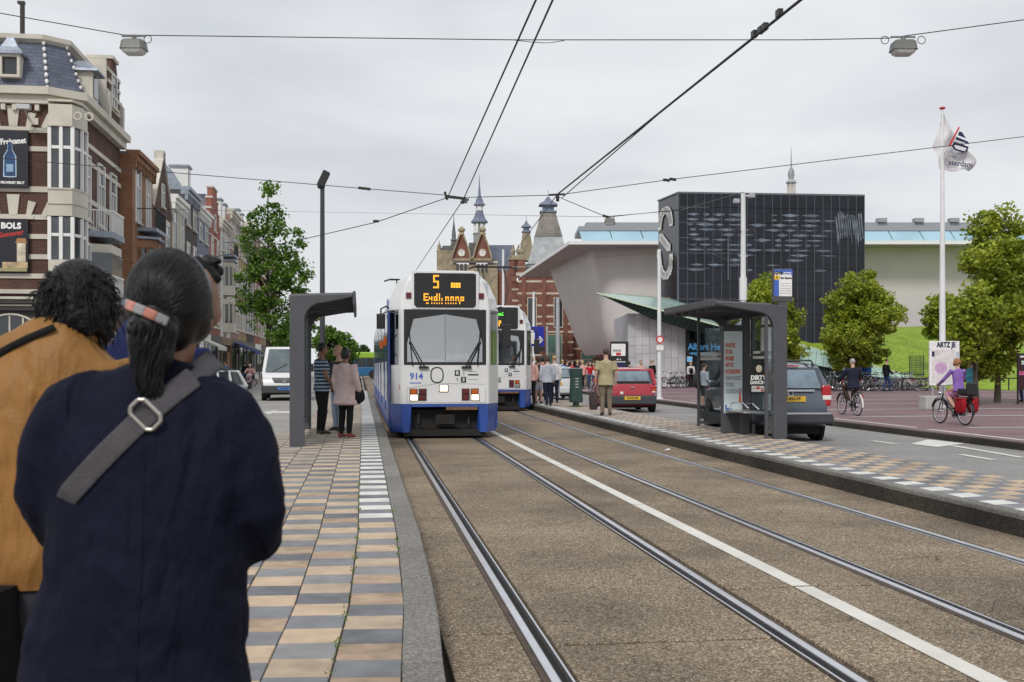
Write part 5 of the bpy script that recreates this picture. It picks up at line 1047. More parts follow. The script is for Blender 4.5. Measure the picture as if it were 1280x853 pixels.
# grey estate beside the shelter
prof = [(-2.12,.42),(-2.16,.62),(-2.12,.92),(-2.08,1.02),(-1.5,1.06),(.7,1.03),(1.6,.98),(2.05,.85),(2.16,.62),(2.12,.36),(1.8,.28),(-1.9,.30)]
gh = [(1.05,1.0),(.35,1.47),(-.2,1.555),(-1.55,1.545),(-1.82,1.49),(-2.08,1.03)]
a = G(1020,549,0); b = G(938,541,0)
sv = car('parked_car', 'dark grey estate car with roof rails and tall tail lights behind the right shelter', 'car', (a.x-.70, a.y+1.35, 0), R_(-6.0), prof, gh, 4.35, 1.80, 1.605, 1.03, GREYC, .35, (-1.32,1.32), .15, ww=.23)
MB().box(-.90,.90,-2.22,-2.0,.36,.60).build('bumper', BUMPG, sv, bevel=.05); MB().box(-.86,.86,-2.228,-2.2,.555,.592).build('bumper_trim', CHROME, sv)
plate(sv, '9-XH-YF', -2.16, .86, YPLATE, BLACKT, x=.10)
MB().box(-.55,.55,-2.145,-2.1,1.0,1.045).build('tailgate_trim', CHROME, sv, bevel=.01)
bd = MB(); bd.T = Matrix.Translation((0,-2.155,.965)); [bd.torus((dx,0,0),(0,1,0),.05,.009,16,5) for dx in (-.06,.06)]; bd.build('badge', CHROME, sv)
for s in (-1, 1):
    l = MB().box(s*.80-.10, s*.80+.09, -2.13, -1.98, .72, 1.13).build('tail_light', TAILR, sv, bevel=.03); MB().box(s*.80-.09, s*.80+.085, -2.142, -2.1, .84, .93).build('reverse_lamp', TAILW, l, bevel=.01)
    MB().tube([(s*.66,.3,1.56),(s*.66,.2,1.64),(s*.66,-1.5,1.63),(s*.66,-1.65,1.55)], .022, 6).build('roof_rail', BLACKP, sv)
    MB().box(s*.99-.004 if s>0 else -.99-.02, s*.99+.02 if s>0 else -.99+.004, -1.9, 1.9, .3, .5).build('side_sill', BUMPG, sv)
MB().box(-.3,.3,-1.86,-1.78,1.505,1.53).build('brake_light', TAILR, sv); MB().cyl((0,-1.5,1.6),(0,-1.5,1.68),.05,8).build('aerial', TAILW, sv)
rw_ = MB(); rw_.add([(-.69,-2.09,1.075),(.69,-2.09,1.075),(.62,-1.885,1.44),(-.62,-1.885,1.44)], [(0,1,2,3)]); rw_.build('rear_window', MATS['reflecting_glass'], sv)
# silver hatchback beyond the queue
prof2 = [(-1.85,.34),(-1.88,.55),(-1.84,.84),(-1.8,.95),(-1.3,.97),(.6,.95),(1.35,.86),(1.75,.74),(1.88,.55),(1.84,.3),(1.5,.22),(-1.6,.22)]
gh2 = [(1.0,.93),(.35,1.38),(-.2,1.45),(-1.2,1.44),(-1.5,1.38),(-1.8,.94)]
a = G(713,500,0)
hc = car('parked_car', 'silver white hatchback seen from behind between the queue and the green bin', 'car', (a.x-.62, a.y+1.7, 0), R_(-1), prof2, gh2, 3.76, 1.7, 1.5, .94, SILVER, .29, (-1.25,1.25), .14)
MB().box(-.82,.82,-1.93,-1.75,.3,.58).build('bumper', SILVER, hc, bevel=.05); plate(hc, '47-LK-SD', -1.895, .72, YPLATE, BLACKT)
for s in (-1, 1): MB().box(s*.72-.09, s*.72+.09, -1.90, -1.76, .66, .98).build('tail_light', TAILR, hc, bevel=.03)
rw_ = MB(); rw_.add([(-.6,-1.815,1.0),(.6,-1.815,1.0),(.55,-1.57,1.34),(-.55,-1.57,1.34)], [(0,1,2,3)]); rw_.build('rear_window', MATS['reflecting_glass'], hc)
# white city car on the left, facing the camera
a = PD(238, 31, 0)
wc = car('parked_car', 'white hatchback parked on the left behind the shoulder of the woman in navy', 'car', (a.x-.2, a.y+.6, 0), R_(152), prof2, gh2, 3.76, 1.7, 1.43, .94, WHITEC, .29, (-1.25,1.25), .14)
for s in (-1, 1): MB().box(s*.62-.14, s*.62+.14, 1.70, 1.86, .62, .78).build('headlight', TAILW, wc, bevel=.03)
MB().box(-.5,.5,1.84,1.90,.42,.55).build('grille', BLACKP, wc)
# white panel van with a blue plate
prof = [(-2.7,.42),(-2.72,.7),(-2.72,1.3),(-2.72,2.3),(-2.6,2.36),(1.0,2.36),(1.15,2.28),(1.95,1.25),(2.0,1.2),(2.55,1.08),(2.72,.92),(2.78,.6),(2.72,.36),(2.3,.3),(-2.5,.3)]
a = PD(354, 48.6, 0)
vt = thing('delivery_van', 'white panel van with a blue number plate coming up the left road', 'van', (a.x-.05, a.y+2.7, 0), R_(180+2))
def vshell(poly, W, xs, taper):
    rings = []
    for sx, ins in xs:
        cy = sum(p[0] for p in poly)/len(poly); cz = sum(p[1] for p in poly)/len(poly)
        rings.append([Vector((sx*W/2*(1-taper*max(0,(z-1.1)/1.3)-.10*max(0,(y-1.9)/.9)**2), y+(cy-y)*ins*.2, z+(cz-z)*ins)) for y, z in poly])
    return MB().loft(rings, True, True)
vshell(prof, 1.98, [(-1,.06),(-.98,.02),(-.92,0),(-.4,-.006),(.4,-.006),(.92,0),(.98,.02),(1,.06)], .13).build('body', WHITEC, vt)
ws = MB(); ws.add([(-.84,2.0,1.235),(.84,2.0,1.235),(.70,1.23,2.24),(-.70,1.23,2.24)], [(0,1,2,3)]); ws.v = [(p[0], p[1]+.02, p[2]+.02) for p in ws.v]
ws.build('windscreen', mat('van_windscreen', (.10,.13,.14), .07, var=.3, scale=2, spec=.9), vt)
for s in (-1, 1):
    sw = MB(); sw.add([(s*.985,1.75,1.25),(s*.985,.75,1.25),(s*.90,.75,2.05),(s*.91,1.28,2.05)], [(0,1,2,3)]); sw.build('side_window', CARGLASS, vt)
    MB().box(s*.80-.16, s*.80+.13, 2.52, 2.70, .80, 1.02).build('headlight', TAILW, vt, bevel=.04)
    mi = MB().box(s*1.13-.11, s*1.13+.11, 1.62, 1.78, 1.25, 1.62).build('mirror', BLACKP, vt, bevel=.03); MB().bar((s*.95,1.68,1.3),(s*1.1,1.70,1.35),.06).build('mirror_arm', BLACKP, mi)
    for y in (-1.5, 1.75): wheel(vt, s*.88, y, .34, .22)
    MB().cyl((s*.90,1.75,.36),(s*.993,1.75,.36),.42,20).build('wheel_arch', ARCH, vt)
MB().box(-.93,.93,2.60,2.83,.32,.66).build('bumper', BUMPG, vt, bevel=.05)
gr = MB().prism([(-.52,1.0),(.52,1.0),(.42,.78),(-.42,.78)], .12, 'y', 2.66).build('grille', BLACKP, vt, bevel=.02)
gs = MB(); [gs.box(-.47+.02*i,.47-.02*i,2.785,2.80,.97-.06*i-.012,.97-.06*i+.012) for i in range(3)]; gs.build('grille_bar', CHROME, gr)
st = MB(); st.torus((0,2.81,.90),(0,1,0),.10,.013,20,6); [st.bar((0,2.81,.90),(.095*sin(q),2.81,.90+.095*cos(q)),.025,.02) for q in (0,2*pi/3,4*pi/3)]; st.build('badge', CHROME, gr)
BPL = mat('blue_plate', (.06,.2,.62), .5, var=.05); plate(vt, '16-PR-NF', 2.84, .53, BPL, BLACKT, back=False)
wp = MB().bar((-.2,2.02,1.27),(-.75,1.75,1.62),.025).bar((.5,2.02,1.27),(-.1,1.78,1.58),.025).build('wiper', BLACKP, vt); MB().box(-.5,-.2,.95,1.1,2.36,2.42).build('roof_lamp', LAMPO, vt)
MB().box(-.9,.9,-2.4,2.4,.25,.42).build('underbody', ARCH, vt)
# far city bus, green over blue
a = PD(452, 128, 0)
bs = thing('city_bus', 'distant city bus, lime green above and blue below, crossing far down the street', 'bus', (a.x, a.y, 0), R_(0))
BG = mat('bus_lime', (.30,.50,.04), .4, var=.1); BB = mat('bus_blue', (.02,.13,.30), .4, var=.1)
MB().box(-.9, 11, 0, 2.5, .35, 1.35).build('lower_body', BB, bs, bevel=.1); MB().box(-.9, 11, 0, 2.5, 2.35, 3.05).build('upper_body', BG, bs, bevel=.12); MB().box(-.86, 10.96, .04, 2.46, 1.35, 2.35).build('windows', DARKGLASS, bs)
for x in (-.88, .5, 1.9, 3.4): MB().box(x, x+.08, -.004, .05, 1.36, 2.34).build('pillar', BB, bs)
for x in (1.3, 7.5):
    for y in (.12, 2.38): MB().cyl((x,y-.14,.5),(x,y+.14,.5),.5,16).build('wheel', RUBBER, bs)
# ================================================================== shelters, poles, wires, signs
ROOFG = mat('shelter_roof_grey', (.16,.16,.175), .5, .2, var=.08); ALU = mat('aluminium', (.5,.51,.53), .35, .8, var=.08)
POSTERP = mat('poster_paper', (.62,.70,.72), .6, var=.08, scale=1.5); ORT = mat('orange_red_print', (.62,.16,.09), .6, var=.05)
def arcpts(c, r, a0, a1, n=7): return [(c[0]+r*cos(a0+(a1-a0)*i/n), c[1]+r*sin(a0+(a1-a0)*i/n)) for i in range(n+1)]
# ---- left shelter
sl = thing('tram_shelter', 'dark grey steel tram shelter with a cantilever roof on the left platform', 'shelter', (-1.14, 18.6, PZ))
HL = 2.48; LL = 5.2; OUT = 1.02
def portal(t, y, out, h, w=.26, d=.13, s=1, m=STEELG, tipz=.03):
    pl = [(0,0),(s*w,0),(s*w,h-.40)]+[(s*w+s*.30-s*.30*cos(a), h-.40+.28*sin(a)) for a in [pi/2*i/6 for i in range(1,7)]]+[(s*out,h-.05+tipz),(s*out,h+tipz),(0,h)]
    return MB().prism(pl, d, 'y', y).build('portal_frame', m, t, bevel=.012)
portal(sl, 0, OUT, HL, .24, .12); portal(sl, LL-.13, OUT, HL, .13, .1)
for y in (LL/2-.05,): portal(sl, y, OUT, HL-.01, .10, .08)
MB().box(.01, .05, .14, LL-.14, HL-.14, HL-.01).build('rear_beam', STEELG, sl)
MB().add([(.0,.14,HL+.002),(OUT,.14,HL+.032),(OUT,LL-.14,HL+.032),(0,LL-.14,HL+.002),(.0,.14,HL+.03),(OUT,.14,HL+.06),(OUT,LL-.14,HL+.06),(0,LL-.14,HL+.03)], [(3,2,1,0),(4,5,6,7),(0,1,5,4),(1,2,6,5),(2,3,7,6),(3,0,4,7)]).build('roof_panel', ROOFG, sl)
MB().prism([(OUT+.001,HL-.15),(OUT+.05,HL-.13),(OUT+.05,HL+.075),(OUT+.001,HL+.075)], LL, 'y', 0).build('roof_fascia', STEELG, sl, bevel=.01)
for i in range(9): y = .5+i*.5; MB().add([(.3,y,HL-.1),(OUT,y,HL-.07),(OUT,y+.06,HL-.07),(.3,y+.06,HL-.1),(.3,y,HL-.01),(OUT,y,HL+.02),(OUT,y+.06,HL+.02),(.3,y+.06,HL-.01)], [(3,2,1,0),(0,1,5,4),(2,3,7,6),(3,0,4,7),(4,5,6,7)]).build('roof_rib', STEELG, sl)
for a, b in ((.14,LL/2-.06),(LL/2+.06,LL-.14)):
    MB().box(.04,.055,a+.02,b-.02,.25,HL-.2).build('glass_panel', GLASS, sl); MB().box(.03,.07,a+.02,b-.02,.19,.25).build('panel_rail', STEELG, sl)
# ---- right shelter, open towards the tracks (-x)
sr = thing('tram_shelter', 'dark grey glass tram shelter with a poster panel on the right platform', 'shelter', (7.62, 0, PZ)); p = G(975, 549, PZ); sr.location = (p.x+.14, p.y, PZ); sr.rotation_euler.z = R_(-1)
HR, LR, OR_ = 2.42, 3.5, 1.34
portal(sr, 0, OR_, HR, .26, .14, -1, tipz=.06); portal(sr, LR-.14, OR_, HR, .16, .12, -1, tipz=.06)
MB().box(-.05,-.01,.15,LR-.15,HR-.14,HR-.02).build('rear_beam', STEELG, sr)
MB().add([(0,.14,HR+.002),(-OR_,.14,HR+.062),(-OR_,LR-.14,HR+.062),(0,LR-.14,HR+.002),(0,.14,HR+.03),(-OR_,.14,HR+.09),(-OR_,LR-.14,HR+.09),(0,LR-.14,HR+.03)], [(3,2,1,0),(4,5,6,7),(0,1,5,4),(1,2,6,5),(2,3,7,6),(3,0,4,7)]).build('roof_panel', ROOFG, sr)
MB().prism([(-OR_-.001,HR-.03),(-OR_-.05,HR-.01),(-OR_-.05,HR+.11),(-OR_-.001,HR+.11)], LR, 'y', 0).build('roof_fascia', STEELG, sr, bevel=.01)
for i in range(5): y = .6+i*.55; MB().box(-OR_+.01,-.3,y,y+.06,HR-.09,HR+.0).build('roof_rib', STEELG, sr)
for y0 in (.03, LR-.10):                              # end windbreaks
    if y0 < 1:
        e = MB().box(-.40,-.35,y0,y0+.06,.16,HR-.1).build('glass_post', STEELG, sr); MB().box(-.35,-.26,y0,y0+.06,.10,.16).box(-.40,-.35,y0,y0+.06,-.02,.16).build('panel_rail', STEELG, sr); MB().box(-.35,-.262,y0+.02,y0+.034,.16,HR-.4).build('glass_panel', GLASS, sr)
    else:
        e = MB().box(-.68,-.63,y0,y0+.06,.05,HR-.05).build('glass_post', STEELG, sr); MB().box(-.63,-.20,y0,y0+.06,.10,.16).build('panel_rail', STEELG, sr); MB().box(-.63,-.165,y0+.02,y0+.034,.16,HR-.3).build('glass_panel', GLASS, sr)
        MB().box(-.62,-.17,y0+.008,y0+.018,1.44,1.50).box(-.62,-.17,y0+.008,y0+.018,1.54,1.60).build('glass_stripe', mat('frost_stripe',(.7,.7,.66),.6), sr)
for a, b in ((.16,LR/2-.04),(LR/2+.04,LR-.16)):
    MB().box(-.055,-.04,a,b,.25,HR-.16).build('glass_panel', GLASS, sr); MB().box(-.07,-.03,a,b,.19,.25).build('panel_rail', STEELG, sr)
    MB().box(-.062,-.057,a,b,1.46,1.51).box(-.062,-.057,a,b,1.56,1.61).build('glass_stripe', MATS['frost_stripe'], sr)
MB().box(-.08,-.02,LR/2-.04,LR/2+.04,0,HR-.15).build('rear_post', STEELG, sr)
# illuminated poster panel standing across the far bay, its face to the camera
pp = MB().box(-.66,-.24,LR-1.75,LR-1.60,0,2.12).build('poster_case', STEELG, sr, bevel=.02); MB().box(-.238,-.10,LR-1.74,LR-1.61,0,HR-.1).build('poster_mast', STEELG, sr)
po = MB().box(-.635,-.265,LR-1.757,LR-1.749,.40,2.0).build('poster', POSTERP, sr)
for i, (tx_, m_) in enumerate([('PLASTIC',ORT),('STUK.',ORT),('BONJE',ORT),('MTOC',ORT),('SCHENDEN',ORT),('DAN WORT',MATS['grey_print']),('TOCH',MATS['grey_print']),('DUURZAAM!',MATS['grey_print'])]):
    lettering(tx_, .115, m_, po, (-.605, LR-1.760, 1.72-.128*i), name='poster_text', align='LEFT', bold=.004, sx=.50)
MB().box(-.61,-.48,LR-1.7605,LR-1.7575,.46,.50).box(-.61,-.58,LR-1.7605,LR-1.7575,.50,.56).build('poster_logo', BLUET, po); MB().prism([(-.34,.62),(-.28,.62),(-.30,.9),(-.32,.9)], .003, 'y', LR-1.7605).build('poster_picture', ORT, po)
# bench and notices
be = MB().box(-.62,-.18,.55,2.45,.44,.47).build('bench_seat', ALU, sr, bevel=.01)
for y in (.9,1.5,2.1): MB().tube([(-.60,y,.47),(-.56,y,.60),(-.35,y,.62),(-.22,y,.50)], .016, 8).build('bench_armrest', ALU, be)
MB().box(-.40,-.28,1.35,1.5,0,.44).build('bench_post', STEELG, sr)
nb = MB().box(-.105,-.075,.42,1.15,1.55,2.1).build('notice_case', STEELG, sr); MB().box(-.115,-.106,.47,1.10,1.60,2.05).build('notice', mat('notice_paper',(.55,.53,.5),.6,var=.2,scale=5), nb)
nb = MB().box(-.105,-.07,.42,1.12,.80,1.40).build('notice_case', BLACKP, sr)
nb2 = MB().box(-.352,-.264,.012,.0185,.74,1.30).build('poster', BLACKP, sr)
nb3 = MB().box(-.60,-.355,.035,.05,.74,1.36).build('poster', BLACKP, sr)
nb4 = thing('glass_poster', 'black poster with white and red lettering hung inside the right shelter', 'poster', (0,0,0)); nb4.location = sr.location+Vector((-.02,.62,0)); nb4.rotation_euler.z = R_(-1)
pc = MB().box(-.47,-.10,0,.012,.80,1.45).build('panel', BLACKP, nb4); lettering('DIRTY', .115, WHITET, pc, (-.30,-.003,1.10), name='poster_text', bold=.006, sx=.9); lettering('DANCING', .085, WHITET, pc, (-.285,-.003,1.01), name='poster_text', bold=.004, sx=.85)
MB().box(-.43,-.15,-.003,0,.90,.95).box(-.43,-.15,-.003,0,.84,.89).build('poster_print', MATS['notice_paper'], pc); MB().box(-.2,-.13,-.004,0,1.12,1.17).box(-.33,-.28,-.005,0,.9,.94).box(-.25,-.2,-.005,0,.85,.88).build('poster_print', REDT, pc); MB().ball((-.285,-.002,1.27), (.06,.004,.07), 10, 6).build('poster_picture', MATS['print_cream'], pc)
bpy.data.objects.remove(nb3); bpy.data.objects.remove(nb2)
# stop sign on the roof
ss = thing('stop_sign', 'blue white and yellow timetable board on top of the right shelter', 'sign', sr.location+Vector((-.13,.07,HR+.005)))
MB().box(-.02,.14,-.03,.03,0,.10).build('foot', STEELG, ss); bo = MB().box(-.13,.24,-.04,.04,.06,.66).build('board', STEELG, ss, bevel=.01); MB().box(-.095,.225,-.045,-.0405,.16,.63).build('board_face', WHITET, bo)
MB().box(-.11,.235,-.049,-.0455,.60,.645).box(.215,.24,-.049,-.0455,.54,.60).box(-.11,-.02,-.049,-.0455,.165,.45).build('blue_print', BLUET, bo); MB().box(-.11,-.01,-.051,-.0455,.46,.535).build('yellow_print', YPLATE, bo)
lettering('GVB', .075, BLACKT, bo, (-.02,-.0475,.575), name='board_text', bold=.004); lettering('Museum', .06, BLUET, bo, (.13,-.0475,.575), name='board_text'); lettering('5', .07, BLACKT, bo, (-.06,-.0535,.497), name='board_text'); lettering('Van Baerle', .05, BLACKT, bo, (.11,-.0475,.49), name='board_text', bold=.002)
for i in range(5): MB().box(.01,.20,-.0475,-.0457,.21+.045*i,.218+.045*i).build('board_lines', GREYT, bo)
# ---- poles
def pole(name, label, cat, loc, h, r0, r1, m, group=None):
    t = thing(name, label, cat, loc, 0, group); MB().tube([(0,0,0),(0,0,h*.32),(0,0,h)], [r0, r0*.9, r1], 12).build('pole', m, t); MB().cyl((0,0,0),(0,0,.06),r0*1.8,12).build('base_plate', m, t); return t
LAMPD = mat('dark_pole', (.05,.052,.058), .5, .3)
t = pole('floodlight_pole', 'tall dark pole with a tilted floodlight behind the left shelter', 'lamp post', PD(403, 31.5, PZ), ZD(233,31.5)-PZ, .085, .06, LAMPD)
h = ZD(233,31.5)-PZ; f = MB(); f.T = Matrix.Translation((.03,0,h+.2)) @ Matrix.Rotation(R_(25),4,'Y'); f.cbox((0,0,0),(.2,.3,.46)).cbox((.0,0,-.25),(.12,.2,.08)); f.build('floodlight', BLACKP, t, bevel=.02); MB().cyl((0,0,h-.05),(0,0,h+.02),.075,10).build('collar', LAMPD, t)
t = pole('tram_pole', 'white pole with a round red sign beside the supermarket', 'pole', PD(824, 46.8, .12), ZD(312,46.8)-.12, .095, .075, POLEW)
MB().cyl((0,-.13,ZD(425,46.8)-.12),(0,-.10,ZD(425,46.8)-.12),.17,20).build('sign_disc', REDT, t); MB().cyl((0,-.135,ZD(425,46.8)-.12),(0,-.131,ZD(425,46.8)-.12),.11,20).build('sign_disc', WHITET, t); MB().box(-.15,.15,-.13,-.11,ZD(438,46.8)-.12,ZD(432,46.8)-.12).build('sign_plate', WHITET, t)
t = pole('tram_pole', 'tall white pole with cameras and small lamps behind the right shelter', 'pole', PD(929, 36.6, .12), ZD(242,36.6)-.12, .11, .075, POLEW)
for py, s in ((253,-1),(246,1),(290,1),(290,-1)):
    z = ZD(py,36.6)-.12; c = MB().bar((0,0,z),(s*.2,-.05,z+.03),.03).cbox((s*.26,-.08,z+.02),(.17,.2,.14)); c.build('camera', ALU if py < 280 else BLACKP, t, bevel=.02)
MB().cyl((0,0,ZD(380,36.6)),(0,0,ZD(352,36.6)),.125,12).build('sleeve', POLEW, t); MB().bar((-.12,0,ZD(325,36.6)),(.12,0,ZD(325,36.6)),.06).build('wire_clamp', GALV, t)
t = pole('tram_pole', 'grey pole standing before the green museum window', 'pole', PD(697, 46, PZ), ZD(372,46)-PZ, .10, .08, GALV)
t = pole('tram_pole', 'slim pale pole seen above the second tram', 'pole', PD(629, 62, .0), ZD(312,62), .09, .06, POLEW)
t = pole('tram_pole', 'slim pale pole in front of the brick museum tower', 'pole', PD(667, 60, .0), ZD(365,60), .08, .06, POLEW)
# flagpole with flag
FP = PD(1178, 37.4, .12); t = pole('flagpole', 'tall white flagpole with a red tipped top and wind blown flag', 'flagpole', FP, ZD(137,37.4)-.12, .11, .045, POLEW)
MB().lathe([(.06,0),(.10,.03),(.10,.06),(.02,.09)], 10, (0,0,ZD(137,37.4)-.12)).build('finial', REDT, t)
FLAGW = mat('flag_cloth', (.70,.70,.72), .8, var=.05); kf = 37.4/FPX; z0 = .12
def fl(px, py, y=0): return Vector(((px-1178)*kf, y, ZD(py,37.4)-z0))
fg = MB(); rows = []
for r, (pa, pb) in enumerate([((1178,146),(1180,144)),((1175,158),(1192,160)),((1170,172),(1203,170)),((1163,183),(1208,180)),((1168,187),(1207,190)),((1172,193),(1224,200)),((1172,203),(1222,208)),((1174,213),(1214,214))]):
    row = []
    for k in range(13):
        u = k/12; A_ = fl(*pa); B_ = fl(*pb); q = A_.lerp(B_, u); q.y = .16*sin(u*7+r*.9)*u+.05*sin(r*2.1+u*3); q.z += .04*sin(u*9+r); row.append(q)
    rows.append(row)
fg.loft(rows, False, True, False); fo = fg.build('flag', FLAGW, t, sharp=False); so_ = fo.modifiers.new('thick','SOLIDIFY'); so_.thickness = .012; sb = fo.modifiers.new('soft','SUBSURF'); sb.levels = 1; sb.render_levels = 2
def fpatch(pts, m, nm, y=-.22): MB().add([fl(a,b,y) for a,b in pts]+[fl(a,b,y+.01) for a,b in pts], [tuple(range(len(pts))), tuple(reversed(range(len(pts),2*len(pts))))]+[(k,(k+1)%len(pts),(k+1)%len(pts)+len(pts),k+len(pts)) for k in range(len(pts))]).build(nm, m, fo)
NAVY = mat('navy_print', (.015,.02,.075), .7)
fpatch([(1195,160),(1196.8,160.5),(1184,185),(1181.5,184)], REDT, 'flag_stripe'); fpatch([(1196,165.5),(1199.5,166.5),(1205,174),(1194,170.5)], NAVY, 'flag_stripe'); fpatch([(1192.5,172.5),(1207.5,178),(1209,181.5),(1190.5,175.5)], NAVY, 'flag_stripe'); fpatch([(1189,178.5),(1208.5,184.5),(1206.5,190),(1202,192.2),(1191,189.5),(1186,184.5)], NAVY, 'flag_stripe'); fpatch([(1190,182.5),(1205.5,186.5),(1203,190.3),(1192,187.8),(1188.5,184.3)], FLAGW, 'flag_stripe', -.234)
for s_, a, b, z in (('dcity', 1177, 192, .30),('am', 1181, 197.5, .26),('sterdam', 1183, 204.5, .26)):
    lettering(s_, z, GREYT if s_ != 'sterdam' else NAVY, fo, fl(a-1,b,-.20), name='flag_text', align='LEFT', tilt=.22 if s_=='dcity' else .08, bold=.004)
# ---- map board on a concrete foot
mpx = PD(1179, 36.6, .12); ms = thing('map_board', 'white street map board with a dark blue heading in front of the flagpole', 'sign', mpx); k = 36.6/FPX
def bz(py): return ZD(py,36.6)-.12
MB().box((1160.5-1179)*k,(1200-1179)*k,-.04,.04,bz(482),bz(426.5)).build('board', WHITET, ms, bevel=.01)
mp_ = MB().box((1163-1179)*k,(1194-1179)*k,-.046,-.041,bz(479),bz(437)).build('map_sheet', mat('map_paper',(.62,.64,.58),.6,col2=(.72,.66,.70),var=.12,scale=9), ms); lettering('ARTZ JE', .235, NAVY, ms, ((1182-1179)*k,-.045,bz(431.5)), name='board_text', bold=.010, sx=.78)
MB().ball(((1175-1179)*k,-.046,bz(460)),(.22,.004,.2),14,6).build('map_park', mat('map_pink',(.55,.36,.55),.6,var=.2,scale=10), mp_); MB().box((1163-1179)*k,(1166.5-1179)*k,-.05,-.0465,bz(446),bz(439.5)).build('map_key', NAVY, mp_); MB().box((1195-1179)*k,(1199-1179)*k,-.046,-.041,bz(470),bz(440)).build('side_text', mat('pale_grey_print',(.45,.5,.58),.6), ms)
for x in ((1166-1179)*k,(1196-1179)*k): MB().bar((x,.06,0),(x,.06,bz(450)),.05).build('leg', GALV, ms)
cbk = thing('concrete_block', 'pale concrete foot block below the left edge of the map board', 'block', PD(1162, 36.3, .12)); MB().box(-.26,.24,-.25,.25,0,.42).build('block', mat('pale_concrete',(.42,.41,.39),.9,var=.12,dirt=.25), cbk, bevel=.02)
# ---- blue tram stop sign by the second tram
bsn = thing('direction_sign', 'blue sign with a white arrow and arch symbol beside the second tram', 'sign', PD(672, 40, PZ)); k = 40/FPX
def sz(py): return ZD(py,40)-PZ
MB().cyl(((684-672)*k,.05,0),((684-672)*k,.05,sz(408)),.04,10).build('post', GALV, bsn); sb_ = MB().box((657-672)*k,(680-672)*k,-.03,.03,sz(433),sz(408.5)).build('panel', mat('sign_blue',(.012,.02,.33),.4,var=.05), bsn)
aw_ = MB(); aw_.bar(((671-672)*k,-.033,sz(425)),((677.5-672)*k,-.033,sz(425)),.055,.005,up=(0,1,0)).bar(((674-672)*k,-.033,sz(421)),((678-672)*k,-.033,sz(425)),.055,.005,up=(0,1,0)).bar(((674-672)*k,-.033,sz(429)),((678-672)*k,-.033,sz(425)),.055,.005,up=(0,1,0)); aw_.build('arrow', WHITET, sb_)
MB().prism([((660-672)*k,sz(430)),((668-672)*k,sz(430)),((668-672)*k,sz(416)),((666-672)*k,sz(413)),((662-672)*k,sz(413)),((660-672)*k,sz(416))], .004, 'y', -.035).build('arch_symbol', WHITET, sb_); MB().bar(((658-672)*k,-.034,sz(413)),((664-672)*k,-.034,sz(410.5)),.03,.004).bar(((664-672)*k,-.034,sz(410.5)),((670-672)*k,-.034,sz(413)),.03,.004).build('roof_symbol', WHITET, sb_)
ld = MB().box((667-672)*k,(681-672)*k,-.03,.03,sz(439),sz(434)).build('display', BLACKP, bsn); MB().box((669-672)*k,(673-672)*k,-.034,-.03,sz(437.5),sz(435)).build('display_text', LEDG, ld)
# ---- black framed information board
ib = thing('information_board', 'tall black framed information board in front of the pale stone wall', 'sign', PD(774, 58, .12)); k = 58/FPX
def iz(py): return ZD(py,58)-.12
MB().box((763-774)*k,(786-774)*k,0,.12,0,iz(427)).build('case', BLACKP, ib, bevel=.02); MB().box((764-774)*k,(782-774)*k,-.006,-.001,iz(445),iz(430)).build('upper_poster', WHITET, ib); MB().box((766-774)*k,(776-774)*k,-.011,-.007,iz(440),iz(437)).build('poster_print', GREYT, ib); MB().box((770-774)*k,(776-774)*k,-.011,-.007,iz(444.5),iz(441)).build('poster_print', REDT, ib)
MB().box((764-774)*k,(782-774)*k,-.006,-.001,iz(464),iz(453.5)).build('lower_poster', NAVY, ib); MB().box((764-774)*k,(782-774)*k,-.009,-.001,iz(453),iz(452)).build('poster_edge', WHITET, ib); MB().box((771-774)*k,(773-774)*k,-.009,-.001,iz(450.5),iz(448.5)).box((775-774)*k,(776-774)*k,-.009,-.001,iz(450.5),iz(448.5)).build('poster_print', WHITET, ib)
MB().bar(((787-774)*k,.0,iz(433)),((794-774)*k,-.1,iz(434.5)),.08,.05).build('lamp_arm', ALU, ib)
# ---- litter bin
lb_ = G(720, 509, PZ); bn = thing('litter_bin', 'dark green street litter bin on the right platform', 'bin', lb_); BINM = mat('bin_green', (.02,.05,.042), .45, var=.15)
MB().lathe([(.10,0),(.10,.16)], 12).build('foot', BINM, bn); MB().loft([[Vector((x*w,y*w*.75,z)) for x,y in ((-1,-.7),(-.7,-1),(.7,-1),(1,-.7),(1,.7),(.7,1),(-.7,1),(-1,.7))] for z,w in ((.15,.195),(.2,.205),(.95,.175),(1.02,.19),(1.2,.2),(1.23,.19))], True, False).build('body', BINM, bn, bevel=.01); MB().box(-.16,.16,-.16,.16,1.232,1.25).build('lid', GALV, bn)
bl_ = MB(); [bl_.box(-.05+.0*i,.05,-.158,-.148,.62+.09*i,.66+.09*i) for i in range(4)]; bl_.build('bin_print', GALV, bn)
tw = MB(); 
for _ in range(60):
    a = random.uniform(0,6.3); r = random.uniform(.1,.4); x, y = lb_.x+r*cos(a), lb_.y+r*sin(a)*.6; tw.add([(x-.01,y,PZ),(x+.01,y,PZ),(x+random.gauss(0,.02),y+random.gauss(0,.02),PZ+random.uniform(.02,.07))],[(0,1,2)])
two = tw.build('weed', M_WEED); two['kind'] = 'stuff'; set_tone(two, 3); tag(two, 'tuft of weeds round the foot of the green litter bin', 'weeds')
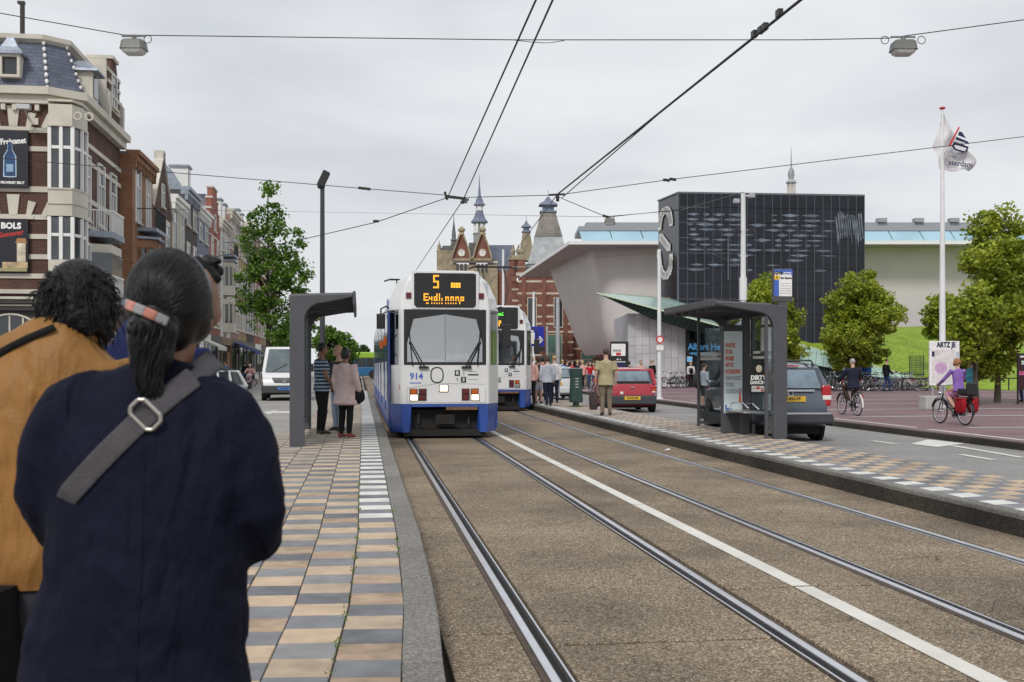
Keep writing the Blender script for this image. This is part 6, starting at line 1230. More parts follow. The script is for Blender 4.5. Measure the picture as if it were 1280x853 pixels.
# ---- dark kiosk board at the right edge
kb = thing('poster_stand', 'dark maroon poster stand on thin legs at the right edge', 'sign', PD(1282, 40.5, .12)); k = 40.5/FPX
def kz(py): return ZD(py,40.5)-.12
MB().bar(((1271.5-1282)*k,0,0),((1271.5-1282)*k,0,kz(444)),.05).build('leg', IRON, kb); MB().bar(((1296-1282)*k,0,0),((1296-1282)*k,0,kz(444)),.05).build('leg', IRON, kb); MB().box((1272.5-1282)*k,(1295-1282)*k,-.02,.06,kz(488),kz(442)).build('panel', mat('maroon_panel',(.035,.008,.012),.4), kb); MB().box((1273-1282)*k,(1294-1282)*k,-.026,-.021,kz(469),kz(464)).build('flower_strip', mat('pink_print',(.5,.1,.25),.6,var=.5,scale=14), kb); MB().box((1276-1282)*k,(1290-1282)*k,-.026,-.021,kz(456),kz(451)).build('label_strip', mat('mint_print',(.4,.6,.5),.6), kb); MB().box((1274-1282)*k,(1290-1282)*k,-.026,-.021,kz(447),kz(445)).build('label_strip', WHITET, kb)
# ================================================================== overhead wires
WIRE = mat('wire', (.02,.02,.022), .5, .3); INS = mat('insulator', (.02,.018,.016), .4)
def wire(name, label, cat, pts, r, group=None, sag=0.0):
    base = Vector(pts[0]); t = thing(name, label, cat, base, 0, group); out = []
    for a, b in zip(pts[:-1], pts[1:]):
        n = 8 if sag else 1
        for i in range(n): f = i/n; q = Vector(a).lerp(Vector(b), f)-Vector((0,0,4*sag*f*(1-f))); out.append(q-base)
    out.append(Vector(pts[-1])-base); MB().tube(out, r, 5).build('cable', WIRE, t, sharp=False); return t, base
def ext(a, b, k): return b+(b-a)*k
CWZ = 5.02
def onz(px, py, z): D = (z-CAMZ)*FPX/(HZ-py); return PD(px, D, z)
for (p1, p2, lab) in (((670,0),(560,246),'left wire of the pair over the near track'),((691,0),(579,250),'right wire of the pair over the near track')):
    a, b = onz(*p1, CWZ), onz(*p2, CWZ); t, o = wire('contact_wire', 'black contact wire, '+lab, 'wire', [ext(b,a,1.2), b], .011, 'contact wires over the tracks')
b = onz(579,250,CWZ); t, o = wire('contact_wire', 'contact wire running on above the front tram to its pantograph', 'wire', [b, P3(520,338,44), P3(470,420,110)], .011, 'contact wires over the tracks')
for i in (0, .35): MB().bar(Vector((0,0,0))+Vector((.0,i,.0)), Vector((.12,i+.3,.05)), .06).build('clamp', INS, t)
a, b = onz(1001,0,CWZ), onz(697,243,CWZ); t, o = wire('contact_wire', 'thick black contact wire with clamps crossing above the right track', 'wire', [ext(b,a,1.0), b], .016, 'contact wires over the tracks')
for px, py in ((943,47),(951,42),(956,38),(974,21)):
    q = onz(px,py,CWZ)-o; MB().cbox(q+Vector((0,0,.035)), (.05,.09,.07)).build('clamp', INS, t)
a2, b2 = onz(831,136,CWZ), onz(703,247,CWZ+.02); wire('contact_wire', 'thin second wire joining the thick one above the right track', 'wire', [a2, b2], .010, 'contact wires over the tracks')
b = onz(697,243,CWZ); wire('contact_wire', 'contact wire sloping down above the second tram', 'wire', [b, P3(640,320,42), P3(560,420,110)], .011, 'contact wires over the tracks')
D3 = 23.2
t, o = wire('span_wire', 'thin span wire across the street at the contact wire joints', 'wire', [P3(-120,188,D3), P3(455,236,D3), P3(556,244,D3), P3(580,247,D3), P3(697,244,D3), P3(835,225,D3), P3(1420,154,D3)], .008, 'span wires across the street')
for px, py in ((452,235.5),(459,236.3),(833,225.4),(841,224.4)): q = P3(px,py,D3)-o; MB().bar(q-Vector((.07,0,-.008)), q+Vector((.07,0,-.008)), .05).build('insulator', INS, t)
ad = MB().bar(P3(556,246,D3)-o, P3(582,249,D3)-o, .045).bar(P3(556,240,D3)-o, P3(559,250,D3)-o, .05).bar(P3(579,247,D3)-o, P3(578.5,255,D3)-o, .05).bar(P3(697,243,D3)-o, P3(697,252,D3)-o, .06).bar(P3(686,244,D3)-o, P3(706,243,D3)-o, .04); ad.build('wire_bracket', INS, t)
t, o = wire('span_wire', 'slanting pull off wire running down to the left from the joint', 'wire', [P3(557,248,D3), P3(470,278,D3), P3(380,299,D3+2), P3(200,335,D3+6)], .009, 'span wires across the street'); q = P3(470,278,D3)-o; MB().bar(q-Vector((.06,0,-.02)), q+Vector((.06,0,.02)), .05).build('insulator', INS, t)
t, o = wire('span_wire', 'pull off wire slanting down to the right above the white canopy', 'wire', [P3(697,246,D3), P3(757,271,D3), P3(850,263,D3), P3(930,240,36.6)], .008, 'span wires across the street'); q = P3(757,271,D3)-o; MB().bar(q-Vector((.06,0,-.02)), q+Vector((.06,0,-.01)), .045).build('insulator', INS, t)
wire('span_wire', 'thin span wire meeting the white pole at its clamp', 'wire', [P3(740,322,60), P3(929,310,36.6)], .008, 'span wires across the street'); wire('span_wire', 'thin span wire falling to the white pole from the black glass block', 'wire', [P3(848,300,70), P3(929,333,36.6)], .008, 'span wires across the street')
D4 = 22.0; LWZ = [(-140,-8),(155,44),(640,50),(1000,50),(1110,48),(1280,25),(1440,2)]
t, o = wire('lamp_wire', 'high cable across the whole street that carries the two hanging lamps', 'wire', [P3(a,b,D4) for a,b in LWZ], .010)
MB().tube([P3(640,50,D4)-o, P3(665,53,D4)-o, P3(685,54,D4)-o, P3(705,51,D4)-o], .007, 5).build('slack_cable', WIRE, t)
LAMPG = mat('lamp_housing', (.17,.175,.165), .5, .2, var=.15, dirt=.2); LAMPL = mat('lamp_glass', (.55,.56,.55), .2, var=.1, spec=.7)
def hang_lamp(label, px, py, D, s=1.0, rings=()):
    b = P3(px, py, D); l = thing('hanging_lamp', label, 'street lamp', b, -TH, 'lamps hung from the cable'); 
    MB().bar((-.24,0,0),(.24,0,-.0),.03).cyl((0,0,0),(0,0,-.09),.05,8).build('hanger', LAMPG, l); h = MB().loft([[Vector((x*w,y*w,z)) for x,y in ((-1,-.6),(-.75,-.8),(.75,-.8),(1,-.6),(1,.6),(.75,.8),(-.75,.8),(-1,.6))] for z,w in ((-.07,.10),(-.085,.19),(-.12,.215),(-.25,.235),(-.27,.245))], True, False); h.build('housing', LAMPG, l, bevel=.01)
    MB().loft([[Vector((x*w,y*w,z)) for x,y in ((-1,-.6),(-.75,-.8),(.75,-.8),(1,-.6),(1,.6),(.75,.8),(-.75,.8),(-1,.6))] for z,w in ((-.272,.215),(-.33,.19),(-.36,.15))], True, False).build('lens', LAMPL, l)
    for x in rings: MB().torus((x,0,-.06),(0,1,0),.075,.008,20,5).build('cable_loop', WIRE, l)
    return l
hang_lamp('boxy grey street lamp hanging from the cable at the upper left', 167.5, 45.5, D4, rings=(.27,)); hang_lamp('boxy grey street lamp hanging from the cable at the upper right', 1129, 46.5, D4, rings=(-.36,.36)); hang_lamp('small distant street lamp hanging in front of the white canopy', 762, 271.5, 50)
wire('lamp_wire', 'far cable that carries the small distant lamp', 'wire', [P3(206,262,60), P3(762,271.5,50), P3(849,262,79.8)], .010)

lt = thing('paper_scrap', 'small white scrap of paper lying at the foot of the right kerb', 'litter', G(834, 563, .0)); MB().add([(-.05,-.03,.004),(.05,-.02,.012),(.045,.035,.03),(-.04,.03,.006),(-.05,-.03,.007),(.05,-.02,.015),(.045,.035,.033),(-.04,.03,.009)], [(3,2,1,0),(4,5,6,7),(0,1,5,4),(1,2,6,5),(2,3,7,6),(3,0,4,7)]).build('paper', WHITET, lt)
# ================================================================== trees
BARK = mat('bark', (.105,.088,.06), .95, var=.3, scale=7, bump=.5, bscale=25); BARKD = mat('dark_bark', (.055,.045,.035), .95, var=.3, scale=7, bump=.5, bscale=25)
LF_LIME = leaf_mat('lime_leaf', (.085,.14,.010), (.46,.53,.05)); LF_DK = leaf_mat('street_leaf', (.035,.10,.012), (.20,.35,.045)); LF_FAR = leaf_mat('far_leaf', (.03,.07,.015), (.11,.18,.04))
def tree(label, loc, h, crown, clear, nleaf, ls, lm, bark=BARK, tr=.12, seed=1, top=1.0, dens=1.0, group='street trees', lean=0.0, clump=90, openf=.0):
    """crown = list of (x, y, z, rx, ry, rz) lobes in metres above the foot"""
    rg = np.random.default_rng(seed); rn = random.Random(seed); t = thing('tree', label, 'tree', loc, 0, group)
    tm = MB(); zt = max(c[2]+c[5]*.6 for c in crown); n = 7; pts = [(lean*i/n+rn.gauss(0,.03)*i/n, rn.gauss(0,.03), zt*i/n) for i in range(n+1)]
    tm.tube(pts, [tr*(1.25 if i == 0 else 1)*(1-.85*i/n) for i in range(n+1)], 10); tm.build('trunk', bark, t, sharp=False)
    bm_ = MB(); nb = 0
    vol = np.array([c[3]*c[4]*c[5] for c in crown]); vol = vol/vol.sum(); C = []
    ncl = int(nleaf/clump)
    while len(C) < ncl:
        c = crown[rg.choice(len(crown), p=vol)]; d = rg.normal(size=3); d /= np.linalg.norm(d); r = rg.uniform(.25,1)**.42
        p = np.array([c[0]+d[0]*c[3]*r, c[1]+d[1]*c[4]*r, c[2]+d[2]*c[5]*r])
        nn = sin(p[0]*2.3+seed)*sin(p[1]*2.1+seed*2)*sin(p[2]*2.6+seed*3)
        if nn < -.45+openf and rg.random() < .8: continue
        C.append(p)
    for p in C[::max(1, len(C)//26)]:
        z0 = max(clear*.8, p[2]-max(.5,abs(p[0])+abs(p[1]))*.9); f = min(1, z0/zt); a = Vector((lean*f, 0, z0)); b = Vector(p); m = a.lerp(b,.5)+Vector((0,0,.12)); bm_.tube([a, m, b], [tr*.36*(1-f*.6), tr*.22, .012], 5)
    bm_.build('branches', bark, t, sharp=False)['kind'] = 'stuff'
    C = np.array(C); per = clump; N = len(C)*per; ctr = np.repeat(C, per, 0); cs = np.repeat(rg.uniform(.16,.42,len(C)), per)
    off = rg.normal(size=(N,3)); off /= np.linalg.norm(off,axis=1)[:,None]; off *= (rg.random(N)**.5*cs*1.5)[:,None]; off[:,2] *= .75
    P = ctr+off; s = ls*rg.uniform(.6,1.25,N)
    nrm = rg.normal(size=(N,3)); nrm[:,2] = np.abs(nrm[:,2])+.35; nrm /= np.linalg.norm(nrm,axis=1)[:,None]
    u = np.cross(nrm, rg.normal(size=(N,3))); u /= np.linalg.norm(u,axis=1)[:,None]; w = np.cross(nrm,u)
    V = np.empty((N,4,3)); V[:,0] = P-u*(s*.62)[:,None]; V[:,1] = P+w*(s*.40)[:,None]-nrm*(s*.10)[:,None]; V[:,2] = P+u*(s*.62)[:,None]-nrm*(s*.18)[:,None]; V[:,3] = P-w*(s*.40)[:,None]-nrm*(s*.10)[:,None]
    me = bpy.data.meshes.new('crown'); me.vertices.add(N*4); me.vertices.foreach_set('co', V.reshape(-1)); me.loops.add(N*4); me.loops.foreach_set('vertex_index', np.arange(N*4)); me.polygons.add(N); me.polygons.foreach_set('loop_start', np.arange(N)*4); me.polygons.foreach_set('loop_total', np.full(N,4)); me.update(calc_edges=True)
    tone = np.clip(np.repeat(rg.beta(2,2.2,len(C)),per)*.55+rg.beta(2,2,N)*.5, 0, 1); at = me.attributes.new('tone','FLOAT','POINT'); at.data.foreach_set('value', np.repeat(tone,4).astype(np.float32))
    me.materials.append(lm); o = bpy.data.objects.new('crown', me); COL.objects.link(o); o.parent = t; o['kind'] = 'stuff'; return t
def lobes(h0, h1, w, n, seed, taper=.45, jit=.35):
    rn = random.Random(seed); out = []
    for i in range(n):
        f = (i+.5)/n; z = h0+(h1-h0)*f; ww = w*(1-taper*abs(f-.38)**1.4*1.6); k = 2 if f < .8 else 1
        for j in range(k): a = rn.uniform(0,6.3); r = ww*.36*(1 if k > 1 else .15); out.append((r*cos(a)+rn.gauss(0,jit*.2), r*sin(a), z+rn.gauss(0,jit*.2), ww*.66, ww*.66, (h1-h0)/n*.95))
    return out
def lime(label, px, D, top, bot, w_px, seed, nleaf=11000, bark=BARK, ls=.17, zb=.12):
    k = D/FPX; h = ZD(top,D)-zb; c = ZD(bot,D)-zb; w = w_px*k/2*.92
    return tree(label, PD(px,D,zb), h, lobes(c+.15, h-.45, w, 5, seed), c, nleaf, ls, LF_LIME, bark, .11, seed, group='clipped trees on the museum square')
lime('bushy lime green tree nearest the right edge, trunk behind the flagpole lawn', 1247, 42, 262, 462, 150, 11, 42000, ls=.15)
lime('round lime green tree left of the map board before the black block', 1075, 62, 338, 452, 112, 12, 30000, ls=.17)
lime('second slim trunk tree close behind the round lime green tree', 1059, 72, 348, 455, 72, 13, 9000, ls=.2)
lime('lime green tree partly hidden behind the right shelter', 962, 62, 342, 450, 104, 14, 26000, ls=.18)
lime('small lime green tree left of the flagpole', 1180, 74, 356, 450, 70, 15, 16000, ls=.19)
lime('dark trunked tree standing just right of the woman in turquoise', 1220, 39.0, 345, 448, 70, 16, 9000, BARKD, ls=.15)
# tall slender tree among the parked vans
def tz_(py, D): return ZD(py, D)
D = 58; k = D/FPX
cr = [((337-335)*k,0,ZD(245,D),.55,.5,1.0),((333-335)*k,.1,ZD(275,D),.85,.8,1.0),((350-335)*k,-.2,ZD(300,D),1.2,1.0,1.0),((318-335)*k,.2,ZD(305,D),.9,.9,.9),((340-335)*k,0,ZD(335,D),1.5,1.2,1.1),((310-335)*k,.2,ZD(340,D),.75,.8,.8),((365-335)*k,-.2,ZD(345,D),.95,1,.9),((352-335)*k,.1,ZD(375,D),1.35,1.3,1.0),((318-335)*k,0,ZD(378,D),.85,.8,.8),((372-335)*k,0,ZD(390,D),.7,.9,.8),((340-335)*k,0,ZD(410,D),1.1,1,.8),((362-335)*k,.2,ZD(418,D),.8,.9,.7)]
tree('tall loose street tree rising behind the white van', PD(335,D,-.01), 10, cr, 2.6, 10500, .17, LF_DK, BARKD, .14, 21, group='trees along the left road', clump=42, openf=.25)
D = 76; k = D/FPX
tree('lower street tree showing between the van and the left shelter', PD(364,D,.0), 5.5, [(0,0,ZD(420,D),1.3,1.3,1.1),(.6,0,ZD(405,D),1.0,1,1.0),(-.5,0,ZD(432,D),1.1,1,.9)], 1.8, 5000, .22, LF_DK, BARKD, .12, 22, group='trees along the left road', clump=60)
D = 85; k = D/FPX
tree('green tree seen between the left shelter roof and the queue', PD(412,D,.0), 5.0, [(0,0,ZD(428,D),1.2,1.3,1.3),(.9,0,ZD(436,D),1.2,1,1.1)], 1.5, 5000, .24, LF_DK, BARKD, .12, 23, group='trees along the left road', clump=60)
for i, (px, D, top, w) in enumerate([(436,170,424,26),(452,200,430,22),(470,210,440,26),(424,190,434,24),(446,240,436,30),(500,230,430,40)]):
    k = D/FPX; r = w*k/2; hh = ZD(top,D); tree(['feathery far tree left of the distant bus','pointed far tree above the distant bus','low far tree behind the front tram','rounded far tree beyond the shelter','broad far tree at the end of the street','far tree hidden behind the trams'][i], PD(px,D,-.05), hh, [(0,0,hh*.62,r,r,hh*.34),(r*.3,0,hh*.45,r*.9,r,hh*.3),(-r*.4,0,hh*.4,r*.8,r,hh*.3)], 1.2, 2600, .5, LF_FAR, BARKD, .2, 30+i, group='trees at the end of the street', clump=40)
# leaves on far street-end: a low hedge-like wood closing the view
# ================================================================== people
SKIN = mat('skin_fair', (.52,.32,.235), .55, var=.05); SKINB = mat('skin_brown', (.23,.115,.07), .5, var=.07); SKIND = mat('skin_dark', (.10,.05,.032), .5, var=.06)
HBLK = mat('hair_black', (.012,.011,.012), .38, var=.4, scale=30, bump=.5, bscale=60); HBRN = mat('hair_brown', (.06,.032,.018), .5, var=.4, scale=40, bump=.5, bscale=80); HBLD = mat('hair_blond', (.42,.29,.13), .5, var=.3, scale=40, bump=.5, bscale=80)
HGRY = mat('hair_grey', (.36,.34,.32), .6, var=.3, scale=40, bump=.4, bscale=80); HRED = mat('hair_ginger', (.32,.13,.045), .5, var=.3, scale=40, bump=.4, bscale=80)
def cloth(n, c, var=.14, scale=9, col2=None): return mat(n, c, .85, var=var, scale=scale, bump=.25, bscale=28, col2=col2, spec=.2)
C_NAVY = cloth('cloth_navy', (.014,.017,.038)); C_BLACK = cloth('cloth_black', (.012,.012,.013)); C_JEAN = cloth('cloth_jeans', (.03,.055,.13)); C_LJEAN = cloth('cloth_pale_jeans', (.28,.36,.46)); C_WHITE = cloth('cloth_white', (.66,.66,.66)); C_GREY = cloth('cloth_grey', (.42,.45,.50)); C_PINK = cloth('cloth_pink', (.60,.46,.45)); C_KHAKI = cloth('cloth_khaki', (.40,.35,.21)); C_TROU = cloth('cloth_taupe', (.20,.165,.12)); C_PURP = cloth('cloth_purple', (.24,.13,.42)); C_MAG = cloth('cloth_magenta', (.62,.14,.38), .5, 18, (.8,.4,.6)); C_TURQ = cloth('cloth_turquoise', (.10,.42,.55)); C_RED = cloth('cloth_red', (.5,.02,.03)); C_SUIT = cloth('cloth_dark_suit', (.018,.022,.04)); C_BROWN = cloth('cloth_brown', (.05,.035,.022)); C_BLUE = cloth('cloth_blue', (.03,.13,.42)); C_SHOE = mat('shoe_leather', (.02,.017,.015), .4); C_SAND = mat('sandal_red', (.22,.04,.03), .5); C_PALEPINK = cloth('cloth_salmon', (.62,.36,.32)); C_DGREY = cloth('cloth_dark_grey', (.05,.05,.055))
def stripes(name, c1, c2, sc):
    m = bpy.data.materials.new(name); m.use_nodes = True; t = m.node_tree; b = t.nodes['Principled BSDF']; b.inputs['Roughness'].default_value = .85
    c = t.nodes.new('ShaderNodeTexCoord'); wv = t.nodes.new('ShaderNodeTexWave'); wv.bands_direction = 'Z'; wv.inputs['Scale'].default_value = sc; wv.inputs['Distortion'].default_value = .6; wv.inputs['Detail Scale'].default_value = 2
    r = t.nodes.new('ShaderNodeValToRGB'); r.color_ramp.interpolation = 'CONSTANT'; r.color_ramp.elements[0].color = (*c1,1); r.color_ramp.elements[1].color = (*c2,1); r.color_ramp.elements[1].position = .62
    t.links.new(c.outputs['Object'], wv.inputs['Vector']); t.links.new(wv.outputs['Fac'], r.inputs['Fac']); t.links.new(r.outputs['Color'], b.inputs['Base Color']); return m
C_STRIPE = stripes('cloth_blue_stripe', (.022,.03,.075), (.30,.38,.48), 4.6)
BASE = dict(pel=(0,0,.53), waist=(0,.005,.61), chest=(0,0,.73), shb=(0,-.012,.80), neck=(0,-.008,.835), head=(0,.012,.932),
            shR=(.103,-.008,.805), elR=(.135,-.02,.635), wrR=(.135,.03,.495), shL=(-.103,-.008,.805), elL=(-.135,-.02,.635), wrL=(-.135,.03,.495),
            hpR=(.048,0,.515), knR=(.052,.012,.285), anR=(.055,-.012,.045), hpL=(-.048,0,.515), knL=(-.052,.012,.285), anL=(-.055,-.012,.045), toeR=None, toeL=None)
UP = ('waist','chest','shb','neck','head','shR','elR','wrR','shL','elL','wrL')
def person(label, loc, rz, H=1.7, skin=SKIN, pose=None, lean=0.0, top=C_NAVY, sleeve=1.0, hem=.50, loose=.012, flare=.0, bottom=C_JEAN, btype='trousers', blen=.06, hair=HBRN, hstyle='short', shoes=C_SHOE, voxel=.013, group=None, fem=False, shift=(0,0,0), fat=1.0, simple=False):
    t = thing('person', label, 'person', loc, rz, group); J = {}
    for k, v in BASE.items(): J[k] = Vector(v)*H if v else None
    P = Vector(BASE['pel'])*H
    rot = Matrix.Rotation(-lean, 3, 'X')
    for k in UP: J[k] = P+rot @ (J[k]-P)
    sh = Vector(shift)
    for k in J:
        if J[k] is not None: J[k] = J[k]+sh*H
    for k, v in (pose or {}).items(): J[k] = Vector(v)*H
    S = H; f = fat
    def legs(mb, g, z_stop=None, mul=1.0):
        for q in 'RL':
            a, b, c = J['hp'+q], J['kn'+q], J['an'+q]
            pts = [a+(a-b)*.06, a.lerp(b,.35), b.lerp(a,.12), b, b.lerp(c,.3), c]; rr = [.052*f, .050*f, .036, .033, .034, .022]
            if z_stop is not None:
                keep = [i for i, p_ in enumerate(pts) if p_.z >= z_stop]
                if z_stop < 0: keep = range(6)
                pts = [pts[i] for i in keep]; rr = [rr[i] for i in keep]
            if len(pts) > 1: mb.tube(pts, [r*S*mul+g for r in rr], 10)
    def arm(mb, q, g, frac=1.0, hand=True):
        a, b, c = J['sh'+q], J['el'+q], J['wr'+q]; pts = [a+(a-b)*.02, a.lerp(b,.45), b, b.lerp(c,.35), c]; rr = [.031,.026,.022,.022,.0155]
        if frac < 1: pts = [a+(a-b)*.02, a.lerp(b,.3), a.lerp(b,frac)]; rr = [.030,.028,.0265]
        mb.tube(pts, [r*S*(f if i < 3 else 1)+g for i, r in enumerate(rr)], 10)
    # body: one continuous skin
    mb = MB(); ch = .96 if fem else 1.0
    sp = [J['pel']-Vector((0,0,.02*S)), J['pel']+(J['waist']-J['pel'])*.45, J['waist'], J['chest'], J['shb'], J['neck']]
    mb.tube(sp, [x*S*f for x in (.088,.09,.074,.086*ch,.075*ch,.032)], 14, [x*S*f for x in (.062,.062,.055,.064,.05,.032)])
    nd = (J['head']-J['neck']).normalized(); mb.tube([J['neck']-nd*.015*S, J['head']], [.033*S,.031*S], 10)
    mb.ball(J['head']+Vector((0,.0,.006*S)), (.045*S,.055*S,.060*S), 14, 10); mb.ball(J['head']+Vector((0,.016*S,-.026*S)), (.034*S,.037*S,.040*S), 12, 8)
    mb.ball(J['head']+Vector((0,.056*S,-.012*S)), (.009*S,.013*S,.013*S), 8, 6); mb.ball(J['head']+Vector((0,.047*S,-.034*S)), (.016*S,.008*S,.006*S), 8, 6)
    for s in (-1, 1): mb.ball(J['head']+Vector((s*.046*S,-.004*S,-.008*S)), (.007*S,.012*S,.018*S), 8, 6)
    legs(mb, 0)
    for q, s in (('R',1),('L',-1)):
        arm(mb, q, 0); w_ = J['wr'+q]; e = J['el'+q]; d = (w_-e).normalized(); side = Vector((0,1,0))-d*d.y; side = side.normalized() if side.length > .2 else Vector((1,0,0)); nr = d.cross(side)
        mb.tube([w_-d*.005*S, w_+d*.028*S, w_+d*.052*S], [.016*S,.024*S,.021*S], 8, [.012*S,.012*S,.010*S], ref=side)
        if not simple:
            for i, (o_, l_) in enumerate(((-.017,.034),(-.006,.042),(.006,.040),(.016,.030))):
                b_ = w_+d*.050*S+side*(-o_)*S; mb.tube([b_, b_+d*l_*.55*S+nr*.004*S*s, b_+d*l_*S*.95+nr*.014*S*s], [.0062*S,.0058*S,.005*S], 6)
            b_ = w_+d*.018*S+side*.018*S; mb.tube([b_, b_+d*.02*S+side*.014*S, b_+d*.04*S+side*.017*S], [.008*S,.0072*S,.006*S], 6)
        a = J['an'+q]; tt = J['toe'+q] or a+Vector((s*.012*S,.085*S,-.028*S)); mb.tube([a+Vector((0,-.02*S,-.02*S)), a.lerp(tt,.5)+Vector((0,0,-.005*S)), tt], [.02*S,.022*S,.016*S], 8, [.02*S,.017*S,.010*S])
    o = mb.build('body', skin, t); smooth_mods(o, voxel, 2)
    if not simple:
        for s in (-1, 1): MB().ball(J['head']+Vector((s*.019*S,.049*S,.002*S)), (.0065*S,.004*S,.0045*S), 8, 6).build('eye', BLACKP, t)
    # top
    g = loose*S/1.7; mb = MB(); hz = hem*S+sh.z*S
    pt = [J['waist'], J['chest'], J['shb'], J['neck']-Vector((0,0,.018*S))]; a_ = [.078,.09*ch,.083*ch,.040]; b_ = [.060,.066,.055,.040]
    down = (J['pel']-J['waist']).normalized(); L_ = max(.01, (J['waist'].z-hz)); low = J['waist']+down*L_*(1/max(.4,abs(down.z))); mid = J['waist'].lerp(low,.5)
    fl_ = 1+flare; pts = [low, mid]+pt; aa = [.094*fl_,.088*(1+flare*.5)]+a_; bb = [.068*fl_,.064*(1+flare*.5)]+b_
    mb.tube(pts, [x*S*f+g for x in aa], 16, [x*S*f+g for x in bb])
    if sleeve:
        for q in 'RL': arm(mb, q, g*.9, sleeve)
    o = mb.build('top', top, t); smooth_mods(o, voxel, 3)
    # bottom
    if btype in ('trousers','shorts'):
        mb = MB(); mb.tube([J['pel']-Vector((0,0,.03*S)), J['pel']+(J['waist']-J['pel'])*.6], [.094*S*f,.088*S*f], 14, [.068*S*f,.062*S*f]); zs = None
        legs(mb, .010 if btype == 'trousers' else .016, (.27*S if btype == 'shorts' else -1)); o = mb.build(btype, bottom, t); smooth_mods(o, voxel, 2)
    elif btype == 'skirt':
        mb = MB(); k = (J['knR']+J['knL'])/2; c = (J['hpR']+J['hpL'])/2
        mb.tube([J['waist']-Vector((0,0,.02*S)), c+Vector((0,0,.01*S)), c.lerp(k,.5), c.lerp(k,blen)], [x*S for x in (.08,.10,.108,.115)], 14, [x*S for x in (.062,.075,.085,.09)]); o = mb.build('skirt', bottom, t); smooth_mods(o, voxel, 2)
    for q, s in (('R',1),('L',-1)):
        a = J['an'+q]; tt = J['toe'+q] or a+Vector((s*.012*S,.085*S,-.028*S)); mb = MB()
        mb.tube([a+Vector((0,-.024*S,-.014*S)), a.lerp(tt,.5)+Vector((0,0,.0)), tt+Vector((0,.006*S,0))], [.023*S,.025*S,.018*S], 10, [.026*S,.020*S,.013*S]); mb.build('shoe', shoes, t, sharp=False)
    if hair:
        mb = MB(); h = J['head']
        mb.ball(h+Vector((0,-.010*S,.018*S)), (.050*S,.056*S,.056*S), 14, 10)
        if hstyle in ('bob','long'):
            mb.ball(h+Vector((0,-.024*S,-.012*S)), (.056*S,.044*S,.055*S), 12, 8)
            if hstyle == 'long': mb.tube([h+Vector((0,-.03*S,0)), h+Vector((0,-.042*S,-.07*S)), h+Vector((0,-.05*S,-.13*S))], [.052*S,.05*S,.03*S], 10, [.03*S,.026*S,.016*S])
        if hstyle == 'curly':
            rn = random.Random(int(H*1000)); 
            for _ in range(26): d = Vector((rn.gauss(0,1),rn.gauss(-.5,.7),rn.gauss(.3,.8))).normalized(); mb.ball(h+Vector((d.x*.052*S,d.y*.056*S-.01*S,d.z*.056*S-.004*S)), .018*S*rn.uniform(.8,1.3), 8, 6)
        if hstyle == 'tail': mb.tube([h+Vector((0,-.055*S,.01*S)), h+Vector((0,-.08*S,-.03*S)), h+Vector((0,-.07*S,-.09*S))], [.016*S,.02*S,.008*S], 8)
        o = mb.build('hair', hair, t); smooth_mods(o, voxel*.9, 2)
    return t, J
def on(px, py, z): return G(px, py, z)
S_ = lambda px, d: R_(d)-TH-math.atan((px-640)/FPX)   # heading measured from the sight line through a photo column
A_ = lambda d: R_(d)-TH                        # heading measured from the photo's viewing direction
# ---- group in the left shelter
p = PD(402, 21.6, PZ); person('man in a blue striped T-shirt standing against the left shelter glass', p, A_(-62), 1.76, SKINB, dict(wrR=(.10,.12,.52), elR=(.145,.0,.635), wrL=(-.06,.14,.50)), 0, C_STRIPE, .62, .47, .02, 0, C_BLACK, hair=HBLK, fat=1.1)
p = PD(432, 20.6, PZ); wpk, Jp = person('woman in a pale pink ruffled coat with dark bobbed hair by the left shelter', p, A_(-28), 1.66, SKINB, dict(elR=(.15,-.01,.64), wrR=(.14,.06,.52)), 0, C_PINK, 1.0, .37, .03, .25, C_BLACK, hair=HBLK, hstyle='bob', shoes=C_SAND, fem=True, fat=1.12)
for i in range(3):
    z = (.375+.022*i)*1.66; MB().tube([(0,.0,z-.018),(0,0,z+.02)], [.215-.006*i,.195-.006*i], 28, [.165-.005*i,.148-.005*i]).build('coat_ruffle', C_PINK, wpk, sharp=False)
hb = thing('handbag', 'black shoulder bag at the side of the woman in the pink coat', 'bag', p+RT*.24+FW*.03+Vector((0,0,.78)), A_(-28)); MB().tube([(0,-.14,0),(0,-.02,-.03),(0,.12,0)], [.05,.065,.05], 10, [.11,.14,.11]).build('bag_body', C_BLACK, hb, sharp=False)
MB().tube([(0,.1,.08),(-.06,.12,.3),(-.16,.05,.58),(-.24,-.02,.60),(-.33,-.10,.55)], .016, 6).tube([(0,-.1,.08),(-.10,-.17,.35),(-.28,-.15,.53),(-.33,-.10,.55)], .016, 6).build('strap', C_BLACK, hb, sharp=False)
p = PD(423, 22.7, PZ); person('blond person in a dark jacket and pale jeans behind the woman in pink', p, A_(140), 1.74, SKIN, None, 0, C_DGREY, 1.0, .46, .025, 0, C_LJEAN, hair=HBLD, hstyle='short')
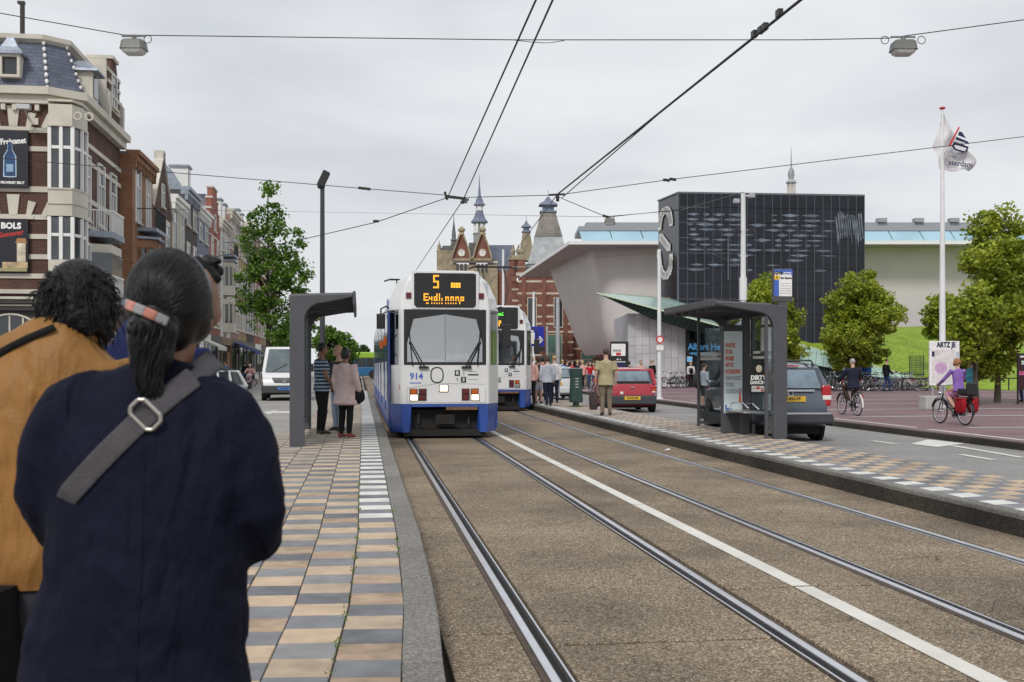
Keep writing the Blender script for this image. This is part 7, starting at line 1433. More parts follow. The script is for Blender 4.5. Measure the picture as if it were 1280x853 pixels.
# ---- queue beside the second tram
QG = None
p = on(664, 506, PZ); person('fair haired passenger in a salmon top nearest the second tram door', p, A_(20), 1.66, SKIN, None, 0, C_PALEPINK, 1.0, .48, .02, 0, C_BLACK, hair=HBLD, hstyle='bob', voxel=.02, fem=True)
p = on(673, 505, PZ); person('passenger in a dark top and grey shorts waiting at the second tram', p, A_(15), 1.64, SKIN, None, 0, C_NAVY, 1.0, .47, .025, 0, C_GREY, 'shorts', hair=HBRN, hstyle='bob', voxel=.02, fem=True)
p = on(684.5, 508, PZ); person('passenger in a pale grey hooded top and blue jeans at the end of the queue', p, A_(8), 1.66, SKIN, dict(anL=(-.03,-.11,.06), knL=(-.04,-.02,.285)), 0, C_GREY, 1.0, .46, .03, 0, C_NAVY, hair=HBRN, hstyle='bob', voxel=.02, fem=True)
p = on(693, 504, PZ); person('pale haired passenger in a light jacket and dark trousers behind the queue', p, A_(10), 1.68, SKIN, None, 0, C_WHITE, 1.0, .48, .025, 0, C_NAVY, hair=HBLD, hstyle='short', voxel=.02)
p = on(678, 501, PZ); person('passenger with dark hair and a red bag in the middle of the queue', p, A_(10), 1.68, SKIN, None, 0, C_RED, 1.0, .44, .025, 0, C_BLACK, hair=HBLK, hstyle='bob', voxel=.024, fem=True)
# ---- man in beige with a bag
p = on(757.5, 520, PZ); person('man in a khaki short sleeved shirt and taupe trousers on the right platform', p, A_(4), 1.78, SKIN, dict(elR=(.15,-.02,.635), wrR=(.15,.02,.50), elL=(-.15,-.02,.635), wrL=(-.155,.01,.50)), 0, C_KHAKI, .75, .45, .035, .05, C_TROU, hair=HBRN, hstyle='short', fat=1.08, voxel=.014)
hb = thing('carrier_bag', 'dark patterned bag held low by the man in khaki', 'bag', p-RT*.33+FW*.03, A_(0)); MB().loft([[Vector((x*w,y*w*2.0,z)) for x,y in ((-1,-.6),(1,-.6),(1,.6),(-1,.6))] for z,w in ((.16,.09),(.2,.10),(.5,.115),(.62,.09))], True, True).build('bag_body', cloth('cloth_bag',(.06,.045,.045),.5,14), hb, bevel=.01); MB().tube([(-.04,0,.60),(-.03,0,.80),(.02,0,.84),(.04,0,.80),(.05,0,.60)], .012, 6).build('handle', C_BLACK, hb)
# ---- by the supermarket
p = on(863.5, 484.5, .12); person('blond woman with a dark backpack walking to the supermarket door', p, A_(5), 1.66, SKIN, None, 0, C_WHITE, 1.0, .50, .02, 0, C_BLACK, hair=HBLD, hstyle='long', voxel=.03, fem=True, simple=True)
bk = thing('backpack', 'small dark backpack on the blond woman at the supermarket door', 'backpack', p-FW*.17+Vector((0,0,1.05)), A_(5)); MB().ball((0,0,0),(.14,.09,.2),12,8).build('pack', C_BLACK, bk); MB().tube([(-.1,.05,.15),(-.11,.15,.25),(-.1,.2,.2)],.02,6).build('strap', C_BLACK, bk)
p = on(880, 511.5, 0); person('woman in a pale grey hooded jacket and dark shorts behind the shelter glass', p, A_(-60), 1.62, SKIN, dict(wrR=(.10,.10,.56)), 0, C_GREY, 1.0, .50, .03, 0, C_DGREY, 'shorts', hair=HBRN, hstyle='tail', voxel=.018, fem=True, shoes=C_WHITE)
bpy.data.objects[-1] if 0 else None
hb = thing('shoulder_bag', 'dark bag at the hip of the woman in the grey hooded jacket', 'bag', p-RT*.2+Vector((0,0,.85)), A_(20)); MB().ball((0,0,0),(.1,.14,.17),10,8).build('bag_body', C_BLACK, hb); MB().tube([(0,-.1,.12),(.08,0,.5),(0,.1,.12)],.015,6).build('strap', C_BLACK, hb)
# ---- bystanders beyond the red car and on the square
p = PD(815, 50, .1); person('man in a black jacket behind the roof of the red car', p, A_(60), 1.75, SKIN, None, 0, C_BLACK, 1.0, .48, .03, 0, C_JEAN, hair=HGRY, hstyle='short', voxel=.024, fat=1.1)
p = PD(801, 58, .1); person('bare headed passer-by seen just above the red car roof', p, A_(180), 1.70, SKIN, None, 0, C_PALEPINK, 1.0, .48, .02, 0, C_JEAN, hair=HBRN, hstyle='short', voxel=.03, simple=True)
p = PD(786, 60, .1); person('dark haired passer-by below the black information board', p, A_(20), 1.68, SKIN, None, 0, C_BROWN, 1.0, .48, .02, 0, C_BLACK, hair=HBLK, hstyle='bob', voxel=.03, simple=True)
crowd = [(703,66,C_BLUE,HBLD,'passer-by in a blue top between the queue and the bin'),(709,70,C_BROWN,HBRN,'passer-by in brown just left of the green bin'),(722,72,C_NAVY,HBLD,'fair passer-by in navy just above the green bin'),(728,68,C_PALEPINK,HBLD,'passer-by in salmon to the right of the bin'),(733,75,C_WHITE,HBRN,'passer-by in white right of the green bin'),(742,72,C_WHITE,HBLD,'fair passer-by in white behind the red jacket'),(747,78,C_BLACK,HBLK,'passer-by in black left of the man in khaki'),(715,80,C_RED,HBLK,'passer-by in red far behind the bin'),(738,84,C_GREY,HBRN,'passer-by in grey far beyond the bin'),(752,66,C_DGREY,HBRN,'passer-by half hidden behind the man in khaki')]
for i, (px, D, c, h, lb_) in enumerate(crowd): person(lb_, PD(px, D, .1), A_(random.uniform(-180,180)), random.uniform(1.6,1.8), SKIN, None, 0, c, 1.0, .48, .025, 0, random.choice([C_JEAN,C_BLACK,C_TROU]), hair=h, hstyle=random.choice(['short','bob']), voxel=.034, simple=True, group='passers-by before the museum')
p = PD(1108, 60.5, .12); person('young man in a black jacket and blue jeans walking past the bicycle rack', p, A_(-75), 1.78, SKIN, dict(wrR=(.08,.16,.56), elR=(.12,.02,.64), anR=(.05,.10,.045), knR=(.05,.09,.28), anL=(-.05,-.08,.05)), 0, C_BLACK, 1.0, .47, .03, 0, C_JEAN, hair=HBRN, hstyle='short', voxel=.02)
p = PD(1083, 64, .12); person('person in a blue jacket bending over the parked bicycles', p, A_(170), 1.66, SKIN, dict(wrR=(.10,.22,.60), wrL=(-.10,.22,.60)), .35, C_BLUE, 1.0, .5, .03, 0, C_NAVY, hair=HBLK, hstyle='short', voxel=.022)
p = PD(1213.5, 39.6, .12); person('woman in a turquoise cardigan standing by the dark tree trunk', p, A_(85), 1.62, SKIN, dict(wrR=(.08,.14,.60), elR=(.13,.0,.655), wrL=(-.10,.15,.60), elL=(-.13,.02,.655)), 0, C_TURQ, 1.0, .50, .025, 0, C_NAVY, hair=HRED, hstyle='bob', voxel=.016, fem=True, fat=1.1)
SIT = dict(hpR=(.05,0,.13), knR=(.09,.20,.20), anR=(.07,.30,.04), hpL=(-.05,0,.13), knL=(-.09,.20,.20), anL=(-.07,.30,.04))
def sit(label, px, py, D, c, h): 
    person(label, P3(px, py, D)-Vector((0,0,.1)), A_(random.choice([160,200,90])), 1.68, SKIN, dict(SIT, pel=(0,0,.14)), 0, c, 1.0, .52, .03, 0, C_NAVY, hair=h, voxel=.026, shift=(0,0,-.385), simple=True)
sit('person in a pale blue shirt sitting on the lawn right of the big tree', 1259, 450, 80, cloth('cloth_pale_blue',(.32,.45,.62)), HBLK); sit('person in a white shirt sitting on the lawn near the right edge', 1270, 452, 79, C_WHITE, HBRN); sit('person in white lying back on the lawn beyond the big tree', 1251, 446, 82, C_WHITE, HBLD)
p = PD(1277, 43, .12); person('person in jeans hidden behind the maroon stand at the right edge', p, A_(60), 1.72, SKIN, None, 0, C_WHITE, 1.0, .5, .02, 0, C_JEAN, hair=HBRN, voxel=.02)
# ---- left pavement
p = PD(282, 66, .11); person('person in a bright blue top on the left pavement above the white hatchback', p, A_(100), 1.68, SKIN, None, 0, C_BLUE, 1.0, .48, .03, 0, C_BLACK, hair=HBRN, voxel=.024)
for i, (px, D, c, lb_) in enumerate([(252,62,C_BROWN,'shopper in brown at the left shop windows'),(262,66,C_RED,'shopper in red at the left shop windows'),(268,60,C_PALEPINK,'shopper in salmon on the left pavement'),(306,80,C_BLACK,'distant walker in black on the left pavement'),(311,74,C_DGREY,'distant walker in grey on the left pavement')]):
    person(lb_, PD(px, D, .11), A_(random.uniform(-180,180)), random.uniform(1.6,1.8), SKIN, None, 0, c, 1.0, .48, .025, 0, C_JEAN, hair=HBRN, hstyle='bob', voxel=.034, simple=True, group='shoppers on the left pavement')
# ---- tram driver behind the windscreen
p = Vector((1.765+.34, 24.35, .72)); person('tram driver in a pale shirt behind the windscreen of the front tram', p, R_(180), 1.75, SKIN, dict(SIT, pel=(0,0,.31), hpR=(.05,0,.30), hpL=(-.05,0,.30), knR=(.07,.22,.29), knL=(-.07,.22,.29), anR=(.06,.24,.04), anL=(-.06,.24,.04), wrR=(.09,.20,.50), elR=(.13,.05,.46), wrL=(-.09,.20,.50), elL=(-.13,.05,.46)), 0, C_WHITE, 1.0, .55, .02, 0, C_NAVY, hair=HBRN, voxel=.016, shift=(0,0,-.21))
# ================================================================== bicycles
BKF = {k: mat('bicycle_'+k, c, .35, .2, var=.1) for k, c in dict(black=(.015,.015,.016), blue=(.03,.07,.22), grey=(.3,.31,.33), red=(.3,.02,.02), white=(.62,.62,.6), green=(.03,.12,.07)).items()}
def make_bike(label, m, white_guard=False, group=None, hi=False, cat='bicycle'):
    t = thing('bicycle', label, cat, (0,0,0), 0, group); r = .335; n = 24 if hi else 16
    for y in (-.54, .54):
        w = MB(); w.torus((0,y,r),(1,0,0),r-.018,.018,n,6); wh = w.build('wheel', RUBBER, t, sharp=False); s = MB(); s.torus((0,y,r),(1,0,0),r-.045,.010,n,4)
        for k in range(14 if hi else 10): a = 2*pi*k/(14 if hi else 10); s.bar((.03*(1 if k%2 else -1),y,r),(0,y+(r-.045)*cos(a),r+(r-.045)*sin(a)),.0055)
        s.cyl((-.05,y,r),(.05,y,r),.025,8); s.build('spokes', CHROME, wh)
        gm = MB(); gp = [(0, y+(r+.03)*cos(a), r+(r+.03)*sin(a)) for a in [R_(15+150*i/8) if y > 0 else R_(20+170*i/8) for i in range(9)]]; gm.tube(gp, .028, 6, .008); gm.build('mudguard', WHITE if white_guard and y < 0 else m, t, sharp=False)
    f = MB(); bb = (0,-.08,.29); hd = (0,.40,.80); st = (0,-.24,.78)
    f.tube([hd,(0,.46,.60)],.018,8).tube([(0,.46,.60),bb],.017,8).tube([(0,.43,.70),(0,.1,.50),(0,-.12,.44)],.014,8).tube([bb,st],.016,8)
    for s in (-1,1): f.tube([bb,(s*.05,-.54,r)],.010,6).tube([st,(s*.05,-.54,r)],.009,6).tube([(s*.03,.47,.58),(s*.05,.54,r)],.012,6)
    f.build('frame', m, t, sharp=False)
    h = MB(); h.tube([hd,(0,.385,1.0)],.013,8).tube([(-.29,.16,1.02),(-.27,.28,1.04),(-.12,.40,1.02),(.12,.40,1.02),(.27,.28,1.04),(.29,.16,1.02)],.011,8); h.build('handlebar', CHROME, t, sharp=False)
    MB().cyl((-.29,.13,1.018),(-.285,.24,1.03),.018,8).build('grip', BLACKP, t); MB().cyl((.29,.13,1.018),(.285,.24,1.03),.018,8).build('grip', BLACKP, t)
    s = MB(); s.tube([(0,-.12,.915),(0,-.22,.925),(0,-.33,.94),(0,-.38,.935)],[.02,.05,.095,.085],10,[.018,.025,.035,.025]); s.build('saddle', BLACKP, t, sharp=False); MB().cyl(st,(0,-.27,.91),.012,8).build('seat_post', CHROME, t)
    c = MB(); c.box(.02,.05,-.50,-.0,.24,.37).build('chain_case', BLACKP, t, bevel=.02); c = MB(); c.bar((.07,-.08,.29),(.07,.05,.18),.02).bar((-.07,-.08,.29),(-.07,-.21,.40),.02).cyl((-.08,-.08,.29),(.08,-.08,.29),.02,8).cbox((.12,.05,.18),(.09,.07,.02)).cbox((-.12,-.21,.40),(.09,.07,.02)); c.build('cranks', GALV, t)
    k = MB(); k.box(-.07,.07,-.75,-.38,.715,.73).bar((.06,-.7,.72),(.05,-.55,.35),.012).bar((-.06,-.7,.72),(-.05,-.55,.35),.012); k.build('carrier', BLACKP, t); MB().cbox((0,-.885,.62),(.05,.03,.06)).build('rear_lamp', TAILR, t); MB().ball((0,.56,.80),(.045,.06,.045),10,8).build('front_lamp', CHROME, t)
    return t
kinds = [('black',False),('grey',False),('blue',True),('white',False),('green',False),('red',False)]; protos = {}
for k, g in kinds: protos[k] = make_bike('%s bicycle parked in the rack on the museum square' % k, BKF[k], g, 'bicycles parked on the museum square')
used_b = set()
def place_bike(kind, x, y, rz, label=None, z=.12, group='bicycles parked on the museum square', roll=0):
    if kind not in used_b: used_b.add(kind); o = protos[kind]
    else: o = copy_tree(protos[kind])
    o.location = (x, y, z); o.rotation_euler = (0, roll, rz); o['group'] = group
    if label: o['label'] = label
    return o
rb_ = random.Random(9); ks = ['grey','white','blue','grey','white','black','green','grey','white','red','grey','blue','grey']
pxs = [1000,1007,1014,1021,1027,1033,1040,1046,1052,1068,1074,1080,1087,1093,1099,1105,1112,1119,1126,1131,1137,1142,1147,1153]
lab = {i: l for i, l in enumerate(['leftmost bicycle of the row, just right of the grey car','second bicycle of the row behind the grey car','third bicycle of the row behind the grey car','bicycle behind the back of the cyclist in the dark suit, left one','bicycle behind the cyclist in the dark suit, second one','bicycle half covered by the cyclist in the dark suit','bicycle just right of the cyclist in the dark suit','bicycle in the row left of the tree trunk','bicycle nearest the left side of the lime tree trunk','bicycle just right of the lime tree trunk','bicycle below the person bending over, left one','bicycle below the person in the blue jacket, middle one','bicycle below the person in the blue jacket, right one','bicycle between the bending person and the walking young man','bicycle with its front wheel left of the young man','bicycle just behind the young man in black','bicycle at the right elbow of the young man','bicycle with its big wheel right of the young man','bicycle in the middle of the row left of the map board','bicycle four places left of the map board','bicycle three places left of the map board','bicycle two places left of the map board','bicycle next to the map board','bicycle peeping out behind the map board edge'])}
for i, px in enumerate(pxs):
    D = 62+rb_.uniform(-1.2,1.6); q = PD(px, D, .12); a = R_(rb_.choice([-75,-60,70,95,-90,60])+rb_.uniform(-14,14)); place_bike(ks[i % len(ks)], q.x, q.y, a, lab[i], roll=R_(rb_.uniform(-9,9)))
for i, (px, D, l) in enumerate([(833,70,'bicycle leaning on the supermarket wall, left one'),(840,70.5,'bicycle leaning on the supermarket wall, middle one'),(849,71,'bicycle leaning on the supermarket wall, right one')]):
    q = PD(px, D, .12); place_bike(['black','grey','black'][i], q.x, q.y, R_(70+25*i), l)
for i, (px, D, l) in enumerate([(298,64,'bicycle parked on the left pavement, nearer one'),(303,70,'bicycle parked on the left pavement, farther one')]):
    q = PD(px, D, .11); place_bike('black', q.x, q.y, R_(60+40*i), l)
for k, g in kinds:
    if k not in used_b: print('unused bike', k)
rk = thing('bicycle_rack', 'low steel bicycle rack under the row of parked bicycles', 'rack', PD(1075, 62.6, .12), -TH); [MB().tube([(x,0,0),(x,0,.5),(x+.25,0,.62),(x+.5,0,.5),(x+.5,0,0)],.02,6).build('hoop', GALV, rk) for x in [-3.4+.85*i for i in range(9)]]
# ---- cyclists
def rider_pose(pedal=0.0, hand=(.25,.27,1.04), H=1.7):
    s = 1/H; d = .17; a = pedal
    def foot(a, x): return (x, -.08+d*cos(a)-.04, .29+d*sin(a)+.07)
    P = {}
    pel = Vector((0,-.27,.965))
    P['pel'] = tuple(pel*s)
    for q, sx, aa in (('R',1,a),('L',-1,a+pi)):
        f = Vector(foot(aa, sx*.11)); hp = Vector((sx*.085,-.25,.95)); m = hp.lerp(f,.5); L_ = .43*1.0; dd = (hp-f).length/2; off = math.sqrt(max(.001,.435**2-dd*dd)); kn = m+Vector((sx*.03,off*.93,off*.3))
        P['hp'+q] = tuple(hp*s); P['kn'+q] = tuple(kn*s); P['an'+q] = tuple(f*s); P['toe'+q] = tuple((f+Vector((0,.14,-.045)))*s)
    return P
def cyclist(label, blabel, loc, rz, H, m, lean, **kw):
    b = make_bike(blabel, m, kw.pop('guard', False), None, True); b.location = loc; b.rotation_euler.z = rz
    P = rider_pose(kw.pop('pedal', -.9), H=H); s = 1/H; up = Vector((0,-.27,.965))*s-Vector((0,0,.53)); rot = Matrix.Rotation(-lean,3,'X'); base = Vector((0,0,.53))
    for k in UP:
        v = Vector(BASE[k]); v = base+rot @ (v-base)+up; P[k] = tuple(v)
    for q, sx in (('R',1),('L',-1)):
        w_ = Vector((sx*.28,.20,1.045))*s; shv = Vector(P['sh'+q]); mid = shv.lerp(w_,.5)+Vector((sx*.04,-.03,-.035)); P['el'+q] = tuple(mid); P['wr'+q] = tuple(w_-Vector((0,.02,0)))
    sc_ = kw.pop('scale', .92); r_ = person(label, loc, rz, H, pose=P, hem=kw.pop('hem',.47)+up.z, **kw); b.scale = (sc_,)*3; r_[0].scale = (sc_,)*3
    return b, r_
q = G(1190.5, 531, .12); b, (pp_, J_) = cyclist('woman in a purple cardigan and pink skirt riding a bicycle with red panniers', 'black bicycle with red panniers ridden by the woman in purple', q, S_(1190,34), 1.62, BKF['black'], .12, skin=SKIN, top=C_PURP, bottom=C_MAG, btype='skirt', blen=.85, hair=HRED, hstyle='curly', fem=True, voxel=.013, pedal=-.6)
for s in (-1, 1):
    pn = thing('pannier', 'red pannier bag hanging on the %s side of the rear wheel' % ('near' if s < 0 else 'far'), 'bag', q, S_(1190,34)); pn.scale = (.92,)*3; MB().loft([[Vector((s*(.17+x*.075*w),-.60+y*.19*w,z)) for x,y in ((-1,-1),(1,-1),(1,1),(-1,1))] for z,w in ((.33,.62),(.37,.86),(.50,.95),(.62,.92),(.68,.80))], True, True).build('bag_body', cloth('pannier_red',(.30,.010,.018),.25), pn, bevel=.045); MB().box(s*.17-.08,s*.17+.08,-.76,-.44,.67,.71).build('flap', mat('pannier_red_flap',(.33,.01,.016),.6), pn, bevel=.015)
cs_ = thing('child_seat', 'black child seat on the carrier behind the woman in purple', 'seat', q, S_(1190,34)); cs_.scale = (.92,)*3; MB().box(-.15,.15,-.78,-.5,.76,.84).build('seat', BLACKP, cs_, bevel=.03); MB().box(-.16,.16,-.84,-.77,.78,1.10).build('backrest', BLACKP, cs_, bevel=.04); MB().box(-.19,-.15,-.8,-.5,.8,.95).build('side_guard', BLACKP, cs_, bevel=.02); MB().box(.15,.19,-.8,-.5,.8,.95).build('side_guard', BLACKP, cs_, bevel=.02)
q = G(1062, 519.5, .12); cyclist('grey haired man in a dark suit cycling away', 'black bicycle with a white rear mudguard ridden by the man in the dark suit', q, S_(1062,25), 1.66, BKF['black'], .10, guard=True, skin=SKIN, top=C_SUIT, bottom=C_BROWN, hair=HGRY, hstyle='short', voxel=.014, pedal=-1.3, hem=.44, loose=.03, fat=1.08)
q = PD(738, 60, .12); cyclist('distant cyclist in a red jacket between the bin and the man in khaki', 'distant bicycle ridden by the cyclist in red', q, R_(175), 1.72, BKF['grey'], .2, skin=SKIN, top=C_RED, bottom=C_JEAN, hair=HBRN, hstyle='short', voxel=.028, simple=True)
# ---- scooter on the left pavement edge
q = PD(312, 73, -.012); sc = thing('scooter', 'pale pink and white motor scooter coming up the left road', 'scooter', q, R_(180)); SCW = mat('scooter_pink', (.66,.42,.45), .35, coat=.5)
for y in (-.6,.6): MB().torus((0,y,.24),(1,0,0),.18,.06,18,8).build('wheel', RUBBER, sc, sharp=False)
MB().loft([[Vector((x*w,y,z)) for x in (-1,-.7,.7,1)]+[Vector((x*w*.9,y-.05,z+.02)) for x in (1,.7,-.7,-1)] for y,z,w in ((.62,.45,.05),(.52,.5,.17),(.45,.75,.19),(.36,1.0,.12))], True, True).build('front_shield', SCW, sc); MB().box(-.15,.15,-.3,.45,.26,.34).build('footboard', BLACKP, sc, bevel=.02); MB().tube([(0,-.2,.45),(0,-.45,.55),(0,-.85,.55)],[.15,.19,.12],10,[.16,.17,.1]).build('rear_body', SCW, sc, sharp=False); MB().box(-.13,.13,-.8,-.1,.72,.80).build('seat', BLACKP, sc, bevel=.03); MB().tube([(-.32,.25,1.05),(0,.4,1.0),(.32,.25,1.05)],.016,8).build('handlebar', BLACKP, sc); MB().ball((0,.5,.95),(.08,.05,.08),10,8).build('headlight', TAILW, sc)
person('scooter rider in a pale pink top with a white helmet', q, R_(180), 1.68, SKIN, dict(pel=(0,-.24,.50), hpR=(.06,-.22,.485), hpL=(-.06,-.22,.485), knR=(.11,.02,.46), knL=(-.11,.02,.46), anR=(.09,.03,.235), anL=(-.09,.03,.235), waist=(0,-.24,.58), chest=(0,-.22,.70), shb=(0,-.22,.77), neck=(0,-.21,.805), head=(0,-.19,.90), shR=(.10,-.21,.775), shL=(-.10,-.21,.775), elR=(.17,-.06,.66), elL=(-.17,-.06,.66), wrR=(.17,.13,.63), wrL=(-.17,.13,.63)), 0, C_PALEPINK, 1.0, .47, .03, 0, C_NAVY, hair=C_WHITE, voxel=.024)
# ================================================================== the three people close to the camera
C_JACK = mat('navy_jacket', (.0085,.010,.0225), .75, var=.3, scale=3, bump=.45, bscale=8, spec=.16); C_TAN = mat('ochre_jacket', (.33,.150,.032), .5, var=.3, scale=2.6, bump=.8, bscale=10, spec=.4); C_STRAP = mat('grey_webbing', (.062,.058,.066), .8, var=.12, scale=30, bump=.3, bscale=200)
HAIRW = mat('sleek_black_hair', (.006,.006,.007), .36, var=.4, scale=22, bump=.12, bscale=30, spec=.3)
HAIRF = mat('glossy_black_hair', (.0055,.0055,.0065), .42, var=.5, scale=22, bump=.6, bscale=55, spec=.22)
def fold_mat(name, c, rough, spec, strength, sc, rot, weave=160):
    m = bpy.data.materials.new(name); m.use_nodes = True; t = m.node_tree; b = t.nodes['Principled BSDF']; l = t.links.new; b.inputs['Roughness'].default_value = rough; b.inputs['Specular IOR Level'].default_value = spec
    tc_ = t.nodes.new('ShaderNodeTexCoord'); hs = []
    for i, (r, k, w_) in enumerate(((rot, sc, 1.0), (-rot*1.3, [q*1.9 for q in sc], .45), (0, [weave]*3, .04))):
        mp_ = t.nodes.new('ShaderNodeMapping'); mp_.inputs['Rotation'].default_value = (0, r, 0); mp_.inputs['Scale'].default_value = k; l(tc_.outputs['Object'], mp_.inputs['Vector'])
        n = t.nodes.new('ShaderNodeTexNoise'); n.inputs['Scale'].default_value = 1; n.inputs['Detail'].default_value = 2.5; n.inputs['Distortion'].default_value = .8 if i < 2 else 0; l(mp_.outputs[0], n.inputs['Vector'])
        ml = t.nodes.new('ShaderNodeMath'); ml.operation = 'MULTIPLY'; ml.inputs[1].default_value = w_; l(n.outputs['Fac'], ml.inputs[0]); hs.append(ml)
    a = t.nodes.new('ShaderNodeMath'); l(hs[0].outputs[0], a.inputs[0]); l(hs[1].outputs[0], a.inputs[1]); a2 = t.nodes.new('ShaderNodeMath'); l(a.outputs[0], a2.inputs[0]); l(hs[2].outputs[0], a2.inputs[1])
    bp = t.nodes.new('ShaderNodeBump'); bp.inputs['Strength'].default_value = strength; bp.inputs['Distance'].default_value = .05; l(a2.outputs[0], bp.inputs['Height']); l(bp.outputs[0], b.inputs['Normal'])
    n = t.nodes.new('ShaderNodeTexNoise'); n.inputs['Scale'].default_value = 5; n.inputs['Detail'].default_value = 6; l(tc_.outputs['Object'], n.inputs['Vector']); r = t.nodes.new('ShaderNodeValToRGB'); r.color_ramp.elements[0].color = (*[x*.8 for x in c],1); r.color_ramp.elements[1].color = (*[x*1.2 for x in c],1); r.color_ramp.elements[0].position = .3; r.color_ramp.elements[1].position = .7
    l(n.outputs['Fac'], r.inputs['Fac']); l(r.outputs['Color'], b.inputs['Base Color']); return m
C_JACK = fold_mat('navy_cotton', (.006,.0072,.0185), .75, .12, .85, (7,7,2.6), .9); C_TAN = fold_mat('ochre_satin', (.27,.130,.034), .55, .3, .7, (8,8,2.2), .5)
def front_person(label, loc, rz): return thing('person', label, 'person', loc, rz)
def fuse(mb, name, m, t, vox, it=4, disp=0.0, dsc=.12):
    o = mb.build(name, m, t, sharp=False); smooth_mods(o, vox, it)
    if disp:
        tx = bpy.data.textures.new(name+'_folds', 'CLOUDS'); tx.noise_scale = dsc; tx.noise_depth = 3
        d = o.modifiers.new('folds', 'DISPLACE'); d.texture = tx; d.strength = disp; d.mid_level = .5; d.texture_coords = 'LOCAL'
    return o
def hand(mb, w, d, side, S=1.6):
    d = Vector(d).normalized(); side = Vector(side); side = (side-d*side.dot(d)).normalized(); nr = d.cross(side); w = Vector(w)
    mb.tube([w, w+d*.045, w+d*.085], [.025,.038,.036], 10, [.018,.018,.014], ref=side)
    for o_, l_ in ((-.028,.055),(-.009,.068),(.010,.066),(.027,.05)):
        b = w+d*.082+side*o_; mb.tube([b, b+d*l_*.5+nr*.006, b+d*l_*.8+nr*.022], [.0095,.009,.0075], 8)
    b = w+d*.03+side*.034; mb.tube([b, b+d*.03+side*.022, b+d*.06+side*.026], [.0115,.0105,.009], 8)
# ---- woman in the navy jacket (local: +y away from the camera, z from the platform)
DW = 2.13; k = DW/FPX; base = PD(190, DW, PZ); W = front_person('woman in a dark navy jacket seen from behind with a grey shoulder strap', base, -TH+R_(2))
def lz(py): return ZD(py, DW)-PZ
def lxw(px): return (px-190)*k
body = MB()
hc = Vector((lxw(212), .0, lz(378)))
body.tube([(0,0,.80),(0,0,.95),(0,.0,1.15),(0,0,1.24),(.01,.0,1.30)], [.14,.13,.14,.12,.05], 14, [.10,.09,.095,.08,.05]); body.tube([(.012,.0,1.28),(hc.x,.015,hc.z-.05)], [.052,.052], 12); body.ball(hc+Vector((.004,.02,-.004)), (.064,.08,.09), 16, 12); body.ball(hc+Vector((.0,.05,-.05)), (.05,.05,.055), 12, 8); body.ball(hc+Vector((0,.115,-.015)), (.013,.02,.02), 8, 6)
body.ball(Vector((lxw(258), .015, lz(398))), (.010,.02,.030), 10, 8); body.ball(Vector((lxw(164), .02, lz(398))), (.010,.02,.028), 10, 8)
for s in (-1, 1):
    body.tube([(s*.155,0,1.21),(s*.185,.02,1.05),(s*.13,.21,1.01),(s*.07,.27,1.03)], [.036,.030,.026,.022], 10); body.tube([(s*.08,0,.82),(s*.085,0,.45),(s*.085,-.02,.07)], [.075,.055,.034], 10); body.tube([(s*.085,-.04,.05),(s*.09,.06,.04),(s*.1,.15,.03)], [.035,.036,.028], 8, [.035,.03,.02])
fuse(body, 'body', SKINB, W, .011, 3)
hm = MB(); hand(hm, (.07,.27,1.03), (-.9,.3,.1), (0,.2,1)); hand(hm, (-.07,.27,1.0), (.9,.3,.1), (0,.2,1)); hm.build('hands', SKINB, W, sharp=False)
jk = MB()
tor = [(lz(900),-.005,.216,.15),(lz(853),-.005,.213,.147),(lz(800),-.002,.207,.142),(lz(745),.0,.196,.135),(lz(690),.0,.187,.13),(lz(640),.0,.184,.128),(lz(585),.0,.186,.125),(lz(545),.0,.182,.115),(lz(515),.0,.165,.10),(lz(492),.0,.130,.085),(lz(474),.005,.085,.07),(lz(462),.01,.062,.06)]
jk.tube([(lxw(172 if i < 3 else (182 if i < 6 else 190+ (i-6)*2.5)), y, z) for i, (z, y, a, b) in enumerate(tor)], [q[2] for q in tor], 28, [q[3] for q in tor])
jk.tube([(lxw(175),.0,lz(498)),(lxw(130),.0,lz(503)),(lxw(92),.0,lz(518)),(lxw(66),.005,lz(560)),(lxw(52),.015,lz(618)),(lxw(62),.06,lz(660)),(lxw(110),.20,lz(668)),(lxw(150),.27,lz(660))], [.05,.066,.070,.064,.059,.055,.05,.045], 16)
jk.tube([(lxw(205),.0,lz(500)),(lxw(248),.0,lz(506)),(lxw(284),.0,lz(522)),(lxw(308),.005,lz(575)),(lxw(318),.015,lz(635)),(lxw(308),.06,lz(680)),(lxw(262),.20,lz(680)),(lxw(215),.27,lz(665))], [.05,.066,.070,.064,.060,.056,.05,.045], 16)
J1 = fuse(jk, 'jacket', C_JACK, W, .010, 12, .022, .085)
col = MB(); col.tube([(lxw(205),.0,lz(484)),(lxw(208),.004,lz(466)),(lxw(211),.008,lz(452))], [.085,.068,.066], 24, [.075,.064,.064]); co_ = fuse(col, 'collar', C_JACK, W, .008, 3)
# back seam of the jacket
seam_px = [(206-8*i/20, 486+(850-486)*i/20) for i in range(21)]; hits_ = None
# hem and trousers
tr = MB(); tr.tube([(lxw(172),0,.86),(lxw(172),0,.74)], [.17,.165], 18, [.12,.12]); [tr.tube([(s*.08-.02,0,.8),(s*.085-.02,0,.42),(s*.085-.02,-.02,.06)], [.10,.075,.065], 14) for s in (-1,1)]; fuse(tr, 'trousers', C_BLACK, W, .014, 3)
for s in (-1,1): MB().tube([(s*.085-.02,-.06,.045),(s*.09-.02,.06,.05),(s*.1-.02,.17,.03)], [.045,.05,.035], 12, [.045,.04,.025]).build('shoe', C_SHOE, W, sharp=False)
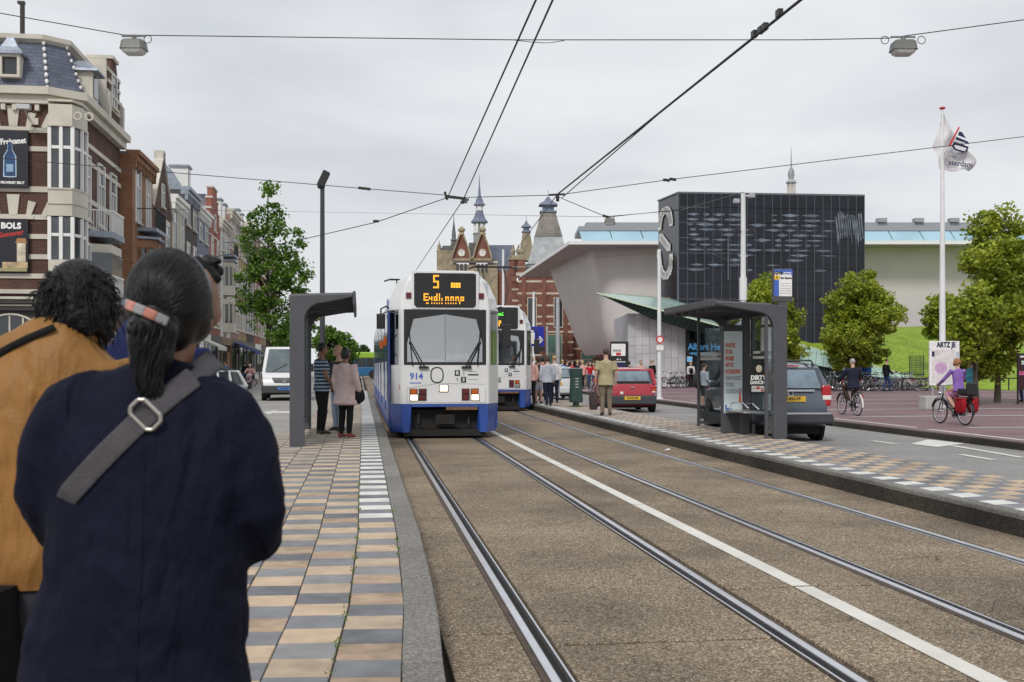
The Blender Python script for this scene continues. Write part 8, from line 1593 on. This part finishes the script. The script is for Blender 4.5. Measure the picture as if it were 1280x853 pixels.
# hair: a smooth cap drawn back into a plaited knot
hr = MB(); hr.ball(hc+Vector((.0,.0,.012)), (.088,.098,.106), 24, 16); hr.ball(hc+Vector((.0,-.024,-.04)), (.066,.055,.062), 18, 12); hr.ball(hc+Vector((.03,.02,-.025)), (.058,.07,.06), 14, 10)
rnh = random.Random(4)
knot = [(202,410,27),(196,424,25),(212,424,24),(202,438,26),(196,450,21),(213,448,21),(205,461,21),(207,474,15),(186,412,18),(222,414,19),(220,436,16),(188,436,16)]
for px, py, r in knot: hr.ball(Vector((lxw(px), -.085+rnh.uniform(-.008,.012), lz(py))), (r*k*1.0, r*k*.85, r*k*.9), 14, 10)
hr.v = [(hc.x+(p[0]-hc.x)*.91, hc.y+(p[1]-hc.y)*.95, hc.z-.002+(p[2]-hc.z)*(.89 if p[2] > hc.z else .97)) for p in hr.v]
HR1 = fuse(hr, 'hair', HAIRW, W, .0075, 3)
hs_ = MB(); rs_ = random.Random(12)
for i in range(420):
    a = rs_.uniform(-.35, pi+.35); R0 = Vector((hc.x+.079*cos(a), 0, hc.z+.008+.095*sin(a))); K = Vector((lxw(200)+rs_.uniform(-.028,.028), 0, lz(404)+rs_.uniform(-.02,.02))); pts = []
    mid = R0.lerp(K,.5)+Vector((rs_.uniform(-.012,.012),0,rs_.uniform(-.004,.014)))
    for j in range(9):
        f = j/8; q = R0.lerp(mid,f).lerp(mid.lerp(K,f),f); dx, dz = (q.x-hc.x)/.0805, (q.z-hc.z-.008)/.0965; q.y = -.0925*math.sqrt(max(.0,1-dx*dx-dz*dz))-rs_.uniform(-.001,.0024) if dz > -.8 else -.09
        pts.append(q)
    hs_.tube(pts, [.0006]+[rs_.uniform(.0010,.0019)]*7+[.0006], 5)
for i in range(150):
    x0_ = rs_.uniform(-.034,.036); d_ = rs_.uniform(.7,1); ph = rs_.uniform(0,6.3); L__ = rs_.uniform(.05,.125); z_ = rs_.uniform(0,.04); pts = []
    for j in range(8):
        f = j/7; zz = lz(404)-z_-L__*f; w_f = max(.25, 1-.55*(z_+L__*f)/.13); xx = lxw(204)+x0_*w_f+.005*sin(ph+f*6.5); rr_ = math.sqrt(max(0,1-(x0_/.040)**2)); pts.append((xx, -.088-.034*rr_*w_f*d_+.004*cos(ph+f*5), zz))
    hs_.tube(pts, [.0010]+[rs_.uniform(.0016,.0034)]*6+[.0006], 5)
for i in range(26):
    a = rs_.uniform(.1, pi-.1); p = Vector((hc.x+.078*cos(a), rs_.uniform(-.02,.03), hc.z+.012+.097*sin(a))); q = p+Vector((rs_.uniform(-.018,.018), rs_.uniform(-.02,.01), rs_.uniform(-.004,.016))); hs_.tube([p, p.lerp(q,.5)+Vector((0,0,.004)), q], [.0006,.0005,.0003], 4)
hs_.build('hair_strands', HAIRW, HR1, sharp=False)['kind'] = 'stuff'
cl = MB(); cpt = [(170,382,-.052),(178,384,-.084),(190,388,-.101),(203,393,-.110),(216,399,-.109),(227,405,-.098)]
segm = [mat('clip_grey',(.26,.25,.27),.3,var=.2,scale=30,coat=.5), mat('clip_orange',(.46,.17,.12),.3,var=.4,scale=30,coat=.5)]
root = None
for i, (a, b) in enumerate(zip(cpt[:-1], cpt[1:])):
    A1 = Vector((lxw(a[0]),a[2]-.008,lz(a[1]))); B1 = Vector((lxw(b[0]),b[2]-.008,lz(b[1]))); q_ = MB().bar(A1, B1+(B1-A1)*.08, .009, .018)
    o = q_.build('hair_clip' if root is None else 'clip_segment', segm[[0,1,0,1,0][i]], W if root is None else root, bevel=.003); root = root or o
# strap with buckle laid on the jacket
def ribbon(name_label, pts2d, width, tgt, parent_loc, rz, off=.006):
    dg = bpy.context.evaluated_depsgraph_get(); ev = tgt.evaluated_get(dg); from mathutils.bvhtree import BVHTree
    me = ev.to_mesh(); bv = BVHTree.FromPolygons([v.co.copy() for v in me.vertices], [tuple(p.vertices) for p in me.polygons]); ev.to_mesh_clear()
    out = []
    for x, z in pts2d:
        h = bv.ray_cast(Vector((x,-1.0,z)), Vector((0,1,0)))
        if h[0] is None: out.append(None)
        else: out.append(h[0].copy())
    return out
hits_ = ribbon('seam', [(lxw(a), lz(b)) for a, b in seam_px], 0, J1, base, 0)
MB().tube([h+Vector((0,-.0003,0)) for h in hits_ if h is not None], .0013, 5).build('back_seam', C_JACK, J1, sharp=False)
line = [(252+ (92-252)*i/30.0, 470+(632-470)*(i/30.0)**1.06) for i in range(31)]
bag = thing('shoulder_bag', 'grey webbing shoulder strap with a metal buckle across the navy jacket', 'bag', base, W.rotation_euler.z)
rows = []
wd = .0215
for off_ in (-1,-.5,0,.5,1):
    r_ = []
    for i, (px, py) in enumerate(line):
        p0 = line[max(0,i-1)]; p1 = line[min(30,i+1)]; tx_ = Vector((p1[0]-p0[0],0,-(p1[1]-p0[1]))).normalized(); nx = Vector((-tx_.z,0,tx_.x)); r_.append((lxw(px)+nx.x*wd*off_, lz(py)+nx.z*wd*off_))
    rows.append(ribbon('s', r_, wd, J1, base, 0))
vs_ = []; ok = True
fr_ = []
for i in range(31):
    ys = [rows[j][i].y for j in range(5) if rows[j][i] is not None]; ymin = min(ys) if ys else None
    pz_ = []
    for j in range(5):
        h = rows[j][i]; off_ = (-1,-.5,0,.5,1)[j]
        px, py = line[i]; p0 = line[max(0,i-1)]; p1 = line[min(30,i+1)]; tx_ = Vector((p1[0]-p0[0],0,-(p1[1]-p0[1]))).normalized(); nx = Vector((-tx_.z,0,tx_.x))
        yv = (h.y if h is not None else (ymin if ymin is not None else -.05)); yv = yv*.35+(ymin if ymin is not None else yv)*.65
        pz_.append(Vector((lxw(px)+nx.x*wd*off_, yv-.007, lz(py)+nx.z*wd*off_)))
    fr_.append(pz_)
sm_ = [[sum((fr_[min(30,max(0,i+d))][j].y for d in (-2,-1,0,1,2)))/5 for j in range(5)] for i in range(31)]
for i in range(31):
    for j in range(5): fr_[i][j].y = min(sm_[i][j], fr_[i][j].y+.004)+max(0, i-26)*.009
sb_ = MB(); sb_.loft(fr_, False, True, False); so2 = sb_.build('strap', C_STRAP, bag, sharp=False); sd = so2.modifiers.new('thick','SOLIDIFY'); sd.thickness = .004; sd.offset = -1
so2.modifiers.new('soft','SUBSURF').render_levels = 1
ov_ = MB(); t0 = fr_[0][2]; ov_.tube([t0+Vector((-.01,.02,.0)), t0+Vector((.02,.06,.03)), t0+Vector((.02,.12,.02))], .024, 10, .004, ref=(.7,0,-.7)); ov_.build('strap_over_shoulder', C_STRAP, bag, sharp=False)
i0 = 9; b0 = fr_[i0][2]; tdir = (fr_[i0+1][2]-fr_[i0-1][2]); ang = math.atan2(-tdir.z, tdir.x)
bk_ = MB(); bk_.T = Matrix.Translation(b0+Vector((0,-.008,0))) @ Matrix.Rotation(ang, 4, 'Y')
hw_, hh_ = .018, .028
pts = [(-hw_,-hh_+.008),(-hw_+.008,-hh_),(hw_-.008,-hh_),(hw_,-hh_+.008),(hw_,hh_-.008),(hw_-.008,hh_),(-hw_+.008,hh_),(-hw_,hh_-.008),(-hw_,-hh_+.008)]
for a, b in zip(pts[:-1], pts[1:]): bk_.tube([(a[0],0,a[1]),(b[0],0,b[1])], .0042, 8)
bk_.build('buckle', mat('buckle_metal',(.50,.48,.44),.35,1.0,var=.1), so2, sharp=False)
bb_ = MB(); bb_.ball((-.10,.20,.90),(.07,.11,.13),14,10); bb_.build('bag_body', C_STRAP, bag, sharp=False)
# ---- person in the ochre jacket
D2_ = 2.62; k2 = D2_/FPX; base2 = PD(66, D2_, PZ); Tn = front_person('person with bushy black hair in a glossy ochre jacket at the left edge', base2, -TH+R_(10))
def mz(py): return ZD(py, D2_)-PZ
def mx_(px): return (px-66)*k2
h2 = Vector((mx_(95), .03, mz(372)))
body = MB(); body.tube([(0,0,.80),(0,0,.95),(0,0,1.15),(.01,0,1.28),(.03,.02,1.36)], [.15,.14,.15,.13,.055], 14, [.11,.10,.10,.09,.055]); body.tube([(.03,.02,1.32),h2-Vector((0,0,.05))], [.055,.052], 12); body.ball(h2+Vector((.006,.012,-.01)), (.06,.072,.08), 16, 12); body.ball(h2+Vector((.03,.06,-.055)), (.05,.05,.05), 12, 8); body.ball(h2+Vector((.07,.10,-.02)), (.016,.02,.02), 8, 6); body.ball(h2+Vector((.083,.01,-.035)), (.009,.018,.028), 8, 6)
for s in (-1,1): body.tube([(s*.17,0,1.28),(s*.22,0,1.05),(s*.18,.12,.90),(s*.16,.2,.86)], [.046,.04,.034,.024], 10); body.tube([(s*.085,0,.82),(s*.09,0,.45),(s*.09,-.02,.07)], [.078,.056,.036], 10); body.tube([(s*.09,-.04,.05),(s*.095,.06,.04),(s*.1,.16,.03)], [.036,.037,.028], 8, [.036,.03,.02])
fuse(body, 'body', SKINB, Tn, .012, 3); hm = MB(); [hand(hm, (s*.16,.2,.86), (-s*.3,.8,-.3), (0,.3,1)) for s in (-1,1)]; hm.build('hands', SKINB, Tn, sharp=False)
jk = MB(); tor = [(mz(728),.0,.205,.145),(mz(700),.0,.208,.145),(mz(640),.0,.205,.14),(mz(580),.0,.20,.135),(mz(520),.0,.20,.13),(mz(475),.0,.185,.115),(mz(445),.005,.15,.10),(mz(420),.012,.095,.085),(mz(406),.02,.068,.07)]
jk.tube([(mx_(58 if i < 4 else 60+(i-4)*6), y, z) for i, (z,y,a,b) in enumerate(tor)], [q[2] for q in tor], 26, [q[3] for q in tor])
jk.tube([(mx_(0),.0,mz(455)),(mx_(-36),.0,mz(530)),(mx_(-50),.01,mz(610)),(mx_(-40),.1,mz(680)),(mx_(-30),.18,mz(700))], [.085,.075,.07,.06,.05], 16); jk.tube([(mx_(128),.0,mz(458)),(mx_(158),.0,mz(540)),(mx_(168),.02,mz(610)),(mx_(158),.12,mz(680)),(mx_(140),.2,mz(700))], [.082,.075,.068,.06,.05], 16)
JT = fuse(jk, 'jacket', C_TAN, Tn, .011, 4, .03, .16); col = MB(); col.tube([(mx_(88),.02,mz(426)),(mx_(90),.02,mz(408))], [.085,.074], 20, [.08,.072]); fuse(col, 'collar', C_TAN, Tn, .009, 2)
tr = MB(); tr.tube([(mx_(58),0,.88),(mx_(58),0,.72)], [.18,.175], 18, [.13,.13]); [tr.tube([(s*.09,0,.8),(s*.095,0,.42),(s*.095,-.02,.06)], [.11,.085,.075], 14) for s in (-1,1)]; fuse(tr, 'trousers', cloth('cloth_slate',(.045,.042,.055)), Tn, .014, 3, .02, .2)
for s in (-1,1): MB().tube([(s*.09,-.06,.045),(s*.095,.06,.05),(s*.1,.17,.03)], [.045,.05,.035], 12, [.045,.04,.025]).build('shoe', C_SHOE, Tn, sharp=False)
hr = MB(); hr.ball(h2+Vector((-.0,.006,.004)), (.082,.10,.092), 20, 14); rn = random.Random(8)
for _ in range(90):
    d = Vector((rn.gauss(0,1), -abs(rn.gauss(0,1))-.1, rn.gauss(-.1,.9))).normalized(); p = h2+Vector((d.x*.078, d.y*.082-.006, d.z*.078-.01)); r = rn.uniform(.010,.018); hr.tube([p, p+d*.008+Vector((0,0,-.02)), p+d*.012+Vector((0,-.004,-.045))], [r,r*.8,.004], 6)
H2o = fuse(hr, 'hair', HAIRF, Tn, .007, 1)
lk = MB()
for _ in range(620):
    d = Vector((rn.gauss(0,1), -abs(rn.gauss(0,.8)), rn.gauss(.1,.8))).normalized(); p = h2+Vector((d.x*.084, d.y*.088-.006, d.z*.088-.004)); q_ = p+d*rn.uniform(.001,.008)+Vector((rn.gauss(0,.014),-.004,-rn.uniform(.012,.05)*(1.2-d.z*.6)))
    lk.tube([p-d*.004, p.lerp(q_,.5)+d*.007, q_], [.0022,.0019,.0004], 5)
lk.build('hair_locks', HAIRF, H2o, sharp=False)['kind'] = 'stuff'
st2 = thing('bag_strap', 'thin black bag strap over the left shoulder of the ochre jacket', 'bag', base2, Tn.rotation_euler.z)
pts2 = [(78,410),(66,416),(48,424),(30,433),(12,443),(-8,458),(-24,480)]; hits = ribbon('x', [(mx_(a), mz(b)) for a, b in pts2], .02, JT, base2, 0)
yv = [h.y if h is not None else -.06 for h in hits]; MB().tube([Vector((mx_(a), y-.010, mz(b))) for (a,b), y in zip(pts2, yv)], .0085, 8, .004).build('strap', C_BLACK, st2, sharp=False)
gb = thing('handbag', 'black handbag with gold beads at the lower left corner', 'bag', PD(-4, 2.45, PZ+.55), -TH); MB().tube([(0,0,0),(0,0,.14),(0,0,.295)], [.02,.04,.034], 12, [.09,.12,.10]).build('bag_body', C_BLACK, gb, sharp=False); gm = mat('gold_beads', (.5,.3,.07), .3, .8, var=.3, scale=30)
for i in range(9): MB().ball((random.uniform(-.02,.034), -.09+random.uniform(-.01,.02), .30+.018*(i%4)), .011, 8, 6).build('bead', gm if i % 3 else CHROME, gb)
# ---- third person, mostly hidden
D3_ = 3.15; k3 = D3_/FPX; base3 = PD(192, D3_, PZ); Th = front_person('dark haired person in a navy top hidden behind the woman in navy', base3, -TH-R_(10))
def oz(py): return ZD(py, D3_)-PZ
def ox(px): return (px-192)*k3
h3 = Vector((ox(221), .02, oz(368))); body = MB(); body.tube([(0,0,.80),(0,0,1.0),(0,0,1.2),(0,0,1.36),(.02,0,1.45)], [.11,.11,.11,.10,.055], 14, [.11,.10,.10,.09,.055]); body.tube([(.02,0,1.42),h3], [.055,.052], 12); body.ball(h3+Vector((.02,.03,0)), (.08,.09,.11), 16, 12); body.ball(h3+Vector((.05,.06,-.05)), (.05,.05,.05), 12, 8); body.ball(h3+Vector((.06,.12,-.02)), (.016,.02,.02), 8, 6)
for s in (-1,1): body.tube([(s*.09,0,1.36),(s*.11,0,1.1),(s*.10,.1,.88)], [.046,.04,.03], 10); body.tube([(s*.085,0,.82),(s*.09,0,.45),(s*.09,-.02,.07)], [.078,.056,.036], 10)
fuse(body, 'body', SKINB, Th, .013, 3); hm = MB(); [hand(hm, (s*.10,.1,.88), (0,.3,-1), (0,1,.3)) for s in (-1,1)]; hm.build('hands', SKINB, Th, sharp=False)
jk = MB(); jk.tube([(0,0,.78),(0,0,1.0),(0,0,1.25),(0,0,1.40),(.01,.0,1.46)], [.13,.13,.13,.11,.07], 20, [.13,.13,.125,.10,.075]); [jk.tube([(s*.085,0,1.375),(s*.115,0,1.18),(s*.12,.02,1.05),(s*.10,.1,.9)], [.08,.07,.06,.05], 14) for s in (-1,1)]; fuse(jk, 'jacket', cloth('cloth_deep_blue',(.012,.018,.075)), Th, .013, 3, .02, .15)
tr = MB(); [tr.tube([(s*.085,0,.85),(s*.09,0,.42),(s*.09,-.02,.06)], [.11,.08,.07], 14) for s in (-1,1)]; fuse(tr, 'trousers', C_BLACK, Th, .015, 2); [MB().tube([(s*.09,-.06,.045),(s*.095,.06,.05),(s*.1,.17,.03)], [.045,.05,.035], 12, [.045,.04,.025]).build('shoe', C_SHOE, Th, sharp=False) for s in (-1,1)]
hr = MB(); hr.ball(h3+Vector((.0,-.0,.02)), (.088,.10,.10), 18, 12); [hr.tube([h3+Vector((.03+rn.uniform(-.02,.03),rn.uniform(0,.08),.09+rn.uniform(-.03,.02))), h3+Vector((.085+rn.uniform(-.02,.02),rn.uniform(.02,.1),.085+rn.uniform(-.06,.02)))], [.022,.010], 6) for _ in range(16)]; fuse(hr, 'hair', HAIRF, Th, .008, 1)
